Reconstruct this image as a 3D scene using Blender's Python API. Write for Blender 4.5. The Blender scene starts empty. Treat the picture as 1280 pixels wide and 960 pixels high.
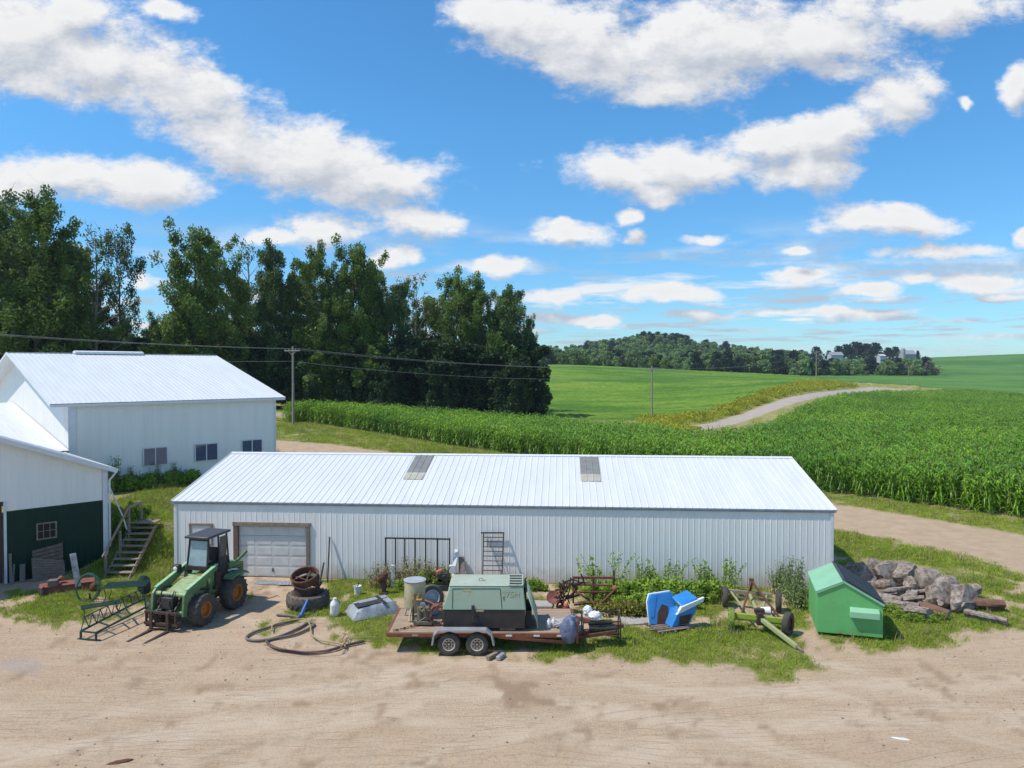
import bpy, math, random
import numpy as np
from mathutils import Vector, Matrix

R = math.radians
random.seed(7)
np.random.seed(7)
SC = bpy.context.scene
COL = SC.collection

# ------------------------------------------------------------------ camera model
H, F, HY = 9.2, 888.0, 462.0
PITCH = math.atan((480 - HY) / F)
CP, SP = math.cos(PITCH), math.sin(PITCH)


def ray(px, py):
    a, b = (px - 640) / F, (480 - py) / F
    return (a, CP + b * SP, -SP + b * CP)


def P(px, py, z=0.0):
    d = ray(px, py)
    t = (z - H) / d[2]
    return Vector((d[0] * t, d[1] * t, z))


def PD(px, py, y):
    d = ray(px, py)
    t = y / d[1]
    return Vector((d[0] * t, y, H + d[2] * t))


def proj(x, y, z):
    zz = z - H
    cf = y * CP - zz * SP
    cu = y * SP + zz * CP
    return 640 + F * x / cf, 480 - F * cu / cf


# ------------------------------------------------------------------ noise (numpy)
_rs = np.random.RandomState(11)
_perm = _rs.rand(256, 256)


def vnoise(x, y):
    x = np.asarray(x, float); y = np.asarray(y, float)
    xi = np.floor(x).astype(int); yi = np.floor(y).astype(int)
    fx = x - xi; fy = y - yi
    fx = fx * fx * (3 - 2 * fx); fy = fy * fy * (3 - 2 * fy)
    a = _perm[xi & 255, yi & 255]; b = _perm[(xi + 1) & 255, yi & 255]
    c = _perm[xi & 255, (yi + 1) & 255]; d = _perm[(xi + 1) & 255, (yi + 1) & 255]
    return (a * (1 - fx) + b * fx) * (1 - fy) + (c * (1 - fx) + d * fx) * fy


def fbm(x, y, o=4):
    s = 0; a = 0.5; t = 0
    for i in range(o):
        s = s + a * vnoise(x * 2 ** i + 17.3 * i, y * 2 ** i + 9.1 * i); t += a; a *= 0.5
    return s / t


def sstep(a, b, x):
    t = np.clip((np.asarray(x, float) - a) / (b - a), 0, 1)
    return t * t * (3 - 2 * t)


# ------------------------------------------------------------------ materials
def nd(nt, typ, **kw):
    n = nt.nodes.new(typ)
    for k, v in kw.items():
        if k.startswith('i_'):
            key = k[2:]
            key = int(key) if key.isdigit() else key.replace('_', ' ')
            n.inputs[key].default_value = v
        else:
            setattr(n, k, v)
    return n


def ramp(nt, fac, stops):
    r = nt.nodes.new('ShaderNodeValToRGB')
    e = r.color_ramp.elements
    while len(e) < len(stops):
        e.new(0.5)
    for i, (p, c) in enumerate(stops):
        e[i].position = p
        e[i].color = (c, c, c, 1) if isinstance(c, (int, float)) else (*c, 1)
    nt.links.new(fac, r.inputs[0])
    return r.outputs[0]


def mixc(nt, fac, a, b, mode='MIX'):
    m = nt.nodes.new('ShaderNodeMix'); m.data_type = 'RGBA'; m.blend_type = mode
    for s, v in ((m.inputs[0], fac), (m.inputs[6], a), (m.inputs[7], b)):
        if hasattr(v, 'is_output'):
            nt.links.new(v, s)
        elif isinstance(v, (int, float)):
            s.default_value = v
        else:
            s.default_value = (*v, 1)
    return m.outputs[2]


MATS = {}


def mat(name, col, col2=None, scale=3.0, rough=0.6, metal=0.0, bump=0.0, bscale=None, rust=0.0, rustcol=(0.12, 0.045, 0.02),
        stretch=(1, 1, 1), coat=0.0, trans=0.0, perobj=0.0, island=0.0, detail=5, spec=0.5, dust=0.0, splash=0.0, world=False):
    if name in MATS:
        return MATS[name]
    m = bpy.data.materials.new(name); m.use_nodes = True
    nt = m.node_tree; L = nt.links
    b = nt.nodes['Principled BSDF']
    b.inputs['Roughness'].default_value = rough
    b.inputs['Metallic'].default_value = metal
    b.inputs['Coat Weight'].default_value = coat
    b.inputs['Specular IOR Level'].default_value = spec
    tc = nt.nodes.new('ShaderNodeTexCoord')
    mp = nd(nt, 'ShaderNodeMapping'); mp.inputs['Scale'].default_value = stretch
    L.new(nt.nodes.new('ShaderNodeNewGeometry').outputs['Position'] if world else tc.outputs['Object'], mp.inputs[0])
    n = nd(nt, 'ShaderNodeTexNoise', i_Scale=scale, i_Detail=detail, i_Roughness=0.6)
    L.new(mp.outputs[0], n.inputs['Vector'])
    if col2 is None:
        col2 = tuple(c * 0.72 for c in col)
    f = ramp(nt, n.outputs[0], [(0.32, 0.0), (0.68, 1.0)])
    c = mixc(nt, f, col, col2)
    if rust > 0:
        n2 = nd(nt, 'ShaderNodeTexNoise', i_Scale=scale * 1.7, i_Detail=8.0, i_Roughness=0.7)
        L.new(tc.outputs['Object'], n2.inputs['Vector'])
        rf = ramp(nt, n2.outputs[0], [(0.62 - rust * 0.3, 0.0), (0.70 - rust * 0.3, 1.0)])
        n3 = nd(nt, 'ShaderNodeTexNoise', i_Scale=scale * 9, i_Detail=3.0)
        L.new(tc.outputs['Object'], n3.inputs['Vector'])
        rc = mixc(nt, n3.outputs[0], rustcol, tuple(min(1, x * 2.4) for x in rustcol))
        c = mixc(nt, rf, c, rc)
    if dust > 0:
        n4 = nd(nt, 'ShaderNodeTexNoise', i_Scale=scale * 0.6, i_Detail=6.0, i_Roughness=0.7)
        L.new(tc.outputs['Object'], n4.inputs['Vector'])
        df = ramp(nt, n4.outputs[0], [(0.35, 0.0), (0.75, dust)])
        c = mixc(nt, df, c, (0.36, 0.29, 0.2))
    if splash > 0:
        n5 = nd(nt, 'ShaderNodeTexNoise', i_Scale=2.5, i_Detail=7.0, i_Roughness=0.75); L.new(tc.outputs['Object'], n5.inputs['Vector'])
        sz = nt.nodes.new('ShaderNodeSeparateXYZ'); L.new(tc.outputs['Object'], sz.inputs[0])
        q1 = nd(nt, 'ShaderNodeMath', operation='MULTIPLY_ADD'); L.new(n5.outputs[0], q1.inputs[0]); q1.inputs[1].default_value = -1.3; L.new(sz.outputs[2], q1.inputs[2])
        q2 = nd(nt, 'ShaderNodeMapRange'); q2.inputs[1].default_value = .05; q2.inputs[2].default_value = -.65; q2.inputs[3].default_value = 0; q2.inputs[4].default_value = splash; L.new(q1.outputs[0], q2.inputs[0])
        c = mixc(nt, q2.outputs[0], c, (0.30, 0.24, 0.17))
        n6 = nd(nt, 'ShaderNodeTexNoise', i_Scale=1.6, i_Detail=8.0, i_Roughness=0.8); mp6 = nd(nt, 'ShaderNodeMapping'); mp6.inputs['Scale'].default_value = (4, 4, .22); L.new(tc.outputs['Object'], mp6.inputs[0]); L.new(mp6.outputs[0], n6.inputs['Vector'])
        c = mixc(nt, ramp(nt, n6.outputs[0], [(0.60, 0), (0.74, .35)]), c, (0.42, 0.36, 0.30))
    if perobj > 0 or island > 0:
        hs = nt.nodes.new('ShaderNodeHueSaturation')
        if perobj > 0:
            oi = nt.nodes.new('ShaderNodeObjectInfo')
            r1 = nd(nt, 'ShaderNodeMapRange'); r1.inputs[3].default_value = 1 - perobj; r1.inputs[4].default_value = 1 + perobj
            L.new(oi.outputs['Random'], r1.inputs[0]); L.new(r1.outputs[0], hs.inputs['Value'])
        if island > 0:
            ge = nt.nodes.new('ShaderNodeNewGeometry')
            r2 = nd(nt, 'ShaderNodeMapRange'); r2.inputs[3].default_value = 1 - island; r2.inputs[4].default_value = 1 + island
            L.new(ge.outputs['Random Per Island'], r2.inputs[0])
            if perobj > 0:
                mm = nd(nt, 'ShaderNodeMath', operation='MULTIPLY'); L.new(r1.outputs[0], mm.inputs[0]); L.new(r2.outputs[0], mm.inputs[1])
                L.new(mm.outputs[0], hs.inputs['Value'])
            else:
                L.new(r2.outputs[0], hs.inputs['Value'])
            r3 = nd(nt, 'ShaderNodeMapRange'); r3.inputs[3].default_value = 0.5 - island * 0.05; r3.inputs[4].default_value = 0.5 + island * 0.04
            sc = nd(nt, 'ShaderNodeMath', operation='MULTIPLY_ADD'); sc.inputs[1].default_value = 7.31; sc.inputs[2].default_value = 0.0
            fr = nd(nt, 'ShaderNodeMath', operation='FRACT')
            L.new(ge.outputs['Random Per Island'], sc.inputs[0]); L.new(sc.outputs[0], fr.inputs[0]); L.new(fr.outputs[0], r3.inputs[0])
            L.new(r3.outputs[0], hs.inputs['Hue'])
        L.new(c, hs.inputs['Color']); c = hs.outputs[0]
    L.new(c, b.inputs['Base Color'])
    if bump > 0:
        nb = nd(nt, 'ShaderNodeTexNoise', i_Scale=bscale or scale * 4, i_Detail=5.0, i_Roughness=0.65)
        L.new(mp.outputs[0], nb.inputs['Vector'])
        bp = nd(nt, 'ShaderNodeBump', i_Strength=min(1, bump), i_Distance=0.02)
        L.new(nb.outputs[0], bp.inputs['Height']); L.new(bp.outputs[0], b.inputs['Normal'])
    if trans > 0:
        t = nt.nodes.new('ShaderNodeBsdfTranslucent'); ms = nt.nodes.new('ShaderNodeMixShader'); ms.inputs[0].default_value = trans
        br = nt.nodes.new('ShaderNodeHueSaturation'); br.inputs['Value'].default_value = 1.3; br.inputs['Hue'].default_value = 0.49
        L.new(c, br.inputs['Color']); L.new(br.outputs[0], t.inputs[0])
        L.new(b.outputs[0], ms.inputs[1]); L.new(t.outputs[0], ms.inputs[2])
        L.new(ms.outputs[0], nt.nodes['Material Output'].inputs[0])
    MATS[name] = m
    return m


# ------------------------------------------------------------------ mesh builder
def frame(axis):
    a = Vector(axis).normalized()
    u = a.cross(Vector((0, 0, 1)))
    if u.length < 1e-3:
        u = Vector((1, 0, 0))
    u.normalize()
    return a, u, a.cross(u).normalized()


class MB:
    def __init__(s):
        s.v = []; s.f = []; s.mi = []; s.cur = 0; s.M = None

    def add(s, vs, fs):
        o = len(s.v)
        for p in vs:
            p = Vector(p)
            if s.M is not None:
                p = s.M @ p
            s.v.append(tuple(p))
        for f in fs:
            s.f.append(tuple(i + o for i in f)); s.mi.append(s.cur)
        return s

    def box(s, c, size, rz=0.0, rot=None):
        c = Vector(c); a, b, d = [x / 2 for x in size]
        m = rot if rot is not None else Matrix.Rotation(rz, 3, 'Z')
        vs = [c + m @ Vector((x, y, z)) for x, y, z in
              ((-a, -b, -d), (a, -b, -d), (a, b, -d), (-a, b, -d), (-a, -b, d), (a, -b, d), (a, b, d), (-a, b, d))]
        return s.add(vs, [(0, 3, 2, 1), (4, 5, 6, 7), (0, 1, 5, 4), (1, 2, 6, 5), (2, 3, 7, 6), (3, 0, 4, 7)])

    def bar(s, p0, p1, w, h, up=(0, 0, 1)):
        p0, p1 = Vector(p0), Vector(p1); a = (p1 - p0).normalized(); up = Vector(up)
        u = a.cross(up)
        if u.length < 1e-3:
            u = a.cross(Vector((0, 1, 0)))
        u.normalize(); w_ = u * w / 2; h_ = u.cross(a).normalized() * h / 2
        vs = [p + x for p in (p0, p1) for x in (-w_ - h_, w_ - h_, w_ + h_, -w_ + h_)]
        return s.add(vs, [(0, 1, 2, 3), (7, 6, 5, 4), (0, 4, 5, 1), (1, 5, 6, 2), (2, 6, 7, 3), (3, 7, 4, 0)])

    def tube(s, pts, r, n=8, closed=False):
        pts = [Vector(p) for p in pts]; k = len(pts)
        rr = r if isinstance(r, (list, tuple)) else [r] * k
        vs = []; prev = None
        for i, p in enumerate(pts):
            if closed:
                t = pts[(i + 1) % k] - pts[i - 1]
            else:
                t = pts[min(i + 1, k - 1)] - pts[max(i - 1, 0)]
            t.normalize()
            if prev is None:
                _, u, w = frame(t)
            else:
                u = (prev - t * prev.dot(t))
                if u.length < 1e-4:
                    _, u, w = frame(t)
                u.normalize(); w = t.cross(u)
            prev = u
            for j in range(n):
                q = 2 * math.pi * j / n
                vs.append(p + (u * math.cos(q) + w * math.sin(q)) * rr[i])
        fs = []
        for i in range(k if closed else k - 1):
            i2 = (i + 1) % k
            for j in range(n):
                j2 = (j + 1) % n
                fs.append((i * n + j, i2 * n + j, i2 * n + j2, i * n + j2))
        if not closed:
            fs.append(tuple(range(n))); fs.append(tuple(range((k - 1) * n, k * n))[::-1])
        return s.add(vs, fs)

    def cyl(s, p0, p1, r0, r1=None, n=16):
        return s.tube([p0, p1], [r0, r0 if r1 is None else r1], n)

    def lathe(s, c, axis, prof, n=24, caps=True):
        """prof: list of (radius, along); closed surface of revolution"""
        c = Vector(c); a, u, w = frame(axis); vs = []
        for (r, t) in prof:
            for j in range(n):
                q = 2 * math.pi * j / n
                vs.append(c + a * t + (u * math.cos(q) + w * math.sin(q)) * r)
        fs = []
        for i in range(len(prof) - 1):
            for j in range(n):
                j2 = (j + 1) % n
                fs.append((i * n + j, i * n + j2, (i + 1) * n + j2, (i + 1) * n + j))
        caps = caps and prof[0] != prof[-1]
        if caps and prof[0][0] > 1e-4: fs.append(tuple(range(n))[::-1])
        k = len(prof) - 1
        if caps and prof[-1][0] > 1e-4: fs.append(tuple(range(k * n, k * n + n)))
        return s.add(vs, fs)

    def prism(s, poly, vec):
        vec = Vector(vec); poly = [Vector(p) for p in poly]; n = len(poly)
        vs = poly + [p + vec for p in poly]
        fs = [tuple(range(n))[::-1], tuple(range(n, 2 * n))] + [(i, (i + 1) % n, n + (i + 1) % n, n + i) for i in range(n)]
        return s.add(vs, fs)

    def blob(s, c, rad, seed=0, n=2, amp=0.25, fr=1.5):
        """irregular lump: noisy ellipsoid"""
        rnd = random.Random(seed); c = Vector(c)
        nu, nv = 10 * n, 6 * n
        ph = [rnd.uniform(0, 6.28) for _ in range(9)]
        vs = []; fs = []
        def rr(d):
            q = 0
            for i in range(3):
                q += math.sin(d.x * fr * (2 + i) + ph[i]) * math.cos(d.y * fr * (2 + i) + ph[i + 3]) * math.sin(d.z * fr * (2 + i) + ph[i + 6]) / (1 + 0.5 * i)
            return 1 + amp * q
        vs.append(c + Vector((0, 0, -rad[2] * rr(Vector((0, 0, -1))))))
        for i in range(1, nv):
            t = math.pi * i / nv - math.pi / 2
            for j in range(nu):
                q = 2 * math.pi * j / nu
                d = Vector((math.cos(t) * math.cos(q), math.cos(t) * math.sin(q), math.sin(t)))
                k = rr(d)
                vs.append(c + Vector((d.x * rad[0] * k, d.y * rad[1] * k, d.z * rad[2] * k)))
        vs.append(c + Vector((0, 0, rad[2] * rr(Vector((0, 0, 1))))))
        for j in range(nu):
            fs.append((0, 1 + (j + 1) % nu, 1 + j))
            b = 1 + (nv - 2) * nu
            fs.append((b + j, b + (j + 1) % nu, len(vs) - 1))
        for i in range(nv - 2):
            for j in range(nu):
                a = 1 + i * nu; j2 = (j + 1) % nu
                fs.append((a + j, a + j2, a + nu + j2, a + nu + j))
        return s.add(vs, fs)

    def build(s, name, mats, parent=None, smooth=30, bevel=0.0, seg=2):
        me = bpy.data.meshes.new(name)
        me.from_pydata(s.v, [], s.f); me.update()
        if not isinstance(mats, (list, tuple)): mats = [mats]
        for m in mats: me.materials.append(m)
        if len(mats) > 1: me.polygons.foreach_set('material_index', s.mi)
        if smooth:
            me.polygons.foreach_set('use_smooth', [True] * len(me.polygons))
            me.set_sharp_from_angle(angle=R(smooth))
        o = bpy.data.objects.new(name, me); COL.objects.link(o)
        if parent is not None: o.parent = parent
        if bevel > 0:
            b = o.modifiers.new('Bevel', 'BEVEL'); b.width = bevel; b.segments = seg; b.limit_method = 'ANGLE'; b.angle_limit = R(40)
        return o


def tag(o, label=None, cat=None, group=None, kind=None):
    if label: o['label'] = label
    if cat: o['category'] = cat
    if group: o['group'] = group
    if kind: o['kind'] = kind
    return o


def thing(name, label, cat, loc=(0, 0, 0), rz=0.0, group=None):
    o = bpy.data.objects.new(name, None); COL.objects.link(o)
    o.empty_display_size = 0.3
    o.location = loc; o.rotation_euler = (0, 0, rz)
    return tag(o, label, cat, group)


def copy_tree(o, parent=None):
    c = o.copy(); COL.objects.link(c); c.parent = parent
    for ch in list(o.children): copy_tree(ch, c)
    return c


def np_mesh(name, V, Fq, mats, k=4, matidx=None):
    me = bpy.data.meshes.new(name)
    V = np.asarray(V, np.float32); Fq = np.asarray(Fq, np.int32)
    me.vertices.add(len(V)); me.vertices.foreach_set('co', V.ravel())
    me.loops.add(Fq.size); me.loops.foreach_set('vertex_index', Fq.ravel())
    me.polygons.add(len(Fq)); me.polygons.foreach_set('loop_start', np.arange(0, Fq.size, k, dtype=np.int32))
    if not isinstance(mats, (list, tuple)): mats = [mats]
    for m in mats: me.materials.append(m)
    if matidx is not None: me.polygons.foreach_set('material_index', np.asarray(matidx, np.int32))
    me.update(calc_edges=True)
    return me


def scatter(name, pts, rots, scls, idx, objs, label=None, cat=None, parent=None, kind='stuff'):
    me = bpy.data.meshes.new(name)
    pts = np.asarray(pts, np.float32)
    me.vertices.add(len(pts)); me.vertices.foreach_set('co', pts.ravel())
    a = me.attributes.new('rot', 'FLOAT_VECTOR', 'POINT'); a.data.foreach_set('vector', np.asarray(rots, np.float32).ravel())
    a = me.attributes.new('scl', 'FLOAT', 'POINT'); a.data.foreach_set('value', np.asarray(scls, np.float32))
    a = me.attributes.new('idx', 'INT', 'POINT'); a.data.foreach_set('value', np.asarray(idx, np.int32))
    o = bpy.data.objects.new(name, me); COL.objects.link(o)
    cl = bpy.data.collections.new(name + '_kinds')
    for q in objs: cl.objects.link(q)
    ng = bpy.data.node_groups.new(name, 'GeometryNodeTree')
    ng.interface.new_socket('Geometry', in_out='INPUT', socket_type='NodeSocketGeometry')
    ng.interface.new_socket('Geometry', in_out='OUTPUT', socket_type='NodeSocketGeometry')
    gi = ng.nodes.new('NodeGroupInput'); go = ng.nodes.new('NodeGroupOutput')
    ip = ng.nodes.new('GeometryNodeInstanceOnPoints'); ci = ng.nodes.new('GeometryNodeCollectionInfo')
    ci.inputs[0].default_value = cl; ci.inputs[1].default_value = True; ci.inputs[2].default_value = True
    ip.inputs['Pick Instance'].default_value = True

    def na(nm, t):
        n = ng.nodes.new('GeometryNodeInputNamedAttribute'); n.data_type = t; n.inputs[0].default_value = nm
        return n.outputs[0]
    er = ng.nodes.new('FunctionNodeEulerToRotation')
    L = ng.links
    L.new(gi.outputs[0], ip.inputs['Points']); L.new(ci.outputs[0], ip.inputs['Instance'])
    L.new(na('idx', 'INT'), ip.inputs['Instance Index'])
    L.new(na('rot', 'FLOAT_VECTOR'), er.inputs[0]); L.new(er.outputs[0], ip.inputs['Rotation'])
    L.new(na('scl', 'FLOAT'), ip.inputs['Scale']); L.new(ip.outputs[0], go.inputs[0])
    md = o.modifiers.new('Scatter', 'NODES'); md.node_group = ng
    if parent: o.parent = parent
    tag(o, label, cat, None, kind)
    return o
# ------------------------------------------------------------------ camera, sun, sky
cam = bpy.data.cameras.new('camera'); camo = bpy.data.objects.new('camera', cam); COL.objects.link(camo)
cam.sensor_width = 36; cam.lens = F / 1280 * 36; cam.clip_end = 12000; cam.clip_start = 0.1
camo.location = (0, 0, H); camo.rotation_euler = (math.pi / 2 - PITCH, 0, 0)
SC.camera = camo

SUN_EL, SUN_AZ = R(58), R(14)           # azimuth measured from -X towards -Y
sd = Vector((-math.cos(SUN_AZ) * math.cos(SUN_EL), -math.sin(SUN_AZ) * math.cos(SUN_EL), math.sin(SUN_EL)))
sl = bpy.data.lights.new('sun', 'SUN'); sl.energy = 4.9; sl.angle = R(0.53); sl.color = (1.0, 0.945, 0.855)
so = bpy.data.objects.new('sun', sl); COL.objects.link(so)
so.rotation_euler = sd.to_track_quat('Z', 'Y').to_euler()

W = bpy.data.worlds.new('World'); SC.world = W; W.use_nodes = True
nt = W.node_tree; L = nt.links
bg = nt.nodes['Background']; wo = nt.nodes['World Output']
sky = nt.nodes.new('ShaderNodeTexSky'); sky.sky_type = 'NISHITA'; sky.sun_disc = False
sky.sun_elevation = SUN_EL
sky.sun_rotation = math.atan2(sd.x, sd.y)
sky.altitude = 300; sky.air_density = 1.0; sky.dust_density = 0.15; sky.ozone_density = 2.6
hs = nt.nodes.new('ShaderNodeHueSaturation'); hs.inputs['Saturation'].default_value = 1.12; hs.inputs['Value'].default_value = 1.10
L.new(sky.outputs[0], hs.inputs['Color']); L.new(mixc(nt, 1.0, hs.outputs[0], (1.0, 1.04, 1.12), 'MULTIPLY'), bg.inputs[0]); bg.inputs[1].default_value = 0.15
W.cycles.sampling_method = 'MANUAL'; W.cycles.sample_map_resolution = 256

BLOBS = [  # px, py, rx, ry, rot
    (20, 40, 120, 62, 8), (120, 75, 120, 50, 18), (210, 100, 115, 42, 18), (100, 10, 60, 30, 0), (40, 100, 90, 25, 10),
    (205, 12, 42, 14, 12), (290, 175, 115, 42, 18), (390, 200, 150, 52, 14), (480, 222, 72, 24, 4),
    (70, 218, 95, 30, 3), (190, 228, 80, 30, 2), (20, 235, 80, 24, 0),
    (520, 278, 60, 20, 5), (405, 290, 48, 24, 0), (485, 325, 36, 13, 0), (622, 334, 50, 12, -3), (340, 300, 45, 12, 0),
    (640, 25, 70, 32, 10), (730, 50, 140, 48, 6), (870, 55, 190, 62, -2), (1020, 45, 140, 50, -6), (1160, 15, 95, 34, -8), (830, 110, 60, 22, 0),
    (760, 212, 72, 24, 2), (880, 210, 130, 34, 0), (1000, 218, 80, 22, 0), (820, 240, 40, 16, 0), (1040, 172, 70, 30, -20), (1120, 130, 52, 32, -25), (960, 180, 60, 22, 0),
    (712, 293, 42, 19, 0), (705, 277, 20, 9, 0), (786, 300, 14, 10, 0), (777, 274, 16, 9, 0), (885, 298, 33, 8, -3), (995, 318, 18, 6, 0),
    (1095, 280, 88, 20, 0), (1125, 264, 40, 12, 0), (1165, 317, 76, 11, 0), (1278, 110, 16, 26, 0), (1205, 128, 10, 10, 0),
    (820, 368, 62, 14, 0), (702, 370, 38, 9, 0), (735, 396, 46, 8, 0), (870, 396, 42, 7, 0), (995, 346, 48, 9, 0), (1085, 365, 42, 9, 0),
    (1225, 357, 70, 13, 0), (1155, 352, 32, 8, 0), (1083, 388, 82, 6, 0), (1275, 295, 20, 12, 0), (185, 352, 18, 14, 0), (1260, 375, 40, 5, 0),
]
ng = bpy.data.node_groups.new('cloud_field', 'ShaderNodeTree')
ng.interface.new_socket('P', in_out='INPUT', socket_type='NodeSocketVector')
ng.interface.new_socket('D', in_out='OUTPUT', socket_type='NodeSocketFloat')
gi = ng.nodes.new('NodeGroupInput'); go = ng.nodes.new('NodeGroupOutput'); gl = ng.links
# warp
wn = nd(ng, 'ShaderNodeTexNoise', i_Scale=7.0, i_Detail=4.0, i_Roughness=0.6)
gl.new(gi.outputs[0], wn.inputs['Vector'])
ws = nd(ng, 'ShaderNodeVectorMath', operation='SUBTRACT'); gl.new(wn.outputs['Color'], ws.inputs[0]); ws.inputs[1].default_value = (0.5, 0.5, 0.5)
wm = nd(ng, 'ShaderNodeVectorMath', operation='MULTIPLY'); gl.new(ws.outputs[0], wm.inputs[0]); wm.inputs[1].default_value = (0.10, 0.05, 0)
wa = nd(ng, 'ShaderNodeVectorMath', operation='ADD'); gl.new(gi.outputs[0], wa.inputs[0]); gl.new(wm.outputs[0], wa.inputs[1])
cur = None
for (px, py, rx, ry, rt) in BLOBS:
    r0 = ray(px, py)
    u, v = r0[0] / r0[1], r0[2] / r0[1]
    mp = nd(ng, 'ShaderNodeMapping', vector_type='TEXTURE')
    mp.inputs['Location'].default_value = (u, v, 0); mp.inputs['Rotation'].default_value = (0, 0, -R(rt)); mp.inputs['Scale'].default_value = (rx / F, ry / F, 1)
    gl.new((wa if rx > 40 else wa).outputs[0], mp.inputs[0])
    ln = nd(ng, 'ShaderNodeVectorMath', operation='LENGTH'); gl.new(mp.outputs[0], ln.inputs[0])
    if cur is None:
        cur = ln.outputs['Value']
    else:
        mm = nd(ng, 'ShaderNodeMath', operation='SMOOTH_MIN'); mm.inputs[2].default_value = 0.35
        gl.new(cur, mm.inputs[0]); gl.new(ln.outputs['Value'], mm.inputs[1]); cur = mm.outputs[0]
sub = nd(ng, 'ShaderNodeMath', operation='SUBTRACT'); sub.inputs[0].default_value = 1.0; gl.new(cur, sub.inputs[1])
mn = nd(ng, 'ShaderNodeMath', operation='MAXIMUM'); gl.new(sub.outputs[0], mn.inputs[0]); mn.inputs[1].default_value = -1.2
st = nd(ng, 'ShaderNodeVectorMath', operation='MULTIPLY'); gl.new(gi.outputs[0], st.inputs[0]); st.inputs[1].default_value = (1, 1.7, 1)
fn = nd(ng, 'ShaderNodeTexNoise', i_Scale=8.0, i_Detail=10.0, i_Roughness=0.68); gl.new(st.outputs[0], fn.inputs['Vector'])
fa = nd(ng, 'ShaderNodeMath', operation='MULTIPLY_ADD'); gl.new(fn.outputs[0], fa.inputs[0]); fa.inputs[1].default_value = 2.9; fa.inputs[2].default_value = -1.45
ad = nd(ng, 'ShaderNodeMath', operation='ADD'); gl.new(mn.outputs[0], ad.inputs[0]); gl.new(fa.outputs[0], ad.inputs[1])
gl.new(ad.outputs[0], go.inputs[0])

tc = nt.nodes.new('ShaderNodeTexCoord'); sx = nt.nodes.new('ShaderNodeSeparateXYZ'); L.new(tc.outputs['Generated'], sx.inputs[0])


def mth(op, a, b=None, c=None, clamp=False):
    m = nd(nt, 'ShaderNodeMath', operation=op); m.use_clamp = clamp
    for i, v in enumerate((a, b, c)):
        if v is None: continue
        if isinstance(v, (int, float)): m.inputs[i].default_value = v
        else: L.new(v, m.inputs[i])
    return m.outputs[0]


yy = mth('MAXIMUM', sx.outputs[1], 0.12)
uu = mth('DIVIDE', sx.outputs[0], yy); vv = mth('DIVIDE', sx.outputs[2], yy)
cb = nt.nodes.new('ShaderNodeCombineXYZ'); L.new(uu, cb.inputs[0]); L.new(vv, cb.inputs[1])
g1 = nt.nodes.new('ShaderNodeGroup'); g1.node_tree = ng; L.new(cb.outputs[0], g1.inputs[0])
cb2 = nt.nodes.new('ShaderNodeCombineXYZ'); L.new(mth('SUBTRACT', uu, 0.012), cb2.inputs[0]); L.new(mth('ADD', vv, 0.03), cb2.inputs[1])
g2 = nt.nodes.new('ShaderNodeGroup'); g2.node_tree = ng; L.new(cb2.outputs[0], g2.inputs[0])
# small far clouds near the horizon and clouds elsewhere, laid on a flat layer
zz = mth('ADD', mth('MAXIMUM', sx.outputs[2], 0.0), 0.035)
pl = nt.nodes.new('ShaderNodeCombineXYZ'); L.new(mth('DIVIDE', sx.outputs[0], zz), pl.inputs[0]); L.new(mth('DIVIDE', sx.outputs[1], zz), pl.inputs[1])
pn = nd(nt, 'ShaderNodeTexNoise', i_Scale=0.85, i_Detail=7.0, i_Roughness=0.55); L.new(pl.outputs[0], pn.inputs['Vector'])
lowband = mth('MULTIPLY', mth('SUBTRACT', 0.22, vv), 9.0, clamp=True)
behind = mth('MULTIPLY', mth('SUBTRACT', 0.25, sx.outputs[1]), 4.0, clamp=True)
sel = mth('MAXIMUM', lowband, mth('MULTIPLY', behind, 0.35))
pd_ = mth('MULTIPLY', mth('MULTIPLY', mth('SUBTRACT', pn.outputs[0], 0.485), 9.0, clamp=True), mth('MULTIPLY', sel, 0.9))
dmain = mth('MULTIPLY', mth('ADD', g1.outputs[0], 0.28), 1.35, clamp=True)
dmain = mth('MULTIPLY', mth('MULTIPLY', dmain, dmain), mth('MULTIPLY_ADD', dmain, -2.0, 3.0))
front = mth('MULTIPLY', mth('SUBTRACT', sx.outputs[1], 0.14), 12.0, clamp=True)
dmain = mth('MULTIPLY', dmain, front)
dens = mth('MAXIMUM', dmain, pd_)
hz = mth('MULTIPLY', sx.outputs[2], 22.0, clamp=True)
dens = mth('MULTIPLY', dens, hz)
# lighting of the clouds: bright towards the light above, grey underneath
rel = mth('SUBTRACT', g1.outputs[0], g2.outputs[0])
lit = mth('MULTIPLY_ADD', rel, 0.95, 0.52, clamp=True)
core = mth('MULTIPLY', g1.outputs[0], 0.9, clamp=True)
ccol = mixc(nt, lit, (0.55, 0.60, 0.69), (1.0, 1.0, 1.0))
ccol = mixc(nt, mth('MULTIPLY', core, 0.22), ccol, (0.66, 0.69, 0.74))
bg2 = nt.nodes.new('ShaderNodeBackground'); L.new(ccol, bg2.inputs[0]); bg2.inputs[1].default_value = 1.0
ms = nt.nodes.new('ShaderNodeMixShader'); L.new(dens, ms.inputs[0]); L.new(bg.outputs[0], ms.inputs[1]); L.new(bg2.outputs[0], ms.inputs[2])
L.new(ms.outputs[0], wo.inputs[0])
hzf = mth('MULTIPLY', mth('MAXIMUM', sx.outputs[2], 0.0), 3.2, clamp=True)
tint = mixc(nt, hzf, (0.50, 0.74, 0.92), (0.62, 1.06, 1.20))
for lk in list(bg.inputs[0].links): L.remove(lk)
L.new(mixc(nt, 1.0, hs.outputs[0], tint, 'MULTIPLY'), bg.inputs[0])

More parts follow.
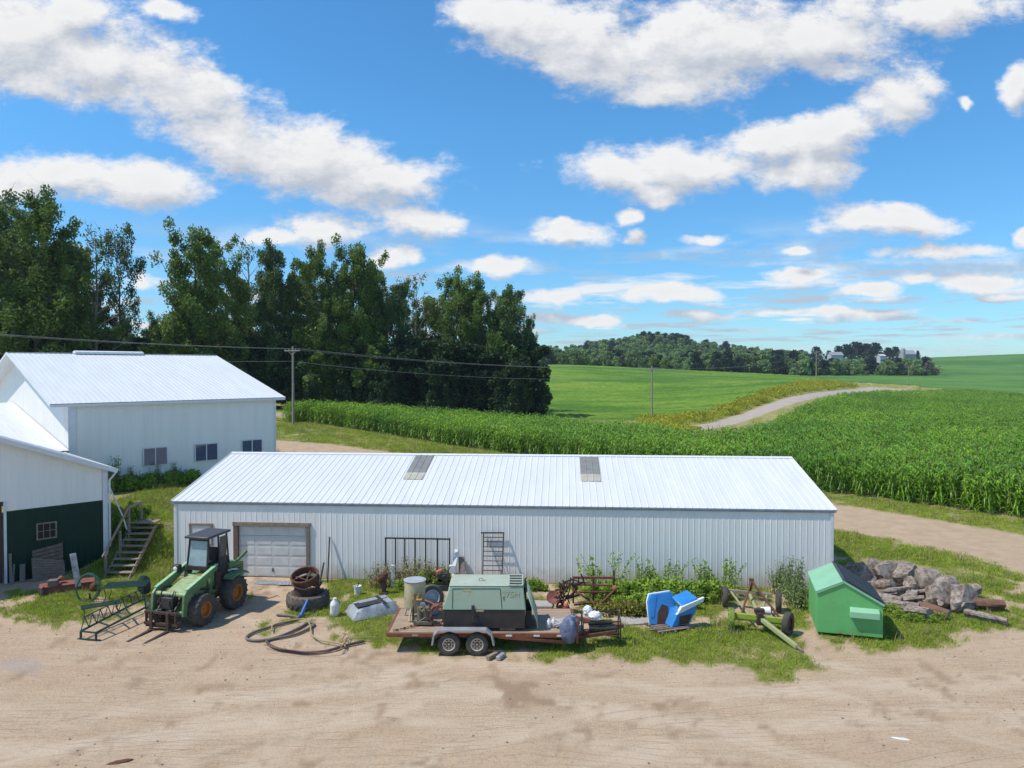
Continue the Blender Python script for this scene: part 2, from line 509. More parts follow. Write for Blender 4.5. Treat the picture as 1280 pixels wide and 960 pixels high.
SC.view_settings.view_transform = 'Standard'; SC.view_settings.look = 'None'
SC.view_settings.exposure = -0.1; SC.view_settings.gamma = 1.0; SC.view_settings.use_curve_mapping = False
SC.render.engine = 'CYCLES'
SC.cycles.use_denoising = True
SC.cycles.max_bounces = 6; SC.cycles.diffuse_bounces = 3; SC.cycles.glossy_bounces = 3; SC.cycles.transmission_bounces = 4; SC.cycles.transparent_max_bounces = 6
SC.cycles.sample_clamp_indirect = 6
SC.cycles.use_adaptive_sampling = True; SC.cycles.adaptive_threshold = 0.02
# ------------------------------------------------------------------ terrain heights
T_PX = np.array([-900, -300, 0, 370, 560, 690, 815, 900, 1000, 1100, 1280, 1700, 2300.])
T_D = np.array([0, 45, 70, 100, 130, 180, 240, 320, 400, 550, 700, 900, 1500, 3500.])
T_Z = np.array([
    [0, 0.5, 2, 2.5, 3, 3.5, 4, 5, 6, 8, 12, 16, 18, 10],
    [0, 0.5, 2, 2.5, 3, 3.5, 4, 5, 6, 8, 12, 16, 18, 10],
    [0, 0.5, 2, 2.5, 3, 3.5, 4, 5, 6, 8, 12, 16, 18, 10],
    [0, 0.2, 1.2, 2.4, 2.9, 3.2, 4, 6, 8, 12, 16, 20, 22, 10],
    [0, 0, .3, .7, .8, 1.5, 4, 8, 10, 11, 18, 23, 24, 10],
    [0, 0, 0, 0, 0, 1.2, 4.6, 9.3, 11.5, 10, 20, 25, 26, 10],
    [0, 0, 0, 0, 0.1, 1.2, 4, 7.3, 9.4, 8, 31, 38, 28, 10],
    [0, 0, 0, 0, 0.5, 2.2, 4, 6.0, 7.6, 7, 24, 27, 26, 10],
    [0, 0, 0, 0.2, 1.8, 3.5, 4.8, 4.6, 5.6, 7.6, 16, 20, 22, 8],
    [0, 0, 0, 0.2, .7, 1.7, 3.6, 3.4, 5.0, 10.2, 18.5, 22, 20, 6],
    [0, 0, 0, 0, 0, 0.2, 0.9, 2.4, 4.4, 11.2, 22.5, 29, 22, 6],
    [0, 0, 0, 0, 0, 0, 1, 3, 6, 14, 26, 33, 22, 6],
    [0, 0, 0, 0, 0, 0, 1, 3, 6, 14, 26, 33, 22, 6]])


def _interp(xs, x):
    i = np.clip(np.searchsorted(xs, x) - 1, 0, len(xs) - 2)
    return i, np.clip((x - xs[i]) / (xs[i + 1] - xs[i]), 0, 1)


def _cr(p0, p1, p2, p3, t, x0, x1, x2, x3):
    # cubic hermite with monotone-ish finite difference tangents on a non-uniform grid
    h = x2 - x1
    m1 = ((p2 - p1) / h * (x1 - x0) + (p1 - p0) / np.maximum(x1 - x0, 1e-6) * h) / (x2 - x0)
    m2 = ((p3 - p2) / np.maximum(x3 - x2, 1e-6) * h + (p2 - p1) / h * (x3 - x2)) / (x3 - x1)
    t2 = t * t; t3 = t2 * t
    return (2 * t3 - 3 * t2 + 1) * p1 + (t3 - 2 * t2 + t) * h * m1 + (-2 * t3 + 3 * t2) * p2 + (t3 - t2) * h * m2


_pxs = np.concatenate([[-1500], T_PX, [3000]]); _ds = np.concatenate([[-60], T_D, [6000]])
_Z = np.pad(T_Z, 1, mode='edge')


def base_z(x, y):
    x = np.asarray(x, float); y = np.asarray(y, float)
    yc = np.maximum(y, 4.0)
    px = np.clip(640 + F * x / yc, -880, 2250); d = np.clip(y, 0, 3490)
    i = np.clip(np.searchsorted(_pxs, px) - 1, 1, len(_pxs) - 3)
    j = np.clip(np.searchsorted(_ds, d) - 1, 1, len(_ds) - 3)
    t = np.clip((px - _pxs[i]) / (_pxs[i + 1] - _pxs[i]), 0, 1); s = np.clip((d - _ds[j]) / (_ds[j + 1] - _ds[j]), 0, 1)
    rows = []
    for k in (-1, 0, 1, 2):
        rows.append(_cr(_Z[i + k, j - 1], _Z[i + k, j], _Z[i + k, j + 1], _Z[i + k, j + 2], s, _ds[j - 1], _ds[j], _ds[j + 1], _ds[j + 2]))
    return _cr(*rows, t, _pxs[i - 1], _pxs[i], _pxs[i + 1], _pxs[i + 2])


SHED_L = P(219, 719.5, 0); SHED_R = P(1040.5, 737, 0)
_su = (SHED_R - SHED_L).normalized(); _sn = Vector((-_su.y, _su.x, 0))
SHED_LEN = (SHED_R - SHED_L).length; SHED_W = 11.7
SHED_RZ = math.atan2(_su.y, _su.x)


def shed_local(x, y):
    dx, dy = x - SHED_L.x, y - SHED_L.y
    return dx * _su.x + dy * _su.y, dx * _sn.x + dy * _sn.y


def gz(x, y):
    x = np.asarray(x, float); y = np.asarray(y, float)
    z = base_z(x, y)
    u, v = shed_local(x, y)
    # the bank left of the shed, up to the barn
    up = np.clip((y - 31.75) / 2.9, 0, 1) ** 1.15 * sstep(0.0, -1.8, u + 0.15)
    up2 = sstep(12.3, 17.0, v) * sstep(10.0, -3.0, u)
    k = np.maximum(up, up2)
    near = sstep(75, 50, y)
    z = np.maximum(z, 0) * (1 - 0 * k) + 0
    hill = 1.9 * k * near
    z = np.where(y < 75, np.maximum(hill, z * np.where((u > -0.2) & (v < 12.0) & (v > -3), 0.0, 1.0)), z)
    z = z + (fbm(x * 0.5, y * 0.5, 3) - 0.5) * 0.10 * sstep(0, 8, y)
    z = z * (1 - sstep(0.8, 0.2, np.maximum(np.abs(u - SHED_LEN / 2) - SHED_LEN / 2, np.abs(v - SHED_W / 2) - SHED_W / 2)) * (z < 0.3))
    return z


def gz1(x, y):
    return float(gz(np.array([x]), np.array([y]))[0])


def PG(px, py, d0=15., d1=900.):
    """first hit of the pixel's ray with the terrain"""
    r = ray(px, py)
    ds = d0 * (d1 / d0) ** np.linspace(0, 1, 1500)
    t = ds / r[1]
    below = (H + r[2] * t) < gz(r[0] * t, ds)
    k = int(np.argmax(below)) if below.any() else len(ds) - 1
    tt = t[k]
    return Vector((r[0] * tt, ds[k], gz1(r[0] * tt, ds[k])))


def in_poly(x, y, poly):
    x = np.asarray(x); y = np.asarray(y); c = np.zeros(x.shape, bool)
    n = len(poly)
    for i in range(n):
        x0, y0 = poly[i][:2]; x1, y1 = poly[(i + 1) % n][:2]
        m = ((y0 > y) != (y1 > y)) & (x < (x1 - x0) * (y - y0) / ((y1 - y0) if y1 != y0 else 1e-9) + x0)
        c ^= m
    return c


def seg_dist(x, y, pts):
    """distance to a polyline and the parameter along it"""
    best = np.full(np.shape(x), 1e9)
    for (a, b) in zip(pts[:-1], pts[1:]):
        ax, ay, bx, by = a[0], a[1], b[0], b[1]
        l2 = (bx - ax) ** 2 + (by - ay) ** 2
        t = np.clip(((x - ax) * (bx - ax) + (y - ay) * (by - ay)) / l2, 0, 1)
        best = np.minimum(best, np.hypot(x - ax - t * (bx - ax), y - ay - t * (by - ay)))
    return best


# ------------------------------------------------------------------ zones
CORN_NEAR = [(-30.5, 93), (-26.5, 94), (-16, 88.5), (-5, 80), (5, 72.5), (14, 62), (23.6, 52.8), (31.3, 44.0), (38, 36), (44, 28)]
CORN_FAR = [(90, 70), (150, 215)] + [tuple(PD(px, 460, d)[:2]) for px, d in
            ((1280, 212), (1180, 196), (1100, 172), (1050, 146), (1000, 115), (950, 87), (900, 79), (857, 78), (800, 90), (690, 101), (600, 107), (480, 106), (400, 101), (370, 99))]
CORN_POLY = CORN_NEAR + CORN_FAR
ROAD = [PD(px, 460, d) for px, d in ((-200, 92), (150, 97), (345, 104), (480, 112), (600, 116), (700, 114), (800, 108), (857, 109), (900, 117), (950, 133), (1000, 158), (1050, 190), (1095, 224), (1135, 224), (1190, 226), (1290, 242), (1430, 264))]
ROAD2 = [(p.x, p.y) for p in ROAD]
TRACK = [(-60, 72), (-38, 72.5), (-20, 72), (-6, 66), (6, 57.5), (14, 51), (20.4, 44.4), (25.5, 37), (27.5, 30), (26, 22), (22, 12)]
SOYL = [tuple(PD(px, 460, d)[:2]) for px, d in ((560, 128), (690, 124), (815, 126), (870, 133), (930, 158), (985, 205), (1020, 260), (1030, 330), (1010, 395), (950, 410), (815, 408), (690, 408), (500, 400))]

NP, ND_ = 900, 560
tpx = np.linspace(-560, 1840, NP); td = 7.0 * (3400 / 7.0) ** (np.linspace(0, 1, ND_))
TX = ((tpx[None, :] - 640) / F) * td[:, None]
TY = np.repeat(td[:, None], NP, 1)
# widen the first rows so the sheet also lies under and beside the camera
wide = np.array([-40, -14, 0, 4.0])
TX = np.concatenate([np.repeat(np.linspace(-60, 60, NP)[None, :], 3, 0), TX]); TY = np.concatenate([np.repeat(wide[:3, None], NP, 1), TY])
TX[:, 0] = np.minimum(TX[:, 0], -60); TX[:, -1] = np.maximum(TX[:, -1], 60)
TZ = gz(TX, TY)
TZ[:3] = 0
_u, _v = shed_local(TX, TY)
PX, PY = proj(TX, np.maximum(TY, 5), TZ)
n1 = fbm(TX * 0.9, TY * 0.9, 4); n2 = fbm(TX * 3.1 + 40, TY * 3.1, 3); n3 = fbm(TX * 0.25 + 9, TY * 0.25, 3)
# grass of the yard: ellipses (px, py, rx, ry, weight)
GE = [(70, 760, 60, 22, 1.1), (110, 735, 50, 15, 1), (170, 690, 60, 60, 1.5), (205, 730, 30, 25, .9), (190, 740, 30, 14, 0.9), (20, 745, 16, 8, .9), (30, 760, 26, 9, .8),
      (440, 738, 60, 14, 1.1), (460, 775, 55, 28, 1.1), (420, 795, 40, 20, .7), (475, 805, 25, 14, .9), (370, 770, 40, 14, .7), (290, 745, 30, 12, .5), (335, 790, 20, 12, .4), (495, 740, 40, 14, 1),
      (560, 810, 100, 10, .75), (720, 810, 60, 16, 1.0), (790, 800, 55, 24, 1.15), (870, 812, 70, 20, 1.05), (930, 800, 80, 26, .95), (960, 830, 70, 22, .65), (840, 745, 120, 22, 1.3), (700, 745, 60, 22, .5),
      (900, 770, 70, 14, .5), (1000, 745, 20, 40, 1.1), (1040, 815, 60, 16, .6), (1150, 775, 60, 26, 1.4), (1200, 770, 80, 26, 1.1), (1240, 800, 60, 12, .4), (1275, 765, 30, 18, .8), (1090, 800, 60, 14, .8),
      (1080, 680, 45, 20, 1.3), (1130, 690, 50, 14, .9), (1180, 710, 50, 14, .75), (1230, 735, 50, 14, .8), (1275, 750, 30, 10, .9), (1060, 690, 30, 25, 1), (780, 850, 60, 10, .12), (560, 780, 60, 30, .7), (650, 760, 80, 20, .6)]
g = np.zeros(TX.shape)
for (a, b, rx, ry, w) in GE:
    q = ((PX - a) / rx) ** 2 + ((PY - b) / ry) ** 2
    g = np.maximum(g, w * np.exp(-q * 0.8))
g = g * .95 + ((n1 - 0.5) * 1.2 + (n2 - 0.5) * 0.9) * sstep(.02, .35, g)
yard_grass = sstep(0.38, 0.80, g)
dtrack = seg_dist(TX, TY, TRACK)
droad = seg_dist(TX, TY, ROAD2)
# everything behind the shed line is grass unless road, track
behind = (TY > 45) | ((_v > 1.0) & (_u < 0)) | ((TX < -15.6) & (TY > 31.5) & (TX > -30)) | (TX > 21.5 + (45 - TY) * 0.62 + 5)
behind = behind | (dtrack < 7.5) & (TX > 5) & (TY > 31)
grass = np.where(behind, np.clip(0.62 + (n1 - 0.35) * 1.2 + (n2 - 0.5) * .3, 0, 1), yard_grass)
right_yard = sstep(33.5, 30, TY)
grass = np.maximum(grass, sstep(0.35, 0.6, g) * (TY < 60))
tw = 3.5 + (n1 - 0.5) * 1.6
trk = sstep(0.9, -0.5, dtrack - tw) * (TY > 20)
grass = grass * (1 - trk)
grass = np.where(((_u > 0) & (_v > 0.1) & (_v < 12) & (_u < SHED_LEN)), 0, grass)
road = sstep(0.5, -0.3, droad - 2.3)
grass = grass * (1 - road)
soy = in_poly(TX, TY, SOYL).astype(float)
farfield = (((TY > 250) & (PX > 960)) | (TY > 405)) & (soy < 0.5)
# the verge with yellow flowers along the road
vg = sstep(0.6, 0, np.abs(droad - (7.5 + (TY - 110) * 0.025)) / (5.0 + n1 * 4) - 0.3)
roadside_left = (PX < 1150) & (TY > 100) & (soy < 0.5) & ((TX - np.interp(TY, [p.y for p in ROAD[7:]], [p.x for p in ROAD[7:]])) < 0)
yel = vg * roadside_left * sstep(0.38, 0.62, n1 * .5 + n3 * .5 + 0.05) * (PX > 800) * (TY < 300)
# heights: rough plants
TZ = TZ + soy * (0.3 + 0.6 * (fbm(TX * 1.3, TY * 1.3, 3) - 0.2)) + (roadside_left * (PX > 800) * sstep(3.5, 6, droad) * (TY < 300)) * 0.9 * fbm(TX * .9, TY * .9 + 4, 3)
TZ = np.where(farfield, TZ + 0.5 * (fbm(TX * .4, TY * .4, 3) - .5), TZ)
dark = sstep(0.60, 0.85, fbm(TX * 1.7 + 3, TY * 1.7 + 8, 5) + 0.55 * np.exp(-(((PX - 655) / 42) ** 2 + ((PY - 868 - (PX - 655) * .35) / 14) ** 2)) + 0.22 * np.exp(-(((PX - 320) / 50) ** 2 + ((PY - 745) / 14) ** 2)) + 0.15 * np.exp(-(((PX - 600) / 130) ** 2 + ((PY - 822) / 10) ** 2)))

Fi = np.arange(TX.size).reshape(TX.shape)
QF = np.stack([Fi[:-1, :-1], Fi[:-1, 1:], Fi[1:, 1:], Fi[1:, :-1]], -1).reshape(-1, 4)
fm = lambda A: A[:-1, :-1].reshape(-1)
zone = np.zeros(len(QF), int)
zone[fm(soy) > 0.5] = 1
zone[(fm(road) > 0.5)] = 2
zone[(fm(trk) > 0.5)] = 3
zone[fm(farfield) > 0.5] = 4
zone[(fm(roadside_left * (PX > 800) * (TY < 300) * (droad > 3.2)) > 0.5) & (zone == 0)] = 5
zone[(fm(grass) > 0.5) & (fm(TY) > 46) & (zone == 0)] = 6

gm = bpy.data.materials.new('land'); gm.use_nodes = True
nt = gm.node_tree; L = nt.links; b = nt.nodes['Principled BSDF']; b.inputs['Roughness'].default_value = 0.95; b.inputs['Specular IOR Level'].default_value = 0.1
geo = nt.nodes.new('ShaderNodeNewGeometry'); pos = geo.outputs['Position']


def noi(scale, detail=4, rough=0.6, st=None, off=None):
    n = nd(nt, 'ShaderNodeTexNoise', i_Scale=scale, i_Detail=float(detail), i_Roughness=rough)
    if st or off:
        mp = nd(nt, 'ShaderNodeMapping')
        if st: mp.inputs['Scale'].default_value = st
        if off: mp.inputs['Rotation'].default_value = off
        L.new(pos, mp.inputs[0]); L.new(mp.outputs[0], n.inputs['Vector'])
    else:
        L.new(pos, n.inputs['Vector'])
    return n.outputs[0]


def att(nm):
    a = nt.nodes.new('ShaderNodeAttribute'); a.attribute_name = nm
    s = nt.nodes.new('ShaderNodeSeparateColor'); L.new(a.outputs['Color'], s.inputs[0])
    return s.outputs


A1 = att('m1'); A2 = att('m2')
dirt = mixc(nt, ramp(nt, noi(0.45, 5), [(0.36, 0), (0.64, 1)]), (0.56, 0.41, 0.275), (0.51, 0.36, 0.235))
dirt = mixc(nt, ramp(nt, noi(2.2, 6, .7), [(0.45, 0), (0.75, .8)]), dirt, (0.52, 0.41, 0.29))
dirt = mixc(nt, ramp(nt, noi(3.1, 8, .8, (1, 2.0, 1)), [(0.54, 0), (0.76, .30)]), dirt, (0.38, 0.27, 0.18))
dirt = mixc(nt, ramp(nt, noi(14, 3, .7), [(0.42, 0), (0.72, .5)]), dirt, (0.27, 0.19, 0.13))
dirt = mixc(nt, ramp(nt, noi(45, 2, .7), [(0.62, 0), (0.72, .7)]), dirt, (0.17, 0.125, 0.09))
vo = nd(nt, 'ShaderNodeTexVoronoi', i_Scale=7.0); L.new(pos, vo.inputs['Vector'])
sp = nd(nt, 'ShaderNodeMath', operation='MULTIPLY'); L.new(ramp(nt, vo.outputs['Distance'], [(0.10, .8), (0.20, 0)]), sp.inputs[0]); L.new(ramp(nt, noi(0.7, 5, .7), [(0.48, 0), (0.60, 1)]), sp.inputs[1])
dirt = mixc(nt, sp.outputs[0], dirt, (0.20, 0.14, 0.10))
dirt = mixc(nt, ramp(nt, noi(0.9, 7, .75, (.35, 2.2, 1), (0, 0, .15)), [(0.47, 0), (0.66, .45)]), dirt, (0.60, 0.47, 0.335))
dirt = mixc(nt, ramp(nt, noi(1.3, 8, .8, (.3, 2.6, 1), (0, 0, -.35)), [(0.57, 0), (0.70, .20)]), dirt, (0.38, 0.27, 0.18))
for (cx_, cy_, r_, w_, sd_) in ((9, 44, 24.0, .10, 0), (9, 44, 25.9, .10, 1), (-30, 60, 47, .12, 2), (-30, 60, 49, .12, 3), (-4, 2, 16.5, .08, 4), (-4, 2, 18.3, .08, 5), (14, -10, 29, .10, 6), (14, -10, 31, .1, 7), (-12, 33, 14.2, .08, 8), (-12, 33, 15.9, .08, 9), (-7, 17.3, 1.4, .06, 10), (30, 40, 27, .12, 11), (30, 40, 28.9, .12, 12)):
    ds_ = nd(nt, 'ShaderNodeVectorMath', operation='DISTANCE'); ds_.inputs[1].default_value = (cx_, cy_, 0); L.new(pos, ds_.inputs[0])
    m1_ = nd(nt, 'ShaderNodeMath', operation='SUBTRACT'); L.new(ds_.outputs['Value'], m1_.inputs[0]); m1_.inputs[1].default_value = r_
    m1b = nd(nt, 'ShaderNodeMath', operation='MULTIPLY_ADD'); L.new(noi(.35, 3, .5), m1b.inputs[0]); m1b.inputs[1].default_value = 1.4; L.new(m1_.outputs[0], m1b.inputs[2])
    m1c = nd(nt, 'ShaderNodeMath', operation='SUBTRACT'); L.new(m1b.outputs[0], m1c.inputs[0]); m1c.inputs[1].default_value = .7
    m2_ = nd(nt, 'ShaderNodeMath', operation='ABSOLUTE'); L.new(m1c.outputs[0], m2_.inputs[0])
    m3_ = nd(nt, 'ShaderNodeMapRange'); m3_.inputs[1].default_value = w_ * 1.6; m3_.inputs[2].default_value = w_ * .4; m3_.inputs[3].default_value = 0; m3_.inputs[4].default_value = .42; L.new(m2_.outputs[0], m3_.inputs[0])
    m4_ = nd(nt, 'ShaderNodeMath', operation='MULTIPLY'); L.new(m3_.outputs[0], m4_.inputs[0]); L.new(ramp(nt, noi(.33 + .02 * sd_, 5, .75), [(0.47, 0), (0.56, 1)]), m4_.inputs[1])
    dirt = mixc(nt, m4_.outputs[0], dirt, (0.29, 0.215, 0.15))
    m5_ = nd(nt, 'ShaderNodeMapRange'); m5_.inputs[1].default_value = .42; m5_.inputs[2].default_value = .16; m5_.inputs[3].default_value = 0; m5_.inputs[4].default_value = .5; L.new(m2_.outputs[0], m5_.inputs[0])
    m6_ = nd(nt, 'ShaderNodeMath', operation='MULTIPLY'); L.new(m5_.outputs[0], m6_.inputs[0]); L.new(ramp(nt, noi(.21 + .02 * sd_, 4, .7), [(0.40, 0), (0.55, 1)]), m6_.inputs[1])
    dirt = mixc(nt, m6_.outputs[0], dirt, (0.63, 0.50, 0.365))
# wheel tracks: thin curved lines
for k, (rz, sc_, th) in enumerate(((0.12, .5, .03), (-0.5, .38, .025), (0.35, .6, .03), (-.15, .8, .04))):
    wv = nd(nt, 'ShaderNodeTexWave', wave_type='BANDS', bands_direction='Y', i_Scale=sc_, i_Distortion=5.0, i_Detail=2.0)
    wv.inputs['Detail Scale'].default_value = 0.35
    mp = nd(nt, 'ShaderNodeMapping'); mp.inputs['Rotation'].default_value = (0, 0, rz); mp.inputs['Scale'].default_value = (.45, 1, 1); mp.inputs['Location'].default_value = (k * 7, k * 3, 0)
    L.new(pos, mp.inputs[0]); L.new(mp.outputs[0], wv.inputs['Vector'])
    ln = ramp(nt, wv.outputs['Fac'], [(0.5 - th * 2.2, 0), (0.5, 1), (0.5 + th * 2.2, 0)])
    brk = ramp(nt, noi(0.5, 3, .6, off=(0, 0, k * 1.3)), [(0.50, 0), (0.60, .75)])
    mm = nd(nt, 'ShaderNodeMath', operation='MULTIPLY'); L.new(ln, mm.inputs[0]); L.new(brk, mm.inputs[1])
    dirt = mixc(nt, mm.outputs[0], dirt, (0.24, 0.165, 0.11))
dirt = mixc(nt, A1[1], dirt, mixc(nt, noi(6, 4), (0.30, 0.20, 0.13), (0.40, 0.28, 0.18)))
gr = mixc(nt, ramp(nt, noi(0.8, 5), [(0.3, 0), (0.7, 1)]), (0.17, 0.215, 0.03), (0.25, 0.26, 0.055))
gr = mixc(nt, ramp(nt, noi(7, 5, .7), [(0.4, 0), (0.7, .8)]), gr, (0.22, 0.19, 0.09))
c = mixc(nt, A1[0], dirt, gr)
trk_c = mixc(nt, ramp(nt, noi(1.2, 5, .7, (1, 1, 1)), [(0.35, 0), (0.7, 1)]), (0.50, 0.375, 0.25), (0.40, 0.29, 0.19))
c = mixc(nt, A1[2], c, trk_c)
rdc = mixc(nt, ramp(nt, noi(0.6, 4), [(0.35, 0), (0.7, 1)]), (0.42, 0.36, 0.31), (0.35, 0.30, 0.265))
c = mixc(nt, A2[0], c, rdc)
soyc = mixc(nt, ramp(nt, noi(0.016, 4, .6, (1, 2.2, 1)), [(0.42, 0), (0.56, 1)]), (0.070, 0.165, 0.016), (0.19, 0.30, 0.03))  # bright end of the mix paints sun patches into the crop colour
soyc = mixc(nt, ramp(nt, noi(.9, 4, .7), [(0.4, 0), (0.65, .7)]), soyc, (0.06, 0.14, 0.018))
soyc = mixc(nt, ramp(nt, noi(.05, 6, .75, (1, 3.5, 1)), [(0.44, 0), (0.64, .55)]), soyc, (0.045, 0.115, 0.02))
soyc = mixc(nt, ramp(nt, noi(.03, 6, .75, (1, 2, 1)), [(0.56, 0), (0.68, .7)]), soyc, (0.26, 0.28, 0.05))  # broad lighter patches, sunlit areas painted into the field colour
c = mixc(nt, A2[1], c, soyc)
a2n = nt.nodes.new('ShaderNodeAttribute'); a2n.attribute_name = 'm2'
c = mixc(nt, a2n.outputs['Alpha'], c, mixc(nt, ramp(nt, noi(.012, 5, .65, (1, 1.6, 1)), [(0.42, 0), (0.58, 1)]), (0.062, 0.15, 0.035), (0.105, 0.215, 0.045)))
yc = mixc(nt, ramp(nt, noi(1.3, 4), [(0.4, 0), (0.65, 1)]), (0.30, 0.29, 0.03), (0.15, 0.20, 0.025))
c = mixc(nt, A2[2], c, yc)
L.new(c, b.inputs['Base Color'])
bn = mixc(nt, 0.5, noi(9, 6, .7), noi(40, 3, .7))
bp = nd(nt, 'ShaderNodeBump', i_Strength=0.8, i_Distance=0.09); L.new(bn, bp.inputs['Height']); L.new(bp.outputs[0], b.inputs['Normal'])

pale = sstep(.35, .75, 1.2 * np.exp(-(((PX - 28) / 34) ** 2 + ((PY - 833) / 10) ** 2)) + (n1 - .5) * .9) * (TY < 30)
road = np.maximum(road, pale * .55)
strip = in_poly(TX, TY, [tuple(PD(a, 460, d)[:2]) for a, d in ((1222, 520), (1229, 520), (1241, 690), (1236, 690))])
road = np.maximum(road, strip * .35)
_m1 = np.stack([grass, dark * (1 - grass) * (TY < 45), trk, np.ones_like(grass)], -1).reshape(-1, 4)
_ff = farfield.astype(float)
_m2 = np.stack([road, np.maximum(soy, _ff), yel, _ff], -1).reshape(-1, 4)
_VV = np.stack([TX, TY, TZ], -1).reshape(-1, 3)
for zi, (nm, lb, kd) in enumerate((('ground', 'sandy farmyard with patchy grass in front of the long shed', 'structure'), ('bean_field', 'rolling green field beyond the corn', 'structure'),
                                   ('road', 'pale country road curving up over the rise', 'structure'), ('dirt_track', 'sandy track running behind the long shed', 'structure'),
                                   ('hills', 'far hills and fields', 'structure'), ('road_verge', 'grassy verge with yellow flowers beside the road', 'structure'),
                                   ('meadow', 'mown grass between the track and the corn', 'structure'))):
    fs = QF[zone == zi]
    if not len(fs): continue
    used, inv = np.unique(fs, return_inverse=True)
    me = np_mesh(nm, _VV[used], inv.reshape(-1, 4), gm)
    for an, arr in (('m1', _m1), ('m2', _m2)):
        a = me.attributes.new(an, 'FLOAT_COLOR', 'POINT'); a.data.foreach_set('color', arr[used].astype(np.float32).ravel())
    me.polygons.foreach_set('use_smooth', [True] * len(me.polygons))
    o = bpy.data.objects.new(nm, me); COL.objects.link(o); tag(o, lb, None, None, kd)
# ------------------------------------------------------------------ foliage materials
def leafmat(name, c1, c2, tr=.3, perobj=.12, island=.3, rough=.6, spec=.2):
    wl = name in ('corn_leaf', 'grass_blade')
    return mat(name, c1, c2, world=wl, scale=.09 if wl else .35, rough=rough, trans=tr, perobj=perobj, island=island, detail=3, spec=spec)


LEAF_A = leafmat('leaf_green', (0.155, 0.235, 0.045), (0.095, 0.165, 0.032))
LEAF_B = leafmat('leaf_bluegreen', (0.125, 0.195, 0.065), (0.08, 0.14, 0.045))
LEAF_C = leafmat('leaf_yellowgreen', (0.20, 0.28, 0.055), (0.12, 0.20, 0.036))
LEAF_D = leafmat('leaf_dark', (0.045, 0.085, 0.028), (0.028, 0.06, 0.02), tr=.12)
LEAF_F = leafmat('leaf_far', (0.24, 0.34, 0.11), (0.13, 0.21, 0.075), tr=.15, perobj=.35)
LEAF_FD = leafmat('leaf_far_dark', (0.028, 0.055, 0.036), (0.02, 0.042, 0.03), tr=.1, perobj=.2)
LEAF_DEAD = leafmat('leaf_brownish', (0.21, 0.17, 0.13), (0.17, 0.14, 0.11), tr=.1)
CORN_L = leafmat('corn_leaf', (0.190, 0.355, 0.024), (0.085, 0.215, 0.018), tr=.3, perobj=.22, island=.45, rough=.42, spec=.35)
CORN_T = mat('corn_tassel', (0.30, 0.27, 0.09), rough=.8, perobj=.2)
BLADE = leafmat('grass_blade', (0.34, 0.41, 0.05), (0.25, 0.33, 0.04), tr=.3, perobj=.3, island=.3)
WEED = leafmat('weed_leaf', (0.26, 0.38, 0.05), (0.17, 0.29, 0.035), tr=.3, island=.35)
WEED_Y = leafmat('weed_yellow', (0.24, 0.22, 0.04), (0.15, 0.17, 0.03), tr=.25)
STRAW = leafmat('dry_stalk', (0.30, 0.25, 0.12), (0.2, 0.2, 0.08), tr=.2)
STEM = mat('stem_green', (0.12, 0.15, 0.05), rough=.8)
BARK = mat('bark', (0.14, 0.115, 0.09), (0.08, 0.065, 0.05), scale=6, rough=.9, bump=.5, stretch=(1, 1, .3))
BARK_P = mat('pale_dead_wood', (0.30, 0.26, 0.22), (0.2, 0.17, 0.14), scale=6, rough=.9)


def leaf_quads(rs, C, size, asp=.6, up=0.35, droop=0):
    """rhombus leaf quads at centres C"""
    n = len(C)
    d = rs.normal(size=(n, 3)); d[:, 2] -= droop; d /= np.linalg.norm(d, axis=1)[:, None] + 1e-9
    nn = rs.normal(size=(n, 3)); nn[:, 2] += up * 2
    e = np.cross(d, nn); e /= np.linalg.norm(e, axis=1)[:, None] + 1e-9
    s = size * rs.uniform(.6, 1.3, n)[:, None]
    bow = np.cross(d, e) * s * .15
    V = np.stack([C - d * s, C + e * s * asp + bow, C + d * s, C - e * s * asp + bow], 1)
    return V.reshape(-1, 3)


def quads(n):
    return np.arange(4 * n).reshape(n, 4)


def obj_from(name, me, parent=None, link=True):
    o = bpy.data.objects.new(name, me)
    if link: COL.objects.link(o)
    if parent: o.parent = parent
    return o


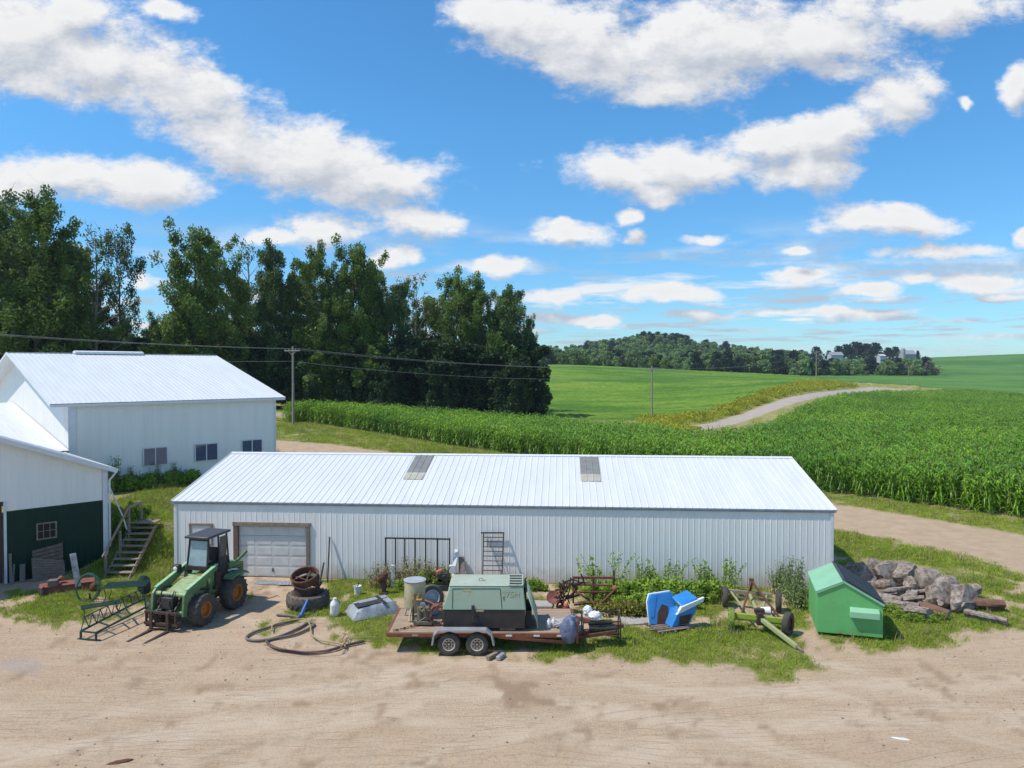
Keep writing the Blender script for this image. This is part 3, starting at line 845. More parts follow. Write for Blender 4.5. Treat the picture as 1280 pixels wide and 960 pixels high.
def tree_meshes(seed, h, width, base=.12, nlimb=26, clumps=4, leaves=75, lsize=.20, steep=.75, sparse=0.0, leaf=LEAF_A, bark=BARK, top=1.0, clr=1.0, tips=0):
    """trunk+limb mesh and crown mesh in local coords"""
    rs = np.random.RandomState(seed)
    mb = MB()
    lean = rs.normal(size=2) * .02 * h
    tp = []
    K = 9
    wob = rs.normal(size=(K, 2)) * .012 * h
    for i in range(K):
        f = i / (K - 1)
        tp.append(Vector((lean[0] * f + wob[i, 0] * f, lean[1] * f + wob[i, 1] * f, h * .93 * f)))
    r0 = h * .014
    mb.tube(tp, [r0 * (1 - .9 * i / (K - 1)) for i in range(K)], 7)
    C = []
    ga = rs.uniform(0, 6)
    for i in range(nlimb):
        f = base + (0.96 - base) * ((i + rs.uniform(0, .8)) / nlimb)
        k = f * (K - 1); a = tp[int(min(k, K - 2))].lerp(tp[int(min(k, K - 2)) + 1], k - int(min(k, K - 2)))
        ga += 2.4 + rs.normal() * .4
        prof = math.sin(math.pi * min(1, (f * .82 + .18)) ** 1.15) ** .6
        ln = width / 2 * (prof * .9 + .12) * rs.uniform(.65, 1.25)
        el = steep * rs.uniform(.7, 1.25) * (0.5 + f * .75)
        el = min(el, 1.35)
        dirv = Vector((math.cos(ga) * math.cos(el), math.sin(ga) * math.cos(el), math.sin(el)))
        L_ = ln / max(.35, math.cos(el)); L_ = min(L_, h * .34, (h * 1.0 - a.z) / max(.2, math.sin(el)) * top)
        L_ = max(L_, .8)
        pts = [a, a + dirv * L_ * .5 + Vector(rs.normal(size=3)) * .05 * L_, a + dirv * L_ + Vector(rs.normal(size=3)) * .07 * L_]
        rr = r0 * (1 - f) * .5 + .03
        mb.tube(pts, [rr, rr * .6, .015], 5)
        if rs.rand() < sparse:
            for q in range(4):
                s_ = pts[1].lerp(pts[2], rs.rand()); e_ = s_ + (dirv + Vector(rs.normal(size=3)) * .5) * L_ * .3
                mb.tube([s_, e_], [.03, .01], 4)
            continue
        for c in range(clumps):
            t_ = rs.uniform(.30, 1.0)
            p = a.lerp(pts[2], t_) + Vector(rs.normal(size=3)) * .09 * L_
            if c % 2 == 0: mb.tube([a.lerp(pts[2], t_ * .8), p], [.03, .012], 4)
            rad = clr * rs.uniform(.55, 1.2) * (.55 + .035 * h) * (1.15 - .5 * f)
            m = int(leaves * 2.3 * rad * rs.uniform(.6, 1.2))
            q = rs.normal(size=(m, 3)); q /= np.linalg.norm(q, axis=1)[:, None] + 1e-9
            q *= (rs.rand(m) ** .45)[:, None] * rad * np.array([1, 1, .85 + steep * .45])
            C.append(q + np.array(p)[None])
    # apex
    for c in range(5):
        p = tp[-1] + Vector((rs.normal() * .4, rs.normal() * .4, rs.uniform(-.06, .05) * h))
        m = int(leaves * .9); q = rs.normal(size=(m, 3)) * .5 * clr
        C.append(q * np.array([1, 1, 1.6]) + np.array(p)[None])
    C = np.concatenate(C)
    V = leaf_quads(rs, C, lsize)
    me = np_mesh('crown', V, quads(len(C)), leaf)
    tm = bpy.data.meshes.new('trunk'); tm.from_pydata(mb.v, [], mb.f); tm.update(); tm.materials.append(bark)
    tm.polygons.foreach_set('use_smooth', [True] * len(tm.polygons))
    return tm, me


TREEKINDS = {}; TREEH = {}


def treekind(key, **kw):
    TREEKINDS[key] = tree_meshes(**kw)
    co = np.empty(len(TREEKINDS[key][1].vertices) * 3, np.float32); TREEKINDS[key][1].vertices.foreach_get('co', co); TREEH[key] = float(np.percentile(co[2::3], 99.7))


treekind('a', seed=1, h=26, width=10.5, leaf=LEAF_A, nlimb=34, clumps=5, leaves=80)
treekind('b', seed=2, h=26, width=9, leaf=LEAF_B, nlimb=32, clumps=5, leaves=75)
treekind('c', seed=3, h=26, width=12, leaf=LEAF_A, nlimb=36, clumps=5, leaves=75, base=.08)
treekind('d', seed=4, h=26, width=9, leaf=LEAF_B, nlimb=28, clumps=4, leaves=45, sparse=.2)
treekind('e', seed=5, h=26, width=8, leaf=LEAF_C, nlimb=28, clumps=4, leaves=62, sparse=.1)
treekind('bare', seed=6, h=26, width=8, leaf=LEAF_B, nlimb=30, clumps=3, leaves=14, sparse=.75, bark=BARK_P, clr=.7)
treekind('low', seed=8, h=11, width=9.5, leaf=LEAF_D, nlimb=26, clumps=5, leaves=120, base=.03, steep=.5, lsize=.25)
treekind('low2', seed=9, h=10, width=9, leaf=LEAF_A, nlimb=26, clumps=5, leaves=110, base=.03, steep=.5, lsize=.24)
treekind('low3', seed=10, h=12, width=8, leaf=LEAF_C, nlimb=24, clumps=4, leaves=100, base=.05, steep=.6, lsize=.22)


def tree(kind, px, top_y, d, label, cat='tree', group=None, name=None, wscale=1.0, rz=None, pyoff=0):
    p = PD(px, 460, d); z0 = gz1(p.x, p.y)
    r_ = ray(px, top_y); ztop = H + r_[2] / r_[1] * d
    hh = ztop - z0
    tm, cm = TREEKINDS[kind]
    h0 = TREEH[kind]
    s = hh / h0
    o = thing(name or ('cottonwood_tree' if h0 > 16 else 'bushy_tree'), label, cat, (p.x, p.y, z0 - .1), rz if rz is not None else random.uniform(0, 6.28), group)
    o.scale = (s * wscale, s * wscale, s)
    obj_from('trunk', tm, o); obj_from('crown', cm, o)
    return o


G_F = 'tall trees along the edge of the wood'
FOREST = [
    ('b', -52, 236, 96, .85, 'tall tree cut by the left border of the photo, behind the barn roof'),
    ('c', 42, 236, 96, .95, 'tallest dark tree over the peak of the large barn roof'),
    ('d', 8, 238, 104, .9, 'thin lacy treetop standing next to the tallest tree above the barn peak'),
    ('a', 82, 300, 100, .8, 'shorter dark tree tucked against the right side of the tallest tree'),
    ('bare', 122, 282, 103, .9, 'half bare tree with grey twigs against the sky above the barn ridge vent'),
    ('d', 152, 282, 106, .75, 'slim tree with loose foliage between the half bare tree and the wide gap'),
    ('a', 238, 283, 104, .95, 'dense pointed tree just right of the gap in the treeline'),
    ('e', 296, 318, 108, .9, 'pale leaved tree between the pointed tree and the pole'),
    ('bare', 312, 300, 112, .8, 'tree with pale bare limbs behind the pale leaved tree'),
    ('b', 340, 306, 110, .75, 'bluish narrow tree above the left utility pole'),
    ('c', 390, 305, 112, .8, 'broad green tree just right of the left utility pole'),
    ('a', 436, 303, 114, .9, 'tree with the highest top in the middle of the wood'),
    ('b', 468, 332, 118, .7, 'narrow tree hugging the right side of the middle treetop'),
    ('b', 500, 350, 118, .8, 'lower tree left of the dead grey spire'),
    ('bare', 522, 340, 122, .8, 'dead grey leafless spire poking above the wood'),
    ('a', 568, 340, 122, .85, 'round headed tree just right of the dead grey spire'),
    ('c', 602, 346, 126, .8, 'second tree from the right hand end of the wood'),
    ('b', 640, 357, 128, .85, 'slightly shorter tree near the right hand end of the wood'),
    ('a', 664, 395, 131, .5, 'last tree at the right hand end of the wood, above the bean field'),
]
for (k, px, ty, d, ws, lb) in FOREST:
    d = d + 8 if 200 < px < 600 else d + 4
    tree(k, px, ty, d, lb, 'tree', G_F, wscale=ws)
# second rank and the dark undergrowth that fill the wood
G_B = 'trees filling the wood behind the front rank'
rr_ = random.Random(5)
for i, px in enumerate(range(-20, 650, 36)):
    sky_y = np.interp(px, [0, 60, 100, 190, 240, 340, 440, 520, 600, 690], [290, 295, 340, 396, 332, 336, 340, 366, 362, 398]) + rr_.uniform(0, 14)
    tree(rr_.choice('abce'), px + rr_.uniform(-8, 8), sky_y, 116 + px * .034 + rr_.uniform(0, 6), 'dark tree filling the wood behind the front row of tall trees', 'tree', G_B, wscale=.95)
G_U = 'bushes at the foot of the wood'
for i, px in enumerate(range(-40, 672, 25)):
    ty = rr_.uniform(402, 440)
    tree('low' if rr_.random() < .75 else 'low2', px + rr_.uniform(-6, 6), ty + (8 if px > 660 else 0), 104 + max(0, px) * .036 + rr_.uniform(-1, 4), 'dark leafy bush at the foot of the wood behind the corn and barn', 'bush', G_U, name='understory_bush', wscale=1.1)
for px, ty, lb in ((388, 466, 'bright leafed bush beside the foot of the left utility pole'), (480, 458, 'light green bush in front of the dark wood, halfway along it'), (545, 448, 'rounded green bush in front of the wood right of the middle'),
               (215, 398, 'light green young tree in the gap of the treeline'), (640, 452, 'rounded bush at the dark foot of the right end of the wood')):
    tree('low' if px != 215 else 'low3', px, ty, 102 + px * .03, lb, 'bush', None, name='young_tree', wscale=.9 if px != 388 else .7)

# ------------------------------------------------------------------ corn
def corn_clump(seed):
    rs = np.random.RandomState(seed); V = []; Fq = []; MI = []

    def strip(pts, ws, side, mi):
        o = len(V)
        for p, w_ in zip(pts, ws): V.extend([p - side * w_, p + side * w_])
        for i in range(len(pts) - 1): Fq.append((o + 2 * i, o + 2 * i + 1, o + 2 * i + 3, o + 2 * i + 2)); MI.append(mi)
    for k in range(4):
        bx = np.array([(k - 1.5) * .19 + rs.normal() * .03, rs.normal() * .05, 0]); h = rs.uniform(2.25, 2.6)
        lean = rs.normal(size=3) * .06; lean[2] = 0
        tip = bx + np.array([0, 0, h]) + lean
        for s_ in (np.array([1, 0, 0.]), np.array([0, 1., 0])): strip([bx, bx * .4 + tip * .6, tip], [.016, .013, .006], s_, 0)
        a = rs.uniform(0, 3.14)
        for i in range(11):
            f = .10 + .86 * i / 10
            a += math.pi + rs.normal() * .35
            dv = np.array([math.cos(a), math.sin(a), 0]); sd_ = np.array([-dv[1], dv[0], 0])
            o = bx * (1 - f) + tip * f; ln = (.85 - .45 * abs(f - .55)) * rs.uniform(.8, 1.15) * (1 if f < .9 else .6)
            st_ = rs.uniform(.8, 1.25)
            pts = []; z = 0
            for q in range(5):
                t_ = q / 4
                pts.append(o + dv * ln * (t_ * .9) + np.array([0, 0, ln * (t_ * 1.05 * st_ - t_ * t_ * 1.25 * (1.25 if f < .7 else .8))]))
            strip(pts, [.02, .045, .045, .03, .004], sd_ + np.array([0, 0, rs.normal() * .25]), 0)
        for i in range(4 if k == 0 else 0):
            a2 = rs.uniform(0, 6.28); e = tip + np.array([math.cos(a2) * .09, math.sin(a2) * .09, .24])
            strip([tip, e], [.012, .004], np.array([math.sin(a2), -math.cos(a2), 0]), 1)
    me = np_mesh('corn_plant', np.array(V), np.array(Fq), [CORN_L, CORN_T], matidx=MI)
    return bpy.data.objects.new('corn_plant', me)


xs, ys = np.meshgrid(np.arange(-50, 175, .76), np.arange(26, 225, .76))
ang = R(28); cx_, cy_ = 10, 80
gx = (xs - cx_); gy = (ys - cy_)
X_ = (gx * math.cos(ang) - gy * math.sin(ang) + cx_).ravel(); Y_ = (gx * math.sin(ang) + gy * math.cos(ang) + cy_).ravel()
rs = np.random.RandomState(3)
X_ += rs.normal(size=X_.size) * .06; Y_ += rs.normal(size=X_.size) * .06
k_ = in_poly(X_, Y_, CORN_POLY)
pxx, _ = proj(X_, np.maximum(Y_, 5), 0)
k_ &= (pxx < 1420) & (pxx > 330)
# far part can be thinner: only its tops show
X_, Y_ = X_[k_], Y_[k_]
kinds = [corn_clump(s_) for s_ in range(5)]
m_ = len(X_)
Zc = gz(X_, Y_)
edge = seg_dist(X_, Y_, CORN_NEAR)
sc_ = rs.uniform(.84, 1.12, m_) * (0.93 + .18 * fbm(X_ * .05, Y_ * .05, 3)) * (.84 + .16 * sstep(0, 2.5, edge))
rot_ = np.zeros((m_, 3)); rot_[:, 2] = ang + rs.choice([0, math.pi], m_) + rs.normal(size=m_) * .12; rot_[:, :2] = rs.normal(size=(m_, 2)) * .03
scatter('corn_field', np.stack([X_, Y_, Zc], 1), rot_, sc_, rs.randint(0, 5, m_), kinds, 'tall green standing corn behind the long shed', 'corn')
print('corn clumps', m_)

# ------------------------------------------------------------------ grass tufts
def tuft(seed, n=16, h=.13, spread=.14, m=BLADE, wid=.006):
    rs = np.random.RandomState(seed); V = []; Fq = []
    for i in range(n):
        b = np.array([rs.normal() * spread * .6, rs.normal() * spread * .6, -.01]); a = rs.uniform(0, 6.28); hh = h * rs.uniform(.5, 1.3)
        dv = np.array([math.cos(a), math.sin(a), 0]); sd_ = np.array([-dv[1], dv[0], 0]) * wid * rs.uniform(.7, 1.4)
        l = rs.uniform(.2, .8) * hh
        p1, p2 = b + dv * l * .3 + np.array([0, 0, hh * .6]), b + dv * l + np.array([0, 0, hh])
        o = len(V); V.extend([b - sd_, b + sd_, p1 + sd_ * .8, p1 - sd_ * .8, p2 + sd_ * .15, p2 - sd_ * .15]); Fq += [(o, o + 1, o + 2, o + 3), (o + 3, o + 2, o + 4, o + 5)]
    return bpy.data.objects.new('grass_tuft', np_mesh('grass_tuft', np.array(V), np.array(Fq), m))


tufts = [tuft(1, 26, .07), tuft(2, 24, .05, .16), tuft(3, 28, .09, .18), tuft(4, 24, .06, .2), tuft(5, 9, .2, .12, STRAW, .005)]
rs = np.random.RandomState(8)


def mask_at(x, y, A):
    px = (x / np.maximum(y, 7) * F + 640)
    j = np.clip(np.interp(px, tpx, np.arange(NP)), 0, NP - 1).astype(int)
    i = np.clip(np.interp(y, td, np.arange(ND_)), 0, ND_ - 1).astype(int) + 3
    return A[i, j]


def grass_scatter(name, x0, x1, y0, y1, dens, smin, smax, lab, thr=.45, straw=.06, cond=None):
    n = int((x1 - x0) * (y1 - y0) * dens)
    x = rs.uniform(x0, x1, n); y = rs.uniform(y0, y1, n)
    m = mask_at(x, y, grass); keep = rs.rand(n) < sstep(thr - .25, thr + .35, m)
    u, v = shed_local(x, y); keep &= ~((u > -.05) & (v > -.02) & (v < 11.8) & (u < SHED_LEN + .05))
    bu = (x - B1.x) * BU_.x + (y - B1.y) * BU_.y; bv = -(x - B1.x) * BU_.y + (y - B1.y) * BU_.x
    keep &= ~((bu > -14) & (bu < 12.8) & (bv > 0))
    fu = (x - (-18.8)) * -.7071 + (y - 32.85) * -.7071; fv = (x + 18.8) * -.7071 + (y - 32.85) * .7071
    keep &= ~((fu > 0) & (fv > -.0))
    keep &= ~in_poly(x, y, CORN_POLY)
    pxx, _ = proj(x, y, 0); keep &= (pxx > -30) & (pxx < 1310)
    if cond is not None: keep &= cond(x, y)
    x, y = x[keep], y[keep]; n = len(x)
    r = np.zeros((n, 3)); r[:, 2] = rs.uniform(0, 6.28, n)
    s = rs.uniform(smin, smax, n) * (.6 + .8 * fbm(x * .6, y * .6, 3))
    idx = np.where(rs.rand(n) < straw, 4, rs.randint(0, 4, n))
    print(name, n)
    return scatter(name, np.stack([x, y, gz(x, y)], 1), r, s, idx, [bpy.data.objects.new('grass_tuft', t.data) for t in tufts], lab, 'grass')


BU_ = (Vector((-16.7, 50.2, 0)) - Vector((-25.75, 41.15, 0))).normalized(); B1 = Vector((-25.75, 41.15, 0))
grass_scatter('yard_grass', -22, 24, 19, 31, 75, .6, 1.25, 'short green grass growing in patches over the sandy yard')
grass_scatter('bank_grass', -22, -8, 31, 46, 60, 1.0, 2.0, 'rough green grass on the bank between the buildings')
grass_scatter('track_grass', 12, 45, 24, 62, 34, .9, 1.6, 'mown grass strips on both sides of the sandy track')
grass_scatter('edge_grass', -40, 20, 58, 98, 9, 1.6, 2.6, 'grass strip between the track and the standing corn')
# pale stalks along the road verge
def verge_pts():
    n = 26000
    x = rs.uniform(10, 110, n); y = rs.uniform(100, 290, n)
    m = mask_at(x, y, yel); keep = (rs.rand(n) < m * .45 + .15 * mask_at(x, y, (roadside_left * (droad > 4) * (PX > 800)).astype(float)))
    x, y = x[keep], y[keep]; return x, y
vx, vy = verge_pts(); n = len(vx); r = np.zeros((n, 3)); r[:, 2] = rs.uniform(0, 6.28, n)
GOLD = leafmat('goldenrod', (0.42, 0.38, 0.03), (0.26, 0.29, 0.03), tr=.2)


def flower_clump(seed):
    rs2 = np.random.RandomState(seed)
    C = rs2.normal(size=(60, 3)) * np.array([.5, .5, .12]) + np.array([0, 0, .75])
    D = rs2.normal(size=(70, 3)) * np.array([.5, .5, .2]) + np.array([0, 0, .4])
    V = np.concatenate([leaf_quads(rs2, C, .10), leaf_quads(rs2, D, .13)])
    return bpy.data.objects.new('flower_clump', np_mesh('flower_clump', V, quads(130), [GOLD, BLADE], matidx=[0] * 60 + [1] * 70))


scatter('verge_flowers', np.stack([vx, vy, gz(vx, vy)], 1), r, rs.uniform(.8, 1.5, n), rs.randint(0, 3, n), [flower_clump(i) for i in range(3)], 'yellow flowering weeds along the far side of the road', 'flowers')
print('verge', n)

# ------------------------------------------------------------------ far woods
def far_tree(seed, leaf, h=11, w=9, n=1500, ls=.5):
    rs = np.random.RandomState(seed); C = []
    for k in range(26):
        a = rs.uniform(0, 6.28); f = rs.uniform(.15, 1); r_ = w / 2 * math.sin(math.pi * (f * .75 + .2)) ** .7 * rs.uniform(.3, .9)
        c = np.array([math.cos(a) * r_, math.sin(a) * r_, h * f * .88]); q = rs.normal(size=(n // 26, 3)); q /= np.linalg.norm(q, axis=1)[:, None]
        C.append(c + q * rs.uniform(.9, 1.7))
    C = np.concatenate(C); m = len(C)
    V = leaf_quads(rs, C, ls)
    return bpy.data.objects.new('far_tree', np_mesh('far_tree', V, quads(m), leaf))


far_kinds = [far_tree(1, LEAF_F), far_tree(2, LEAF_F, 12, 8), far_tree(3, LEAF_F, 9, 9), far_tree(4, LEAF_FD, 12, 8), far_tree(5, LEAF_DEAD, 9, 7, 500), far_tree(6, LEAF_C, 8, 8)]
rs = np.random.RandomState(21)
pts = []; idx = []; scl = []


def wood(px0, px1, d0f, d1f, n, hs=1.0, kinds=(0, 1, 2, 3), pr=None):
    for _ in range(n):
        px = rs.uniform(px0, px1); d = rs.uniform(d0f(px), d1f(px)); p = PD(px, 460, d)
        pts.append((p.x, p.y, gz1(p.x, p.y) - .3)); idx.append(rs.choice(kinds, p=pr)); scl.append(hs * rs.uniform(.7, 1.15))


# wooded hill behind the bean field, continuing to the right as a lower belt
wood(560, 1010, lambda p: 425 if p < 960 else 440, lambda p: 800, 900, 1.05, (0, 1, 2, 3, 4, 5), [.34, .24, .2, .12, .04, .06])
wood(560, 1000, lambda p: 415, lambda p: 450, 170, .9, (0, 1, 2, 3, 5), [.3, .2, .2, .15, .15])
wood(900, 1010, lambda p: 415, lambda p: 440, 45, 1.15, (0, 1, 3), [.4, .3, .3])
wood(985, 1165, lambda p: 425, lambda p: 480, 190, .85, (0, 1, 2, 3, 4, 5), [.25, .2, .2, .15, .08, .12])
wood(745, 800, lambda p: 425, lambda p: 440, 22, .8, (4,))
wood(800, 860, lambda p: 690, lambda p: 760, 60, 1.15, (0, 3), [.5, .5])
wood(1100, 1400, lambda p: 1400, lambda p: 1500, 60, .8, (3,))
wood(-400, 700, lambda p: 600, lambda p: 800, 500, 1.1, (0, 1, 3), [.4, .3, .3])
rt = np.zeros((len(pts), 3)); rt[:, 2] = rs.uniform(0, 6.28, len(pts))
scatter('far_woods', pts, rt, scl, idx, far_kinds, 'wooded hill and tree belts beyond the bean field', 'woods')

# lone bushes in front of the belt
for px, ty, d, lb in ((993, 459, 400, 'round dark bush at the front of the far tree belt, left of the distant pole'), (1164, 452, 440, 'last round bush at the right end of the far tree belt')):
    p = PD(px, 460, d); z0 = gz1(p.x, p.y); o = obj_from('round_bush', far_kinds[2].data); o.location = (p.x, p.y, z0 - .2); r_ = ray(px, ty); s = (H + r_[2] / r_[1] * d - z0) / 9
    o.scale = (s * 1.4, s * 1.4, s); tag(o, lb, 'bush')

# farmstead on the skyline
HOUSE_W = mat('far_white', (.55, .55, .57), rough=.6); ROOF_G = mat('far_grey_roof', (.30, .30, .33), rough=.7)
FD = 640.
for i, (px, ty, w_, lb) in enumerate(((1020, 433, 1.0, 'first dark tree of the skyline farmstead, left of the farmhouse'), (1036, 438, .8, 'low dark tree beside the farmhouse gable'), (1048, 432, 1.0, 'dark tree behind the farmhouse roof'),
        (1058, 430, 1.2, 'dark tree just right of the farmhouse roof'), (1070, 427, 1.4, 'tallest rounded dark tree of the farmstead grove'), (1083, 429, 1.2, 'dark tree right of the tallest one in the grove'), (1094, 428, 1.1, 'rightmost dark tree of the farmstead grove'),
        (1110, 434, 1.0, 'left one of the pair of dark trees beside the grey barn'), (1119, 433, 1.0, 'right one of the pair of dark trees beside the grey barn'), (1147, 438, .55, 'small dark tree at the right end of the grey barn'))):
    d = FD + 10 * (i % 3); p = PD(px, 460, d); z0 = gz1(p.x, p.y) - 1; r_ = ray(px, ty); s = (H + r_[2] / r_[1] * d - z0) / 12
    o = obj_from('farmstead_tree', far_kinds[3].data); o.location = (p.x, p.y, z0); o.scale = (s * w_, s * w_, s); tag(o, lb, 'tree', 'dark trees of the distant farmstead')


def gable_house(name, label, px0, px1, y_eave, y_ridge, d, depth, wallm, roofm, rz=0.0, chim=False):
    a = PD(px0, 460, d); b_ = PD(px1, 460, d); z0 = gz1((a.x + b_.x) / 2, d) - .5
    ze = H + ray(640, y_eave)[2] / ray(640, y_eave)[1] * d - z0; zr = H + ray(640, y_ridge)[2] / ray(640, y_ridge)[1] * d - z0
    o = thing(name, label, 'building', (a.x, a.y, z0), rz); Lx = b_.x - a.x
    w = MB(); w.prism([(0, 0, 0), (0, depth, 0), (0, depth, ze), (0, depth / 2, zr - .1), (0, 0, ze)], (Lx, 0, 0)); w.build('wall', wallm, o, smooth=0)
    r = MB(); r.prism([(-.4, -.5, ze - .1), (-.4, depth / 2, zr), (-.4, depth + .5, ze - .1), (-.4, depth + .5, ze + .15), (-.4, depth / 2, zr + .25), (-.4, -.5, ze + .15)], (Lx + .8, 0, 0)); r.build('roof', roofm, o, smooth=0)
    for q in (.25, .55, .8):
        f = MB(); f.box((Lx * q, -.06, ze * .5), (1.2, .1, 1.4)); f.build('window', DARKF, o)
    return o


DARKF = mat('far_window', (.05, .05, .06), rough=.3)
gable_house('farmhouse', 'white farmhouse in front of the dark grove on the skyline', 1039, 1054, 444, 440.2, 615, 8, HOUSE_W, ROOF_G)
gable_house('farm_shed', 'small white shed between the grove and the pair of dark trees', 1100, 1107, 445, 443, 615, 6, HOUSE_W, HOUSE_W)
gable_house('distant_barn', 'pale grey gabled barn beside the silo on the skyline', 1131, 1145, 443, 438, 625, 10, mat('far_pinkish', (.42, .40, .43), rough=.8), ROOF_G)
p = PD(1128.5, 460, 622); z0 = gz1(p.x, p.y) - .5; s_ = thing('silo', 'grey concrete silo touching the pale barn on the skyline', 'silo', (p.x, p.y, z0))
zt = H + ray(640, 435.5)[2] / ray(640, 435.5)[1] * 622 - z0
q = MB(); q.lathe((0, 0, 0), (0, 0, 1), [(1.9, 0), (1.9, zt - 1)], 20); q.build('cylinder_wall', mat('far_conc', (.40, .40, .42), rough=.9), s_)
q = MB(); q.lathe((0, 0, zt - 1), (0, 0, 1), [(1.9, 0), (1.6, .7), (.9, 1.3), (0.01, 1.5)], 20); q.build('dome', ROOF_G, s_)
# ------------------------------------------------------------------ sheet-metal buildings
WHITE_W = mat('white_wall_steel', (0.83, 0.805, 0.765), (0.76, 0.74, 0.70), scale=0.8, rough=0.5, stretch=(2.5, 2.5, .2), spec=.3, detail=8, splash=.6)
WHITE_R = mat('white_roof_steel', (0.66, 0.67, 0.665), (0.60, 0.605, 0.60), scale=0.9, rough=0.42, spec=.4, stretch=(2.2, .25, 1), detail=9)
WHITE_T = mat('white_trim', (0.70, 0.71, 0.72), (0.62, 0.63, 0.65), scale=3, rough=0.45)
GREEN_W = mat('dark_green_steel', (0.008, 0.038, 0.026), (0.006, 0.028, 0.02), scale=1, rough=0.5, spec=.25)
WOOD_G = mat('weathered_wood', (0.25, 0.21, 0.175), (0.15, 0.12, 0.095), scale=5, rough=.85, stretch=(1, 1, 6), bump=.3, detail=8)
WOOD_L = mat('grey_board', (0.31, 0.25, 0.19), (0.19, 0.145, 0.10), scale=6, rough=.85, stretch=(1, 5, 1), bump=.3, detail=8)
WOOD_B = mat('brown_timber', (0.17, 0.105, 0.07), (0.10, 0.06, 0.04), scale=6, rough=.85, bump=.3, detail=8)
GLASS = mat('window_glass', (0.05, 0.085, 0.17), (0.03, 0.05, 0.10), scale=1.5, rough=0.06, spec=.8)
FIBER = mat('skylight_panel', (0.26, 0.25, 0.225), (0.17, 0.165, 0.15), scale=2.2, rough=.5, stretch=(1, 3, 1))
FIBER2 = mat('skylight_panel_dirty', (0.48, 0.45, 0.36), (0.36, 0.33, 0.25), scale=3, rough=.6)
DARKG = mat('dark_gap', (0.02, 0.02, 0.022), rough=.8)


def ribbed(mb, o, u, w, n, length, pitch=0.245, amp=0.009, ztop=None, zbot=None, base=.62, minor=True):
    """ribbed sheet from o along u (length), spanning vector w (w may depend on position through ztop/zbot on vertical sheets)"""
    o, u, w, n = Vector(o), Vector(u), Vector(w), Vector(n)
    xs = []; t = 0
    while t < length - 1e-6:
        xs += [(t, 0), (t + pitch * .80, 0), (t + pitch * .86, amp), (t + pitch * .94, amp)]
        t += pitch
    xs = [(min(a, length), d) for a, d in xs] + [(length, 0)]
    vs = []
    for a, d in xs:
        p = o + u * a + n * d
        if ztop is None:
            vs += [p, p + w]
        else:
            p0 = Vector((p.x, p.y, p.z + (zbot(a) if zbot else 0))); p1 = Vector((p.x, p.y, p.z + ztop(a)))
            vs += [p0, p1]
    fs = [(2 * i, 2 * i + 2, 2 * i + 3, 2 * i + 1) for i in range(len(xs) - 1) if xs[i + 1][0] - xs[i][0] > 1e-6]
    mb.add(vs, fs)
    return mb


# ---- long white shed: local x along the front wall, y into the building
SH = thing('storage_shed', 'long low white metal shed with two grey skylight panels in its roof', 'shed', SHED_L, SHED_RZ)
LN, WD, HE = SHED_LEN, SHED_W, 3.36
HR = HE + 1.46
X, Y, Z = Vector((1, 0, 0)), Vector((0, 1, 0)), Vector((0, 0, 1))
w = MB()
DX0, DX1 = 2.92, 6.02      # garage door opening
ribbed(w, (0, 0, 0.02), X, Z, -Y, DX0 - .14, ztop=lambda a: HE - 0.02)
ribbed(w, (DX0 - .14, 0, 0.02), X, Z, -Y, DX1 - DX0 + .28, zbot=lambda a: 2.40, ztop=lambda a: HE - 0.02)
ribbed(w, (DX1 + .14, 0, 0.02), X, Z, -Y, LN - DX1 - .14, ztop=lambda a: HE - 0.02)
gable = lambda a: HE + (HR - HE) * (1 - abs(a - WD / 2) / (WD / 2)) - 0.02
ribbed(w, (LN, 0, 0.02), Y, Z, X, WD, ztop=gable)
ribbed(w, (0, WD, 0.02), -Y, Z, -X, WD, ztop=gable)
ribbed(w, (LN, WD, 0.02), -X, Z, Y, LN, ztop=lambda a: HE - .02)
w.build('wall', WHITE_W, SH, smooth=0)
for x, y in ((0, 0), (LN, 0), (0, WD), (LN, WD)):
    t = MB(); sx_, sy_ = (-1 if x == 0 else 1), (-1 if y == 0 else 1)
    t.box((x - sx_ * .05, y + sy_ * .026, HE / 2), (.13, .012, HE - .04)); t.box((x + sx_ * .026, y - sy_ * .05, HE / 2), (.012, .13, HE - .04)); t.build('corner_trim', WHITE_T, SH, smooth=0)
r = MB(); OV = .07
for s in (0, 1):
    if s == 0: o, u, wv = Vector((-.12, -OV, HE - OV * .25 + .01)), X, Vector((0, WD / 2 + OV, (HR - HE) * (WD / 2 + OV) / (WD / 2)))
    else: o, u, wv = Vector((LN + .12, WD + OV, HE - OV * .25 + .01)), -X, Vector((0, -(WD / 2 + OV), (HR - HE) * (WD / 2 + OV) / (WD / 2)))
    n = u.cross(wv).normalized()
    ribbed(r, o, u, wv, n, LN + .24, pitch=.305, amp=.02, base=.7)
    ribbed(r, o - n * .03, u, wv, n, LN + .24, pitch=4, amp=0)
rf = r.build('roof', WHITE_R, SH, smooth=0)
k = MB(); sl_ = (HR - HE) / (WD / 2)
k.prism([(-.14, WD / 2 - .2, HR - .2 * sl_ + .035), (-.14, WD / 2, HR + .05), (-.14, WD / 2 + .2, HR - .2 * sl_ + .035), (-.14, WD / 2, HR + .02)], (LN + .28, 0, 0))
k.build('ridge_cap', WHITE_T, rf, smooth=0)
for x in (-.135, LN + .105):
    k = MB()
    for s in (0, 1):
        y0 = -OV if s == 0 else WD + OV
        k.bar((x + .015, y0, HE - OV * sl_ - .02), (x + .015, WD / 2, HR - .02), .03, .13)
    k.build('rake_trim', WHITE_T, rf, smooth=0)
k = MB(); k.box((LN / 2, -OV + .02, HE - OV * sl_ - .06), (LN + .2, .03, .10))
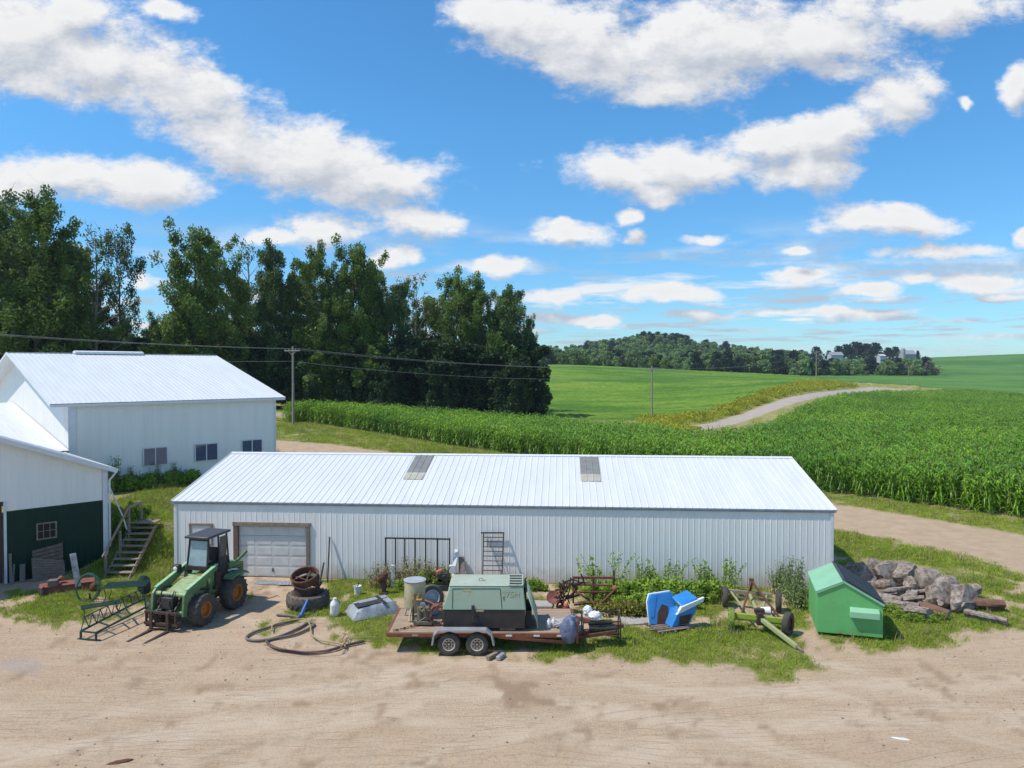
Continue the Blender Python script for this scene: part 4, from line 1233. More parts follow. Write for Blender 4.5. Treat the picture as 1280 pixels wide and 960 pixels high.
k.box((LN / 2, -.05, HE - .03), (LN, .06, .05)); k.build('eave_trim', mat('eave_shade_grey', (0.33, 0.35, 0.38), rough=.6), rf, smooth=0)  # blue-grey trim, the dark shade line under the eave painted into its colour
for (pa, pb) in ((490, 536), (720, 749)):
    # skylight strips on the front slope
    xc = (P(pa, 602, HE + .45) + P(pb, 602, HE + .45)) / 2
    lx = shed_local(*((xc.x, xc.y)))[0] + (.25 if pa == 490 else .12)
    yA, yB = WD / 2 * .44, WD / 2 * .97
    f1 = MB(); f2 = MB(); n = Vector((0, -sl_, 1)).normalized()
    ribbed(f1, Vector((lx - .47, WD / 2 * .58, HE + (WD / 2 * .58) * sl_)) + n * .032, X, Vector((0, yB - WD / 2 * .58, (yB - WD / 2 * .58) * sl_)), n, .95, pitch=.305, amp=.02, base=.7)
    ribbed(f2, Vector((lx - .47, yA, HE + yA * sl_)) + n * .032, X, Vector((0, WD / 2 * .14, WD / 2 * .14 * sl_)), n, .95, pitch=.305, amp=.02, base=.7)
    q = f1.build('skylight', FIBER, rf, smooth=0); f2.build('lower_strip', FIBER2, q, smooth=0)
# garage door
fr = MB()
fr.box((DX0 - .09, -.03, 1.15), (.20, .10, 2.30)); fr.build('door_post', mat('rotten_post', (.20, .13, .09), (.12, .07, .045), scale=5, stretch=(1, 1, 5), rough=.9, bump=.4), SH, bevel=.006)
fr = MB(); fr.box((DX1 + .08, -.03, 1.15), (.16, .10, 2.30)); fr.build('door_post', MATS['weathered_wood'], SH, bevel=.006)
fr = MB(); fr.box(((DX0 + DX1) / 2 - .02, -.035, 2.38), (DX1 - DX0 + .42, .11, .17)); fr.build('lintel', WOOD_L, SH, bevel=.006)
d = MB(); DH = 2.28
for i in range(5):
    z0 = i * DH / 5 + .03
    d.box(((DX0 + DX1) / 2, .075, z0 + DH / 10), (DX1 - DX0, .04, DH / 5 - .012))
    for j in range(4):
        xw = (DX1 - DX0) / 4
        d.box((DX0 + xw * (j + .5), .052, z0 + DH / 10), (xw - .12, .012, DH / 5 - .13))
dm = mat('door_white', (.68, .68, .66), (.58, .57, .54), scale=1.5, rough=.5, dust=.25)
dd = d.build('garage_door', dm, SH, bevel=.004)
h = MB(); h.box(((DX0 + DX1) / 2, .035, .33), (.03, .04, .16)); h.build('handle', DARKG, dd)
h = MB(); h.box(((DX0 + DX1) / 2, .09, .015), (DX1 - DX0, .03, .04)); h.build('bottom_seal', DARKG, dd)
# small boarded window behind the tractor
bw = MB(); x0, x1, z0, z1 = .74, 1.72, 1.42, 2.32
for a_, b_ in (((x0 + x1) / 2, z1), ((x0 + x1) / 2, z0)): bw.box((a_, -.04, b_), (x1 - x0 + .12, .06, .10))
for a_ in (x0, x1): bw.box((a_, -.038, (z0 + z1) / 2), (.10, .05, z1 - z0 - .1))
wf = bw.build('window', WOOD_L, SH, bevel=.005)
bw = MB(); bw.box(((x0 + x1) / 2, -.032, (z0 + z1) / 2), (x1 - x0 - .1, .02, z1 - z0 - .1)); bw.build('panel', dm, wf)

# ---- big barn on the bank
B1, B2 = Vector((-25.75, 41.15, 0)), Vector((-16.7, 50.2, 0))
BG = 1.75
BU = (B2 - B1).normalized(); BLEN = (B2 - B1).length; BRZ = math.atan2(BU.y, BU.x)
BA = thing('barn', 'large white metal barn with three dark windows on the grassy bank', 'barn', (B1.x, B1.y, BG), BRZ)
BH, BR_, BW = 7.29 - BG, 10.34 - BG, 23.2
w = MB()
gb = lambda a: BH + (BR_ - BH) * (1 - abs(a - BW / 2) / (BW / 2)) - .02
ribbed(w, (0, 0, -.6), X, Z, -Y, BLEN, ztop=lambda a: BH + .6)
ribbed(w, (BLEN, 0, -.6), Y, Z, X, BW, ztop=lambda a: gb(a) + .6)
ribbed(w, (0, BW, -.6), -Y, Z, -X, BW, ztop=lambda a: gb(a) + .6)
ribbed(w, (BLEN, BW, -.6), -X, Z, Y, BLEN, ztop=lambda a: BH + .6)
w.build('wall', WHITE_W, BA, smooth=0)
t = MB(); t.box((.20, -.03, BH / 2 - .2), (.42, .02, BH + .3)); t.build('corner_trim', WHITE_T, BA, smooth=0)
t = MB(); t.box((BLEN - .08, -.03, BH / 2 - .2), (.14, .02, BH + .3)); t.build('corner_trim', WHITE_T, BA, smooth=0)
r = MB(); sb = (BR_ - BH) / (BW / 2); ov = .3; OL, OR_ = .95, .55
for s in (0, 1):
    if s == 0: o, u, wv = Vector((-OL, -ov, BH - ov * sb + .03)), X, Vector((0, BW / 2 + ov, (BW / 2 + ov) * sb))
    else: o, u, wv = Vector((BLEN + OR_, BW + ov, BH - ov * sb + .03)), -X, Vector((0, -BW / 2 - ov, (BW / 2 + ov) * sb))
    n = u.cross(wv).normalized()
    ribbed(r, o, u, wv, n, BLEN + OL + OR_, pitch=.305, amp=.022, base=.7)
    ribbed(r, o - n * .05, u, wv, n, BLEN + OL + OR_, pitch=6, amp=0)
rf = r.build('roof', WHITE_R, BA, smooth=0)
k = MB()
for x in (-OL, BLEN + OR_):
    k.bar((x, -ov - .02, BH - ov * sb - .04), (x, BW / 2, BR_ - .02), .04, .16); k.bar((x, BW + ov, BH - ov * sb - .04), (x, BW / 2, BR_ - .02), .04, .16)
k.box((BLEN / 2 + (OR_ - OL) / 2, -ov - .03, BH - ov * sb - .08), (BLEN + OL + OR_ - .05, .05, .15))
k.build('fascia', WHITE_T, rf, smooth=0)
k = MB(); k.box((BLEN / 2 + (OR_ - OL) / 2, BW / 2, BR_ + .045), (BLEN + OL + OR_, .3, .03)); k.build('ridge_cap', WHITE_T, rf, smooth=0)
k = MB(); k.prism([(3.1, BW / 2 - .35, BR_ + .0), (3.1, BW / 2 - .35, BR_ + .16), (3.1, BW / 2, BR_ + .24), (3.1, BW / 2 + .35, BR_ + .16), (3.1, BW / 2 + .35, BR_)], (4.6, 0, 0)); k.build('ridge_vent', WHITE_T, rf, smooth=0)
for (pa, pb, pt, pbm) in ((179, 208.5, 560.5, 583), (243.5, 271.5, 555, 577), (302, 327, 549.5, 571)):
    # intersect pixel columns with the wall plane
    def hit(px, py):
        r0 = Vector(ray(px, py)); nrm = Vector((BU.y, -BU.x, 0)); tt = (B1 - Vector((0, 0, H))).dot(nrm) / r0.dot(nrm)
        p = Vector((0, 0, H)) + r0 * tt
        return (p - B1).dot(BU), p.z - BG
    xa, za = hit(pa, pbm); xb, zb = hit(pb, pt); xb2, zb0 = hit(pb, pbm - (pb - pa) * .06)
    xm = (xa + xb) / 2; z0, z1 = za, za + 1.12
    f = MB()
    f.box((xm, -.06, z1), (xb - xa, .06, .06)); f.box((xm, -.06, z0), (xb - xa, .06, .06))
    for x in (xa, xb, xm): f.box((x, -.062, (z0 + z1) / 2), (.06, .055, z1 - z0 - .06))
    wf = f.build('window', WHITE_T, BA, smooth=0, bevel=.004)
    g_ = MB(); g_.box((xm, -.045, (z0 + z1) / 2), (xb - xa - .06, .02, z1 - z0 - .06)); g_.build('pane', GLASS, wf, smooth=0)

# ---- low wing joined to the barn, and the green and white building in front
WG = thing('barn_wing', 'low white roofed wing joined to the side of the large barn', 'building', (B1.x, B1.y, BG), BRZ)
r = MB(); o = Vector((-.05, -.4, 4.6 - BG - .06)); u = -X; wv = Vector((0, 15.2, 2.28))
n = wv.cross(u).normalized()
ribbed(r, o, u, wv, n, 14, pitch=.305, amp=.022, base=.7); ribbed(r, o - n * .05, u, wv, n, 14, pitch=6, amp=0)
o2 = Vector((-.05, 30, 4.6 - BG - .06)); ribbed(r, o2, u, Vector((0, -15.2, 2.28)), n, 14, pitch=.305, amp=.022, base=.7)
r.build('roof', WHITE_R, WG, smooth=0)
w = MB(); ribbed(w, (-14, 0, -1.2), X, Z, -Y, 13.9, ztop=lambda a: 4.6 - BG + 1.1); ribbed(w, (-14, 29.6, -1.2), -Y, Z, -X, 29.6, ztop=lambda a: 4.6 - BG + 1.1 + 2.2 * (1 - abs(a - 14.8) / 14.8))
w.build('wall', WHITE_W, WG, smooth=0)

C1 = Vector((-18.8, 32.85, 0)); CU = Vector((-.7071, -.7071, 0))
# local x runs left along the front wall (towards the camera), y back; mirrored handled by explicit vectors
FB = thing('farm_building', 'white over dark green metal building at the edge of the yard', 'building', C1, R(-135))
# in local coordinates: X' = CU (left/near), Y' = (.7071,-.7071) (towards camera side) -> back is -Y
EZ, SLP, HALF, HB = 4.70, .392, 6.2, 3.17
DEEP = 9.4
DOORX = 3.93
w = MB(); wt = lambda a: EZ + SLP * min(a, 2 * HALF - a) - .03
ribbed(w, (0, 0, HB), X, Z, Y, DOORX, ztop=lambda a: wt(a) - HB)
ribbed(w, (DOORX, 0, 3.6), X, Z, Y, 2 * HALF - DOORX, ztop=lambda a: wt(a + DOORX) - 3.6)
ribbed(w, (0, -DEEP, HB), Y, Z, -X, DEEP, ztop=lambda a: EZ - HB)
w.build('upper_wall', WHITE_W, FB, smooth=0)
w = MB()
ribbed(w, (0, 0, -.3), X, Z, Y, DOORX, ztop=lambda a: HB + .295)
ribbed(w, (0, -DEEP, -.3), Y, Z, -X, DEEP, ztop=lambda a: HB + .295)
w.build('lower_wall', GREEN_W, FB, smooth=0)
t = MB(); t.box((.065, .032, EZ / 2 - .15), (.22, .02, EZ + .1)); t.build('corner_trim', WHITE_T, FB, smooth=0)
t = MB(); t.box((DOORX - .02, .034, 1.8), (.10, .03, 3.6)); t.build('door_trim', WHITE_T, FB, smooth=0)
t = MB(); t.box((DOORX + 2.0, -.25, 1.8), (3.9, .05, 3.6)); t.build('door', mat('plum_door', (.10, .055, .075), rough=.6), FB)
t = MB(); t.box((DOORX + 6.3, 0, 1.8), (4.6, .1, 3.6)); t.build('side_wall', GREEN_W, FB)
r = MB(); wv = Vector((HALF + .35, 0, (HALF + .35) * SLP)); o = Vector((-.35, .35, EZ - .35 * SLP))
n = Vector((-SLP, 0, 1)).normalized()
ribbed(r, o, -Y, wv, n, DEEP - .2 + .35, pitch=.305, amp=.02, base=.7); ribbed(r, o - n * .05, -Y, wv, n, DEEP - .2 + .35, pitch=6, amp=0)
o = Vector((2 * HALF + .35, .35, EZ - .35 * SLP)); ribbed(r, o, -Y, Vector((-HALF - .35, 0, (HALF + .35) * SLP)), Vector((SLP, 0, 1)).normalized(), DEEP - .2 + .35, pitch=.305, amp=.02, base=.7)
rf = r.build('roof', WHITE_R, FB, smooth=0)
k = MB(); k.bar((-.37, .36, EZ - .37 * SLP - .05), (HALF, .36, EZ + HALF * SLP - .05), .05, .20, up=(0, 0, 1)); k.bar((HALF, .36, EZ + HALF * SLP - .05), (2 * HALF + .37, .36, EZ - .37 * SLP - .05), .05, .20)
k.box((-.38, -DEEP / 2 + .2, EZ - .37 * SLP - .03), (.06, DEEP, .14)); k.build('fascia', WHITE_T, rf, smooth=0)
k = MB(); k.tube([(-.30, .2, EZ - .2), (-.30, .2, EZ - .32), (-.09, .1, EZ - .62), (-.09, .09, 2.9), (-.09, .09, 1.0)], .045, 8); k.build('downspout', WHITE_T, FB)
k = MB(); k.tube([(-.12, -.3, 3.9), (-.62, .2, 2.3), (-.75, .3, 1.7)], .03, 6); k.build('loose_pipe', WHITE_T, FB)
# small nine pane window
def hitF(px, py):
    r0 = Vector(ray(px, py)); nrm = Vector((.7071, -.7071, 0)); tt = (C1 - Vector((0, 0, H))).dot(nrm) / r0.dot(nrm)
    p = Vector((0, 0, H)) + r0 * tt
    return (p - C1).dot(CU), p.z
(xa, za), (xb, zb) = hitF(70, 671), hitF(46, 655)
f = MB(); xm = (xa + xb) / 2; zm = (za + zb) / 2; ww = abs(xb - xa); hh = abs(zb - za)
for zq in (-1, 1): f.box((xm, .045, zm + zq * hh / 2), (ww + .06, .05, .055))
for q in (-1, 1): f.box((xm + q * ww / 2, .044, zm), (.055, .05, hh - .05))
for q in (-1 / 6, 1 / 6): f.box((xm + q * ww, .043, zm), (.022, .03, hh - .05))
f.box((xm, .042, zm), (ww - .05, .03, .022))
wf = f.build('window', WOOD_L, FB, smooth=0)
g_ = MB(); g_.box((xm, .028, zm), (ww - .04, .012, hh - .04)); g_.build('pane', DARKG, wf)

# ---- wooden stairs up the bank
p0 = P(129, 724, 0.05); p1 = P(163, 724, 0.05)
q0 = PD(166, 652, 34.0)
ST = thing('wooden_stairs', 'weathered open wooden steps climbing the bank beside the green wall', 'stairs', (p0.x, p0.y, 0))
NS = 10; top = 1.9; sw = p1.x - p0.x; run = 34.0 - p0.y; dx = q0.x - p0.x
for i in range(NS):
    f = i / (NS - 1)
    k = MB(); k.box((dx * f + sw / 2, run * f, .05 + (top - .05) * f), (sw, .30 if i < NS - 1 else .75, .05)); k.build('tread', WOOD_L, ST, bevel=.008)
for s in (0, 1):
    k = MB(); k.bar((.06 + s * (sw - .12), -.1, -.06), (dx + .06 + s * (sw - .12), run, top - .14), .05, .22); k.build('stringer', WOOD_G, ST, bevel=.006)
k = MB(); hp = PD(128, 697, p0.y); hq = PD(161, 634, 33.2); hr = PD(177, 627, 34.2)
o_ = Vector((p0.x, p0.y, 0))
k.bar(hp - o_, hq - o_, .05, .12); k.bar(hq - o_, hr - o_, .05, .12); k.build('handrail', WOOD_L, ST, bevel=.006)
for (a_, zb_) in ((hp - o_ + Vector((.08, .1, .1)), 0), ((hp + hq) / 2 - o_ + Vector((.12, .1, 0)), .5), (hq - o_ + Vector((.0, 0, 0)), 1.2), (hr - o_ + Vector((-.03, 0, -.02)), 1.5)):
    k = MB(); k.box((a_.x, a_.y, (a_.z + zb_) / 2), (.09, .09, a_.z - zb_)); k.build('post', WOOD_G, ST, bevel=.006)
# ------------------------------------------------------------------ power line
PW = mat('pole_wood', (.34, .29, .24), (.24, .2, .165), scale=4, rough=.9, stretch=(1, 1, .2), bump=.3)
INS = mat('insulator', (.35, .36, .37), rough=.3)
tops = []
for (px, ty, d, lb) in ((366, 433, 91, 'wooden utility pole in front of the dark wood behind the large barn'), (815, 457.5, 124, 'wooden utility pole standing at the foot of the bean field'),
                        (1020.5, 438, 236, 'distant utility pole rising from the yellow verge near the road bend'), (1135.5, 458, 320, 'farthest utility pole, small, behind the crest of the corn')):
    p = PD(px, ty, d); z0 = gz1(p.x, p.y) - .3; hh = p.z - z0
    o = thing('utility_pole', lb, 'utility pole', (p.x, p.y, z0), R(-18 if d < 130 else -35), 'utility poles of the line across the fields')
    q = MB(); q.cyl((0, 0, 0), (0, 0, hh), .17, .11, 10); q.build('post', PW, o)
    q = MB(); q.box((0, -.14, hh - .55), (2.3, .10, .13)); ca = q.build('crossarm', PW, o)
    for x in (-1.05, -.5, .5, 1.05):
        q = MB(); q.lathe((x, -.14, hh - .485), (0, 0, 1), [(.03, 0), (.06, .05), (.035, .09), (.06, .13), (.02, .18)], 8); q.build('insulator', INS, ca)
    for s in (-1, 1):
        q = MB(); q.bar((s * .62, -.14, hh - .6), (0, -.14, hh - 1.1), .04, .05); q.build('brace', PW, o)
    M_ = Matrix.Translation((p.x, p.y, z0)) @ Matrix.Rotation(o.rotation_euler.z, 4, 'Z')
    tops.append([M_ @ Vector((x, -.14, hh - .3)) for x in (-1.05, .5, 1.05)] + [M_ @ Vector((0, -.2, hh - 1.9))])
WIRE = mat('wire', (.28, .28, .29), rough=.5)
L0 = [t + (t - tops[1][i]) * 1.0 + Vector((6, -6, 1)) for i, t in enumerate(tops[0])]
spans = [(L0, tops[0], 'from the left utility pole towards the left border'), (tops[0], tops[1], 'between the left utility pole and the bean field pole'), (tops[1], tops[2], 'between the bean field pole and the distant pole'), (tops[2], tops[3], 'between the two farthest poles')]
for (A, B, lb) in spans:
    for i in range(4):
        a, b_ = A[i], B[i]; pts = []
        for k in range(17):
            f = k / 16; p = a.lerp(b_, f); p.z -= 4 * f * (1 - f) * ((a - b_).length * .014 + (.3 if i == 3 else 0)); pts.append(p)
        c = (a + b_) / 2; q = MB(); q.tube([p - c for p in pts], .011 if i < 3 else .017, 4); o = q.build('power_wire', WIRE)
        o.location = c; tag(o, 'thin overhead wire ' + lb, 'wire', 'overhead wires ' + lb)
# ------------------------------------------------------------------ yard materials
RUBBER = mat('tyre_rubber', (0.030, 0.029, 0.028), (0.045, 0.042, 0.038), scale=6, rough=.85, bump=.3, dust=.22)
RUBBER_G = mat('dusty_rubber', (0.13, 0.12, 0.11), (0.08, 0.075, 0.07), scale=6, rough=.9, bump=.3)
TGREEN = mat('tractor_green', (0.05, 0.23, 0.05), (0.03, 0.145, 0.035), scale=3.5, rough=.5, dust=.6, rust=.16)
TGREEN_P = mat('worn_pale_green', (0.36, 0.43, 0.24), (0.17, 0.32, 0.12), scale=6, rough=.6, rust=.30, rustcol=(.16, .11, .06), detail=8)
ORANGE = mat('wheel_orange', (0.50, 0.16, 0.015), (0.34, 0.10, 0.01), scale=6, rough=.5, dust=.2)
BLACKP = mat('black_paint', (0.014, 0.014, 0.016), (0.026, 0.024, 0.023), scale=4, rough=.5, dust=.07)
CABROOF = mat('cab_roof_grey', (0.035, 0.035, 0.04), (0.055, 0.055, 0.06), scale=3, rough=.45)
RUST = mat('rusty_steel', (0.16, 0.065, 0.035), (0.08, 0.035, 0.022), scale=7, rough=.9, bump=.4)
RUSTD = mat('dark_rusty_steel', (0.075, 0.04, 0.028), (0.035, 0.024, 0.02), scale=7, rough=.85, bump=.4)
RUSTR = mat('red_rusty_paint', (0.27, 0.075, 0.055), (0.15, 0.05, 0.035), scale=5, rough=.8, bump=.3)
TRAILR = mat('trailer_red', (0.24, 0.04, 0.035), (0.15, 0.03, 0.025), scale=5, rough=.7, rust=.75)
STEELG = mat('galvanised_grey', (0.36, 0.38, 0.41), (0.27, 0.28, 0.30), scale=4, rough=.45, metal=.2)
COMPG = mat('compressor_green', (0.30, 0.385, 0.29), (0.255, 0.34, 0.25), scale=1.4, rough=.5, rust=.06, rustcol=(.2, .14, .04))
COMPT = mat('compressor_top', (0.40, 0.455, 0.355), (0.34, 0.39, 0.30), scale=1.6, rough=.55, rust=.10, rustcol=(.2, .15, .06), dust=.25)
BEIGE = mat('beige_tank', (0.50, 0.46, 0.30), (0.38, 0.35, 0.22), scale=3, rough=.55, rust=.12)
LID_G = mat('tank_lid_grey', (0.40, 0.42, 0.44), (0.30, 0.32, 0.34), scale=4, rough=.5)
WHITEP = mat('white_plastic', (0.74, 0.75, 0.76), (0.60, 0.61, 0.62), scale=4, rough=.45)
BAGW = mat('white_bag', (0.74, 0.73, 0.72), (0.62, 0.61, 0.60), scale=6, rough=.7, bump=.6, bscale=14)
TARPB = mat('blue_grey_tarp', (0.14, 0.17, 0.26), (0.09, 0.11, 0.18), scale=5, rough=.5, bump=.8, bscale=10)
BLUEP = mat('blue_panel', (0.02, 0.24, 0.62), (0.015, 0.18, 0.50), scale=3, rough=.35, coat=.3, dust=.12)
BLUEP2 = mat('blue_pipe', (0.02, 0.12, 0.36), rough=.4)
WHITEG = mat('white_gelcoat', (0.78, 0.80, 0.80), (0.66, 0.68, 0.68), scale=3, rough=.35)
BROWNP = mat('brown_board', (0.10, 0.045, 0.03), (0.06, 0.03, 0.022), scale=5, rough=.8)
LIME = mat('lime_paint', (0.32, 0.42, 0.02), (0.22, 0.33, 0.02), scale=5, rough=.5, rust=.15, dust=.3)
LIMEP = mat('pale_lime_wood', (0.36, 0.38, 0.17), (0.26, 0.27, 0.13), scale=6, rough=.8, stretch=(3, 3, 1))
WAGW = mat('weathered_beam', (0.30, 0.24, 0.18), (0.18, 0.14, 0.11), scale=6, rough=.85, bump=.3)
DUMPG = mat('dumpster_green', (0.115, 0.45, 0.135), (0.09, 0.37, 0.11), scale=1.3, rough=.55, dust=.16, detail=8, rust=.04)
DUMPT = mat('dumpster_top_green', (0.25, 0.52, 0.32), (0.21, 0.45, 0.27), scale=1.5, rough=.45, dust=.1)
LIDB = mat('black_plastic_lid', (0.028, 0.032, 0.040), (0.045, 0.05, 0.06), scale=5, rough=.35)
LOGG = mat('grey_log', (0.40, 0.33, 0.275), (0.085, 0.06, 0.045), scale=6.5, rough=.95, bump=.8, bscale=9, detail=9)
LOGE = mat('log_end', (0.46, 0.385, 0.32), (0.15, 0.11, 0.085), scale=5.5, rough=.95, bump=.8, bscale=8, detail=9)
LOGB = mat('brown_log', (0.22, 0.11, 0.07), (0.12, 0.065, 0.045), scale=4, rough=.95, bump=.8, bscale=9)
PALLET = mat('pallet_wood', (0.26, 0.20, 0.15), (0.15, 0.115, 0.085), scale=5, rough=.9, bump=.3, stretch=(1, 1, 4))
GRNW = mat('green_wire_paint', (0.010, 0.055, 0.042), (0.012, 0.035, 0.028), scale=5, rough=.5)
GRNC = mat("green_hose", (0.035, 0.11, 0.085), (0.02, 0.07, 0.055), scale=6, rough=.45)
HOSEB = mat('brown_hose', (0.19, 0.15, 0.125), (0.12, 0.095, 0.08), scale=6, rough=.7)
HOSER = mat('red_brown_hose', (0.30, 0.10, 0.06), (0.2, 0.07, 0.045), scale=6, rough=.6)
HOSEY = mat('tan_hose', (0.36, 0.29, 0.13), (0.26, 0.20, 0.10), scale=6, rough=.6)
CLEARG = mat('cab_glass', (0.16, 0.23, 0.27), (0.30, 0.38, 0.42), scale=1.5, rough=.08, spec=.8)
STONE = mat('concrete_slab', (0.40, 0.36, 0.33), (0.32, 0.29, 0.26), scale=3, rough=.95, bump=.3)
REDS = mat('red_spot', (0.55, 0.05, 0.03), rough=.5)
DECKW = mat('deck_planks', (0.40, 0.29, 0.20), (0.25, 0.18, 0.125), scale=4, rough=.85, bump=.3, stretch=(.4, 3, 1), detail=8)
REDL = mat('reflector_red', (0.6, 0.02, 0.02), rough=.3)


def planks(mb, o, u, v, n, nu, gap, th, lu, jitter=0, rnd=random):
    """row of boards: o corner, u along boards (length lu), v across (total = nu boards)"""
    o, u, v, n = Vector(o), Vector(u).normalized(), Vector(v), Vector(n).normalized()
    w_ = v.length / nu; vd = v.normalized()
    for i in range(nu):
        c = o + vd * (w_ * (i + .5)) + u * (lu / 2 + rnd.uniform(-jitter, jitter)) + n * (th / 2)
        m = Matrix((u, vd, n)).transposed()
        mb.box(c, (lu, w_ - gap, th), rot=m)


def wheel(parent, c, axis, r, w_, tyre, rim, rimw=None, treads=0, rr=.58, hub=REDL, name='wheel', face=1, holes=0, holem=None):
    """tyre of revolution + dished rim"""
    q = MB(); c = Vector(c)
    q.lathe(c, axis, [(r * rr, -w_ * .42), (r * .80, -w_ * .5), (r * .94, -w_ * .46), (r, -w_ * .30), (r * 1.0, w_ * .30), (r * .94, w_ * .46), (r * .80, w_ * .5), (r * rr, w_ * .42), (r * rr * .98, 0)], 36, caps=False)
    if treads:
        a, u, v = frame(axis)
        for i in range(treads):
            for s in (-1, 1):
                an = 2 * math.pi * (i + (.5 if s > 0 else 0)) / treads
                d0 = u * math.cos(an) + v * math.sin(an); an2 = an + 2 * math.pi / treads * .8
                d1 = u * math.cos(an2) + v * math.sin(an2)
                q.bar(c + d1 * r * 1.0 + a * s * w_ * .02, c + d0 * r * .975 + a * s * w_ * .47, r * .075, r * .075, up=d0)
    wn = thing(name, None, None); wn.parent = parent
    t = q.build('tyre', tyre, wn, smooth=40)
    q = MB(); R_ = r * rr
    if holes:
        hc = MB(); hc.lathe(c, axis, [(R_ * .74, w_ * .14), (R_ * .72, w_ * .17), (R_ * .40, w_ * .20), (R_ * .38, w_ * .30), (R_ * .001, w_ * .31)], 24)
    q.lathe(c, axis, [(R_ * 1.02, -w_ * .40), (R_ * .93, -w_ * .36), (R_ * .9, w_ * .10 * face), (R_ * .55, w_ * .06 * face), (R_ * .50, w_ * .20 * face), (R_ * .2, w_ * .22 * face), (R_ * .18, w_ * .34 * face), (.001, w_ * .36 * face)], 30)
    q.lathe(c, axis, [(R_ * .88, w_ * .36), (R_ * 1.02, w_ * .40), (R_ * 1.0, w_ * .44), (R_ * .90, w_ * .42), (R_ * .88, w_ * .36)], 30)
    q.lathe(c, axis, [(R_ * .90, 0), (R_ * .90, w_ * .38)], 30, caps=False)
    ri = q.build('rim', rim, wn, smooth=40)
    if holes:
        a, u, v = frame(axis); h = MB()
        for i in range(holes):
            an = 2 * math.pi * i / holes; d = u * math.cos(an) + v * math.sin(an)
            h.bar(c + d * R_ * .42 + a * w_ * .22, c + d * R_ * .86 + a * w_ * .20, R_ * .17, w_ * .05, up=a)
        h.build('spokes', rim, wn, smooth=0); hc.build('hub', holem or RUST, wn, smooth=40)
    return wn


# ------------------------------------------------------------------ loader tractor. local: +x = its side facing right in view, +y = backwards
TR = thing('loader_tractor', 'old green loader with black cab, orange wheels and lowered pallet forks', 'tractor', (-11.85, 26.2, 0), -math.atan2(.25, .968))
X = Vector((1, 0, 0)); Y = Vector((0, 1, 0)); Z = Vector((0, 0, 1))
for sx_ in (1, -1):
    wheel(TR, (sx_ * .84, -.56, .56), (sx_, 0, 0), .56, .42, RUBBER, ORANGE, treads=18, rr=.50)
    wheel(TR, (sx_ * .82, 1.28, .62), (sx_, 0, 0), .62, .42, RUBBER, ORANGE, treads=18, rr=.50)
q = MB(); q.cyl((-.7, -.56, .56), (.7, -.56, .56), .11); q.box((0, -.56, .56), (.4, .36, .36)); q.build('front_axle', BLACKP, TR, bevel=.01)
q = MB(); q.cyl((-.7, 1.28, .62), (.7, 1.28, .62), .12); q.box((0, 1.28, .62), (.4, .4, .4)); q.build('rear_axle', BLACKP, TR, bevel=.01)
q = MB(); q.box((0, .35, .75), (.62, 2.7, .34)); q.box((0, -.55, .85), (.9, .5, .3)); q.build('chassis', TGREEN, TR, bevel=.02)
# rear engine body / sloping hood in front of the cab
q = MB(); q.prism([(-.42, -.95, .95), (-.42, .42, .95), (-.42, .42, 1.56), (-.42, .1, 1.50), (-.42, -.95, 1.20)], (.84, 0, 0)); q.build('hood', TGREEN_P, TR, bevel=.03)
q = MB(); q.prism([(-.52, 1.45, .95), (-.52, 2.35, .95), (-.52, 2.35, 1.55), (-.52, 1.45, 1.70)], (1.04, 0, 0)); q.build('engine_cover', TGREEN, TR, bevel=.03)
q = MB()
for i in range(5): q.box((.525, 1.9, 1.05 + i * .1), (.012, .6, .035))
q.build('side_grille', BLACKP, TR)
q = MB(); q.box((.18, .30, 1.55), (.34, .2, .06)); q.build('rusty_cap', mat('orange_rust_patch', (.55, .24, .03), (.3, .13, .03), scale=9, rough=.9), TR, bevel=.01)
for sx_ in (1, -1):
    q = MB(); q.prism([(sx_ * .62, .9, 1.22), (sx_ * .62, 1.05, 1.36), (sx_ * .62, 1.75, 1.36), (sx_ * .62, 1.98, 1.18), (sx_ * .62, 1.75, 1.30), (sx_ * .62, 1.05, 1.30)], (sx_ * .46, 0, 0)); q.build('rear_fender', TGREEN, TR, bevel=.01)
    # upright towers carrying the arms, and side tanks
    q = MB(); q.prism([(sx_ * .46, .18, .85), (sx_ * .46, .62, .85), (sx_ * .46, .55, 1.85), (sx_ * .46, .30, 1.88)], (sx_ * .12, 0, 0)); q.build('arm_tower', TGREEN, TR, bevel=.01)
    # loader arm: long straight boom up front to back, then down leg at the front
    q = MB()
    ax = sx_ * .60
    q.prism([(ax, .50, 1.70), (ax, .50, 1.88), (ax, -1.10, 1.42), (ax, -1.28, 1.25), (ax, -1.34, .52), (ax, -1.18, .46), (ax, -1.12, .62), (ax, -1.08, .92), (ax, -.86, 1.12), (ax, -.4, 1.28)], (sx_ * .09, 0, 0)); am = q.build('loader_arm', TGREEN, TR, bevel=.012)
    q = MB(); q.box((ax + sx_ * .045, -.3, 1.66), (.13, 1.74, .025), rot=Matrix.Rotation(math.atan2(.46, 1.6), 3, 'X')); q.build('arm_edge', mat('pale_arm_edge', (.36, .55, .33), (.2, .42, .2), scale=5, rough=.5), am)
    q = MB(); q.cyl((ax - sx_ * .1, .35, 1.0), (ax - sx_ * .1, -.55, 1.28), .05); q.cyl((ax - sx_ * .1, -.45, 1.25), (ax - sx_ * .1, -.95, 1.38), .028); q.build('lift_cylinder', BLACKP, TR)
    q = MB(); q.cyl((sx_ * .35, -.9, 1.15), (sx_ * .35, -1.35, .72), .045); q.cyl((sx_ * .35, -1.3, .78), (sx_ * .35, -1.5, .50), .025); q.build('tilt_cylinder', BLACKP, TR)
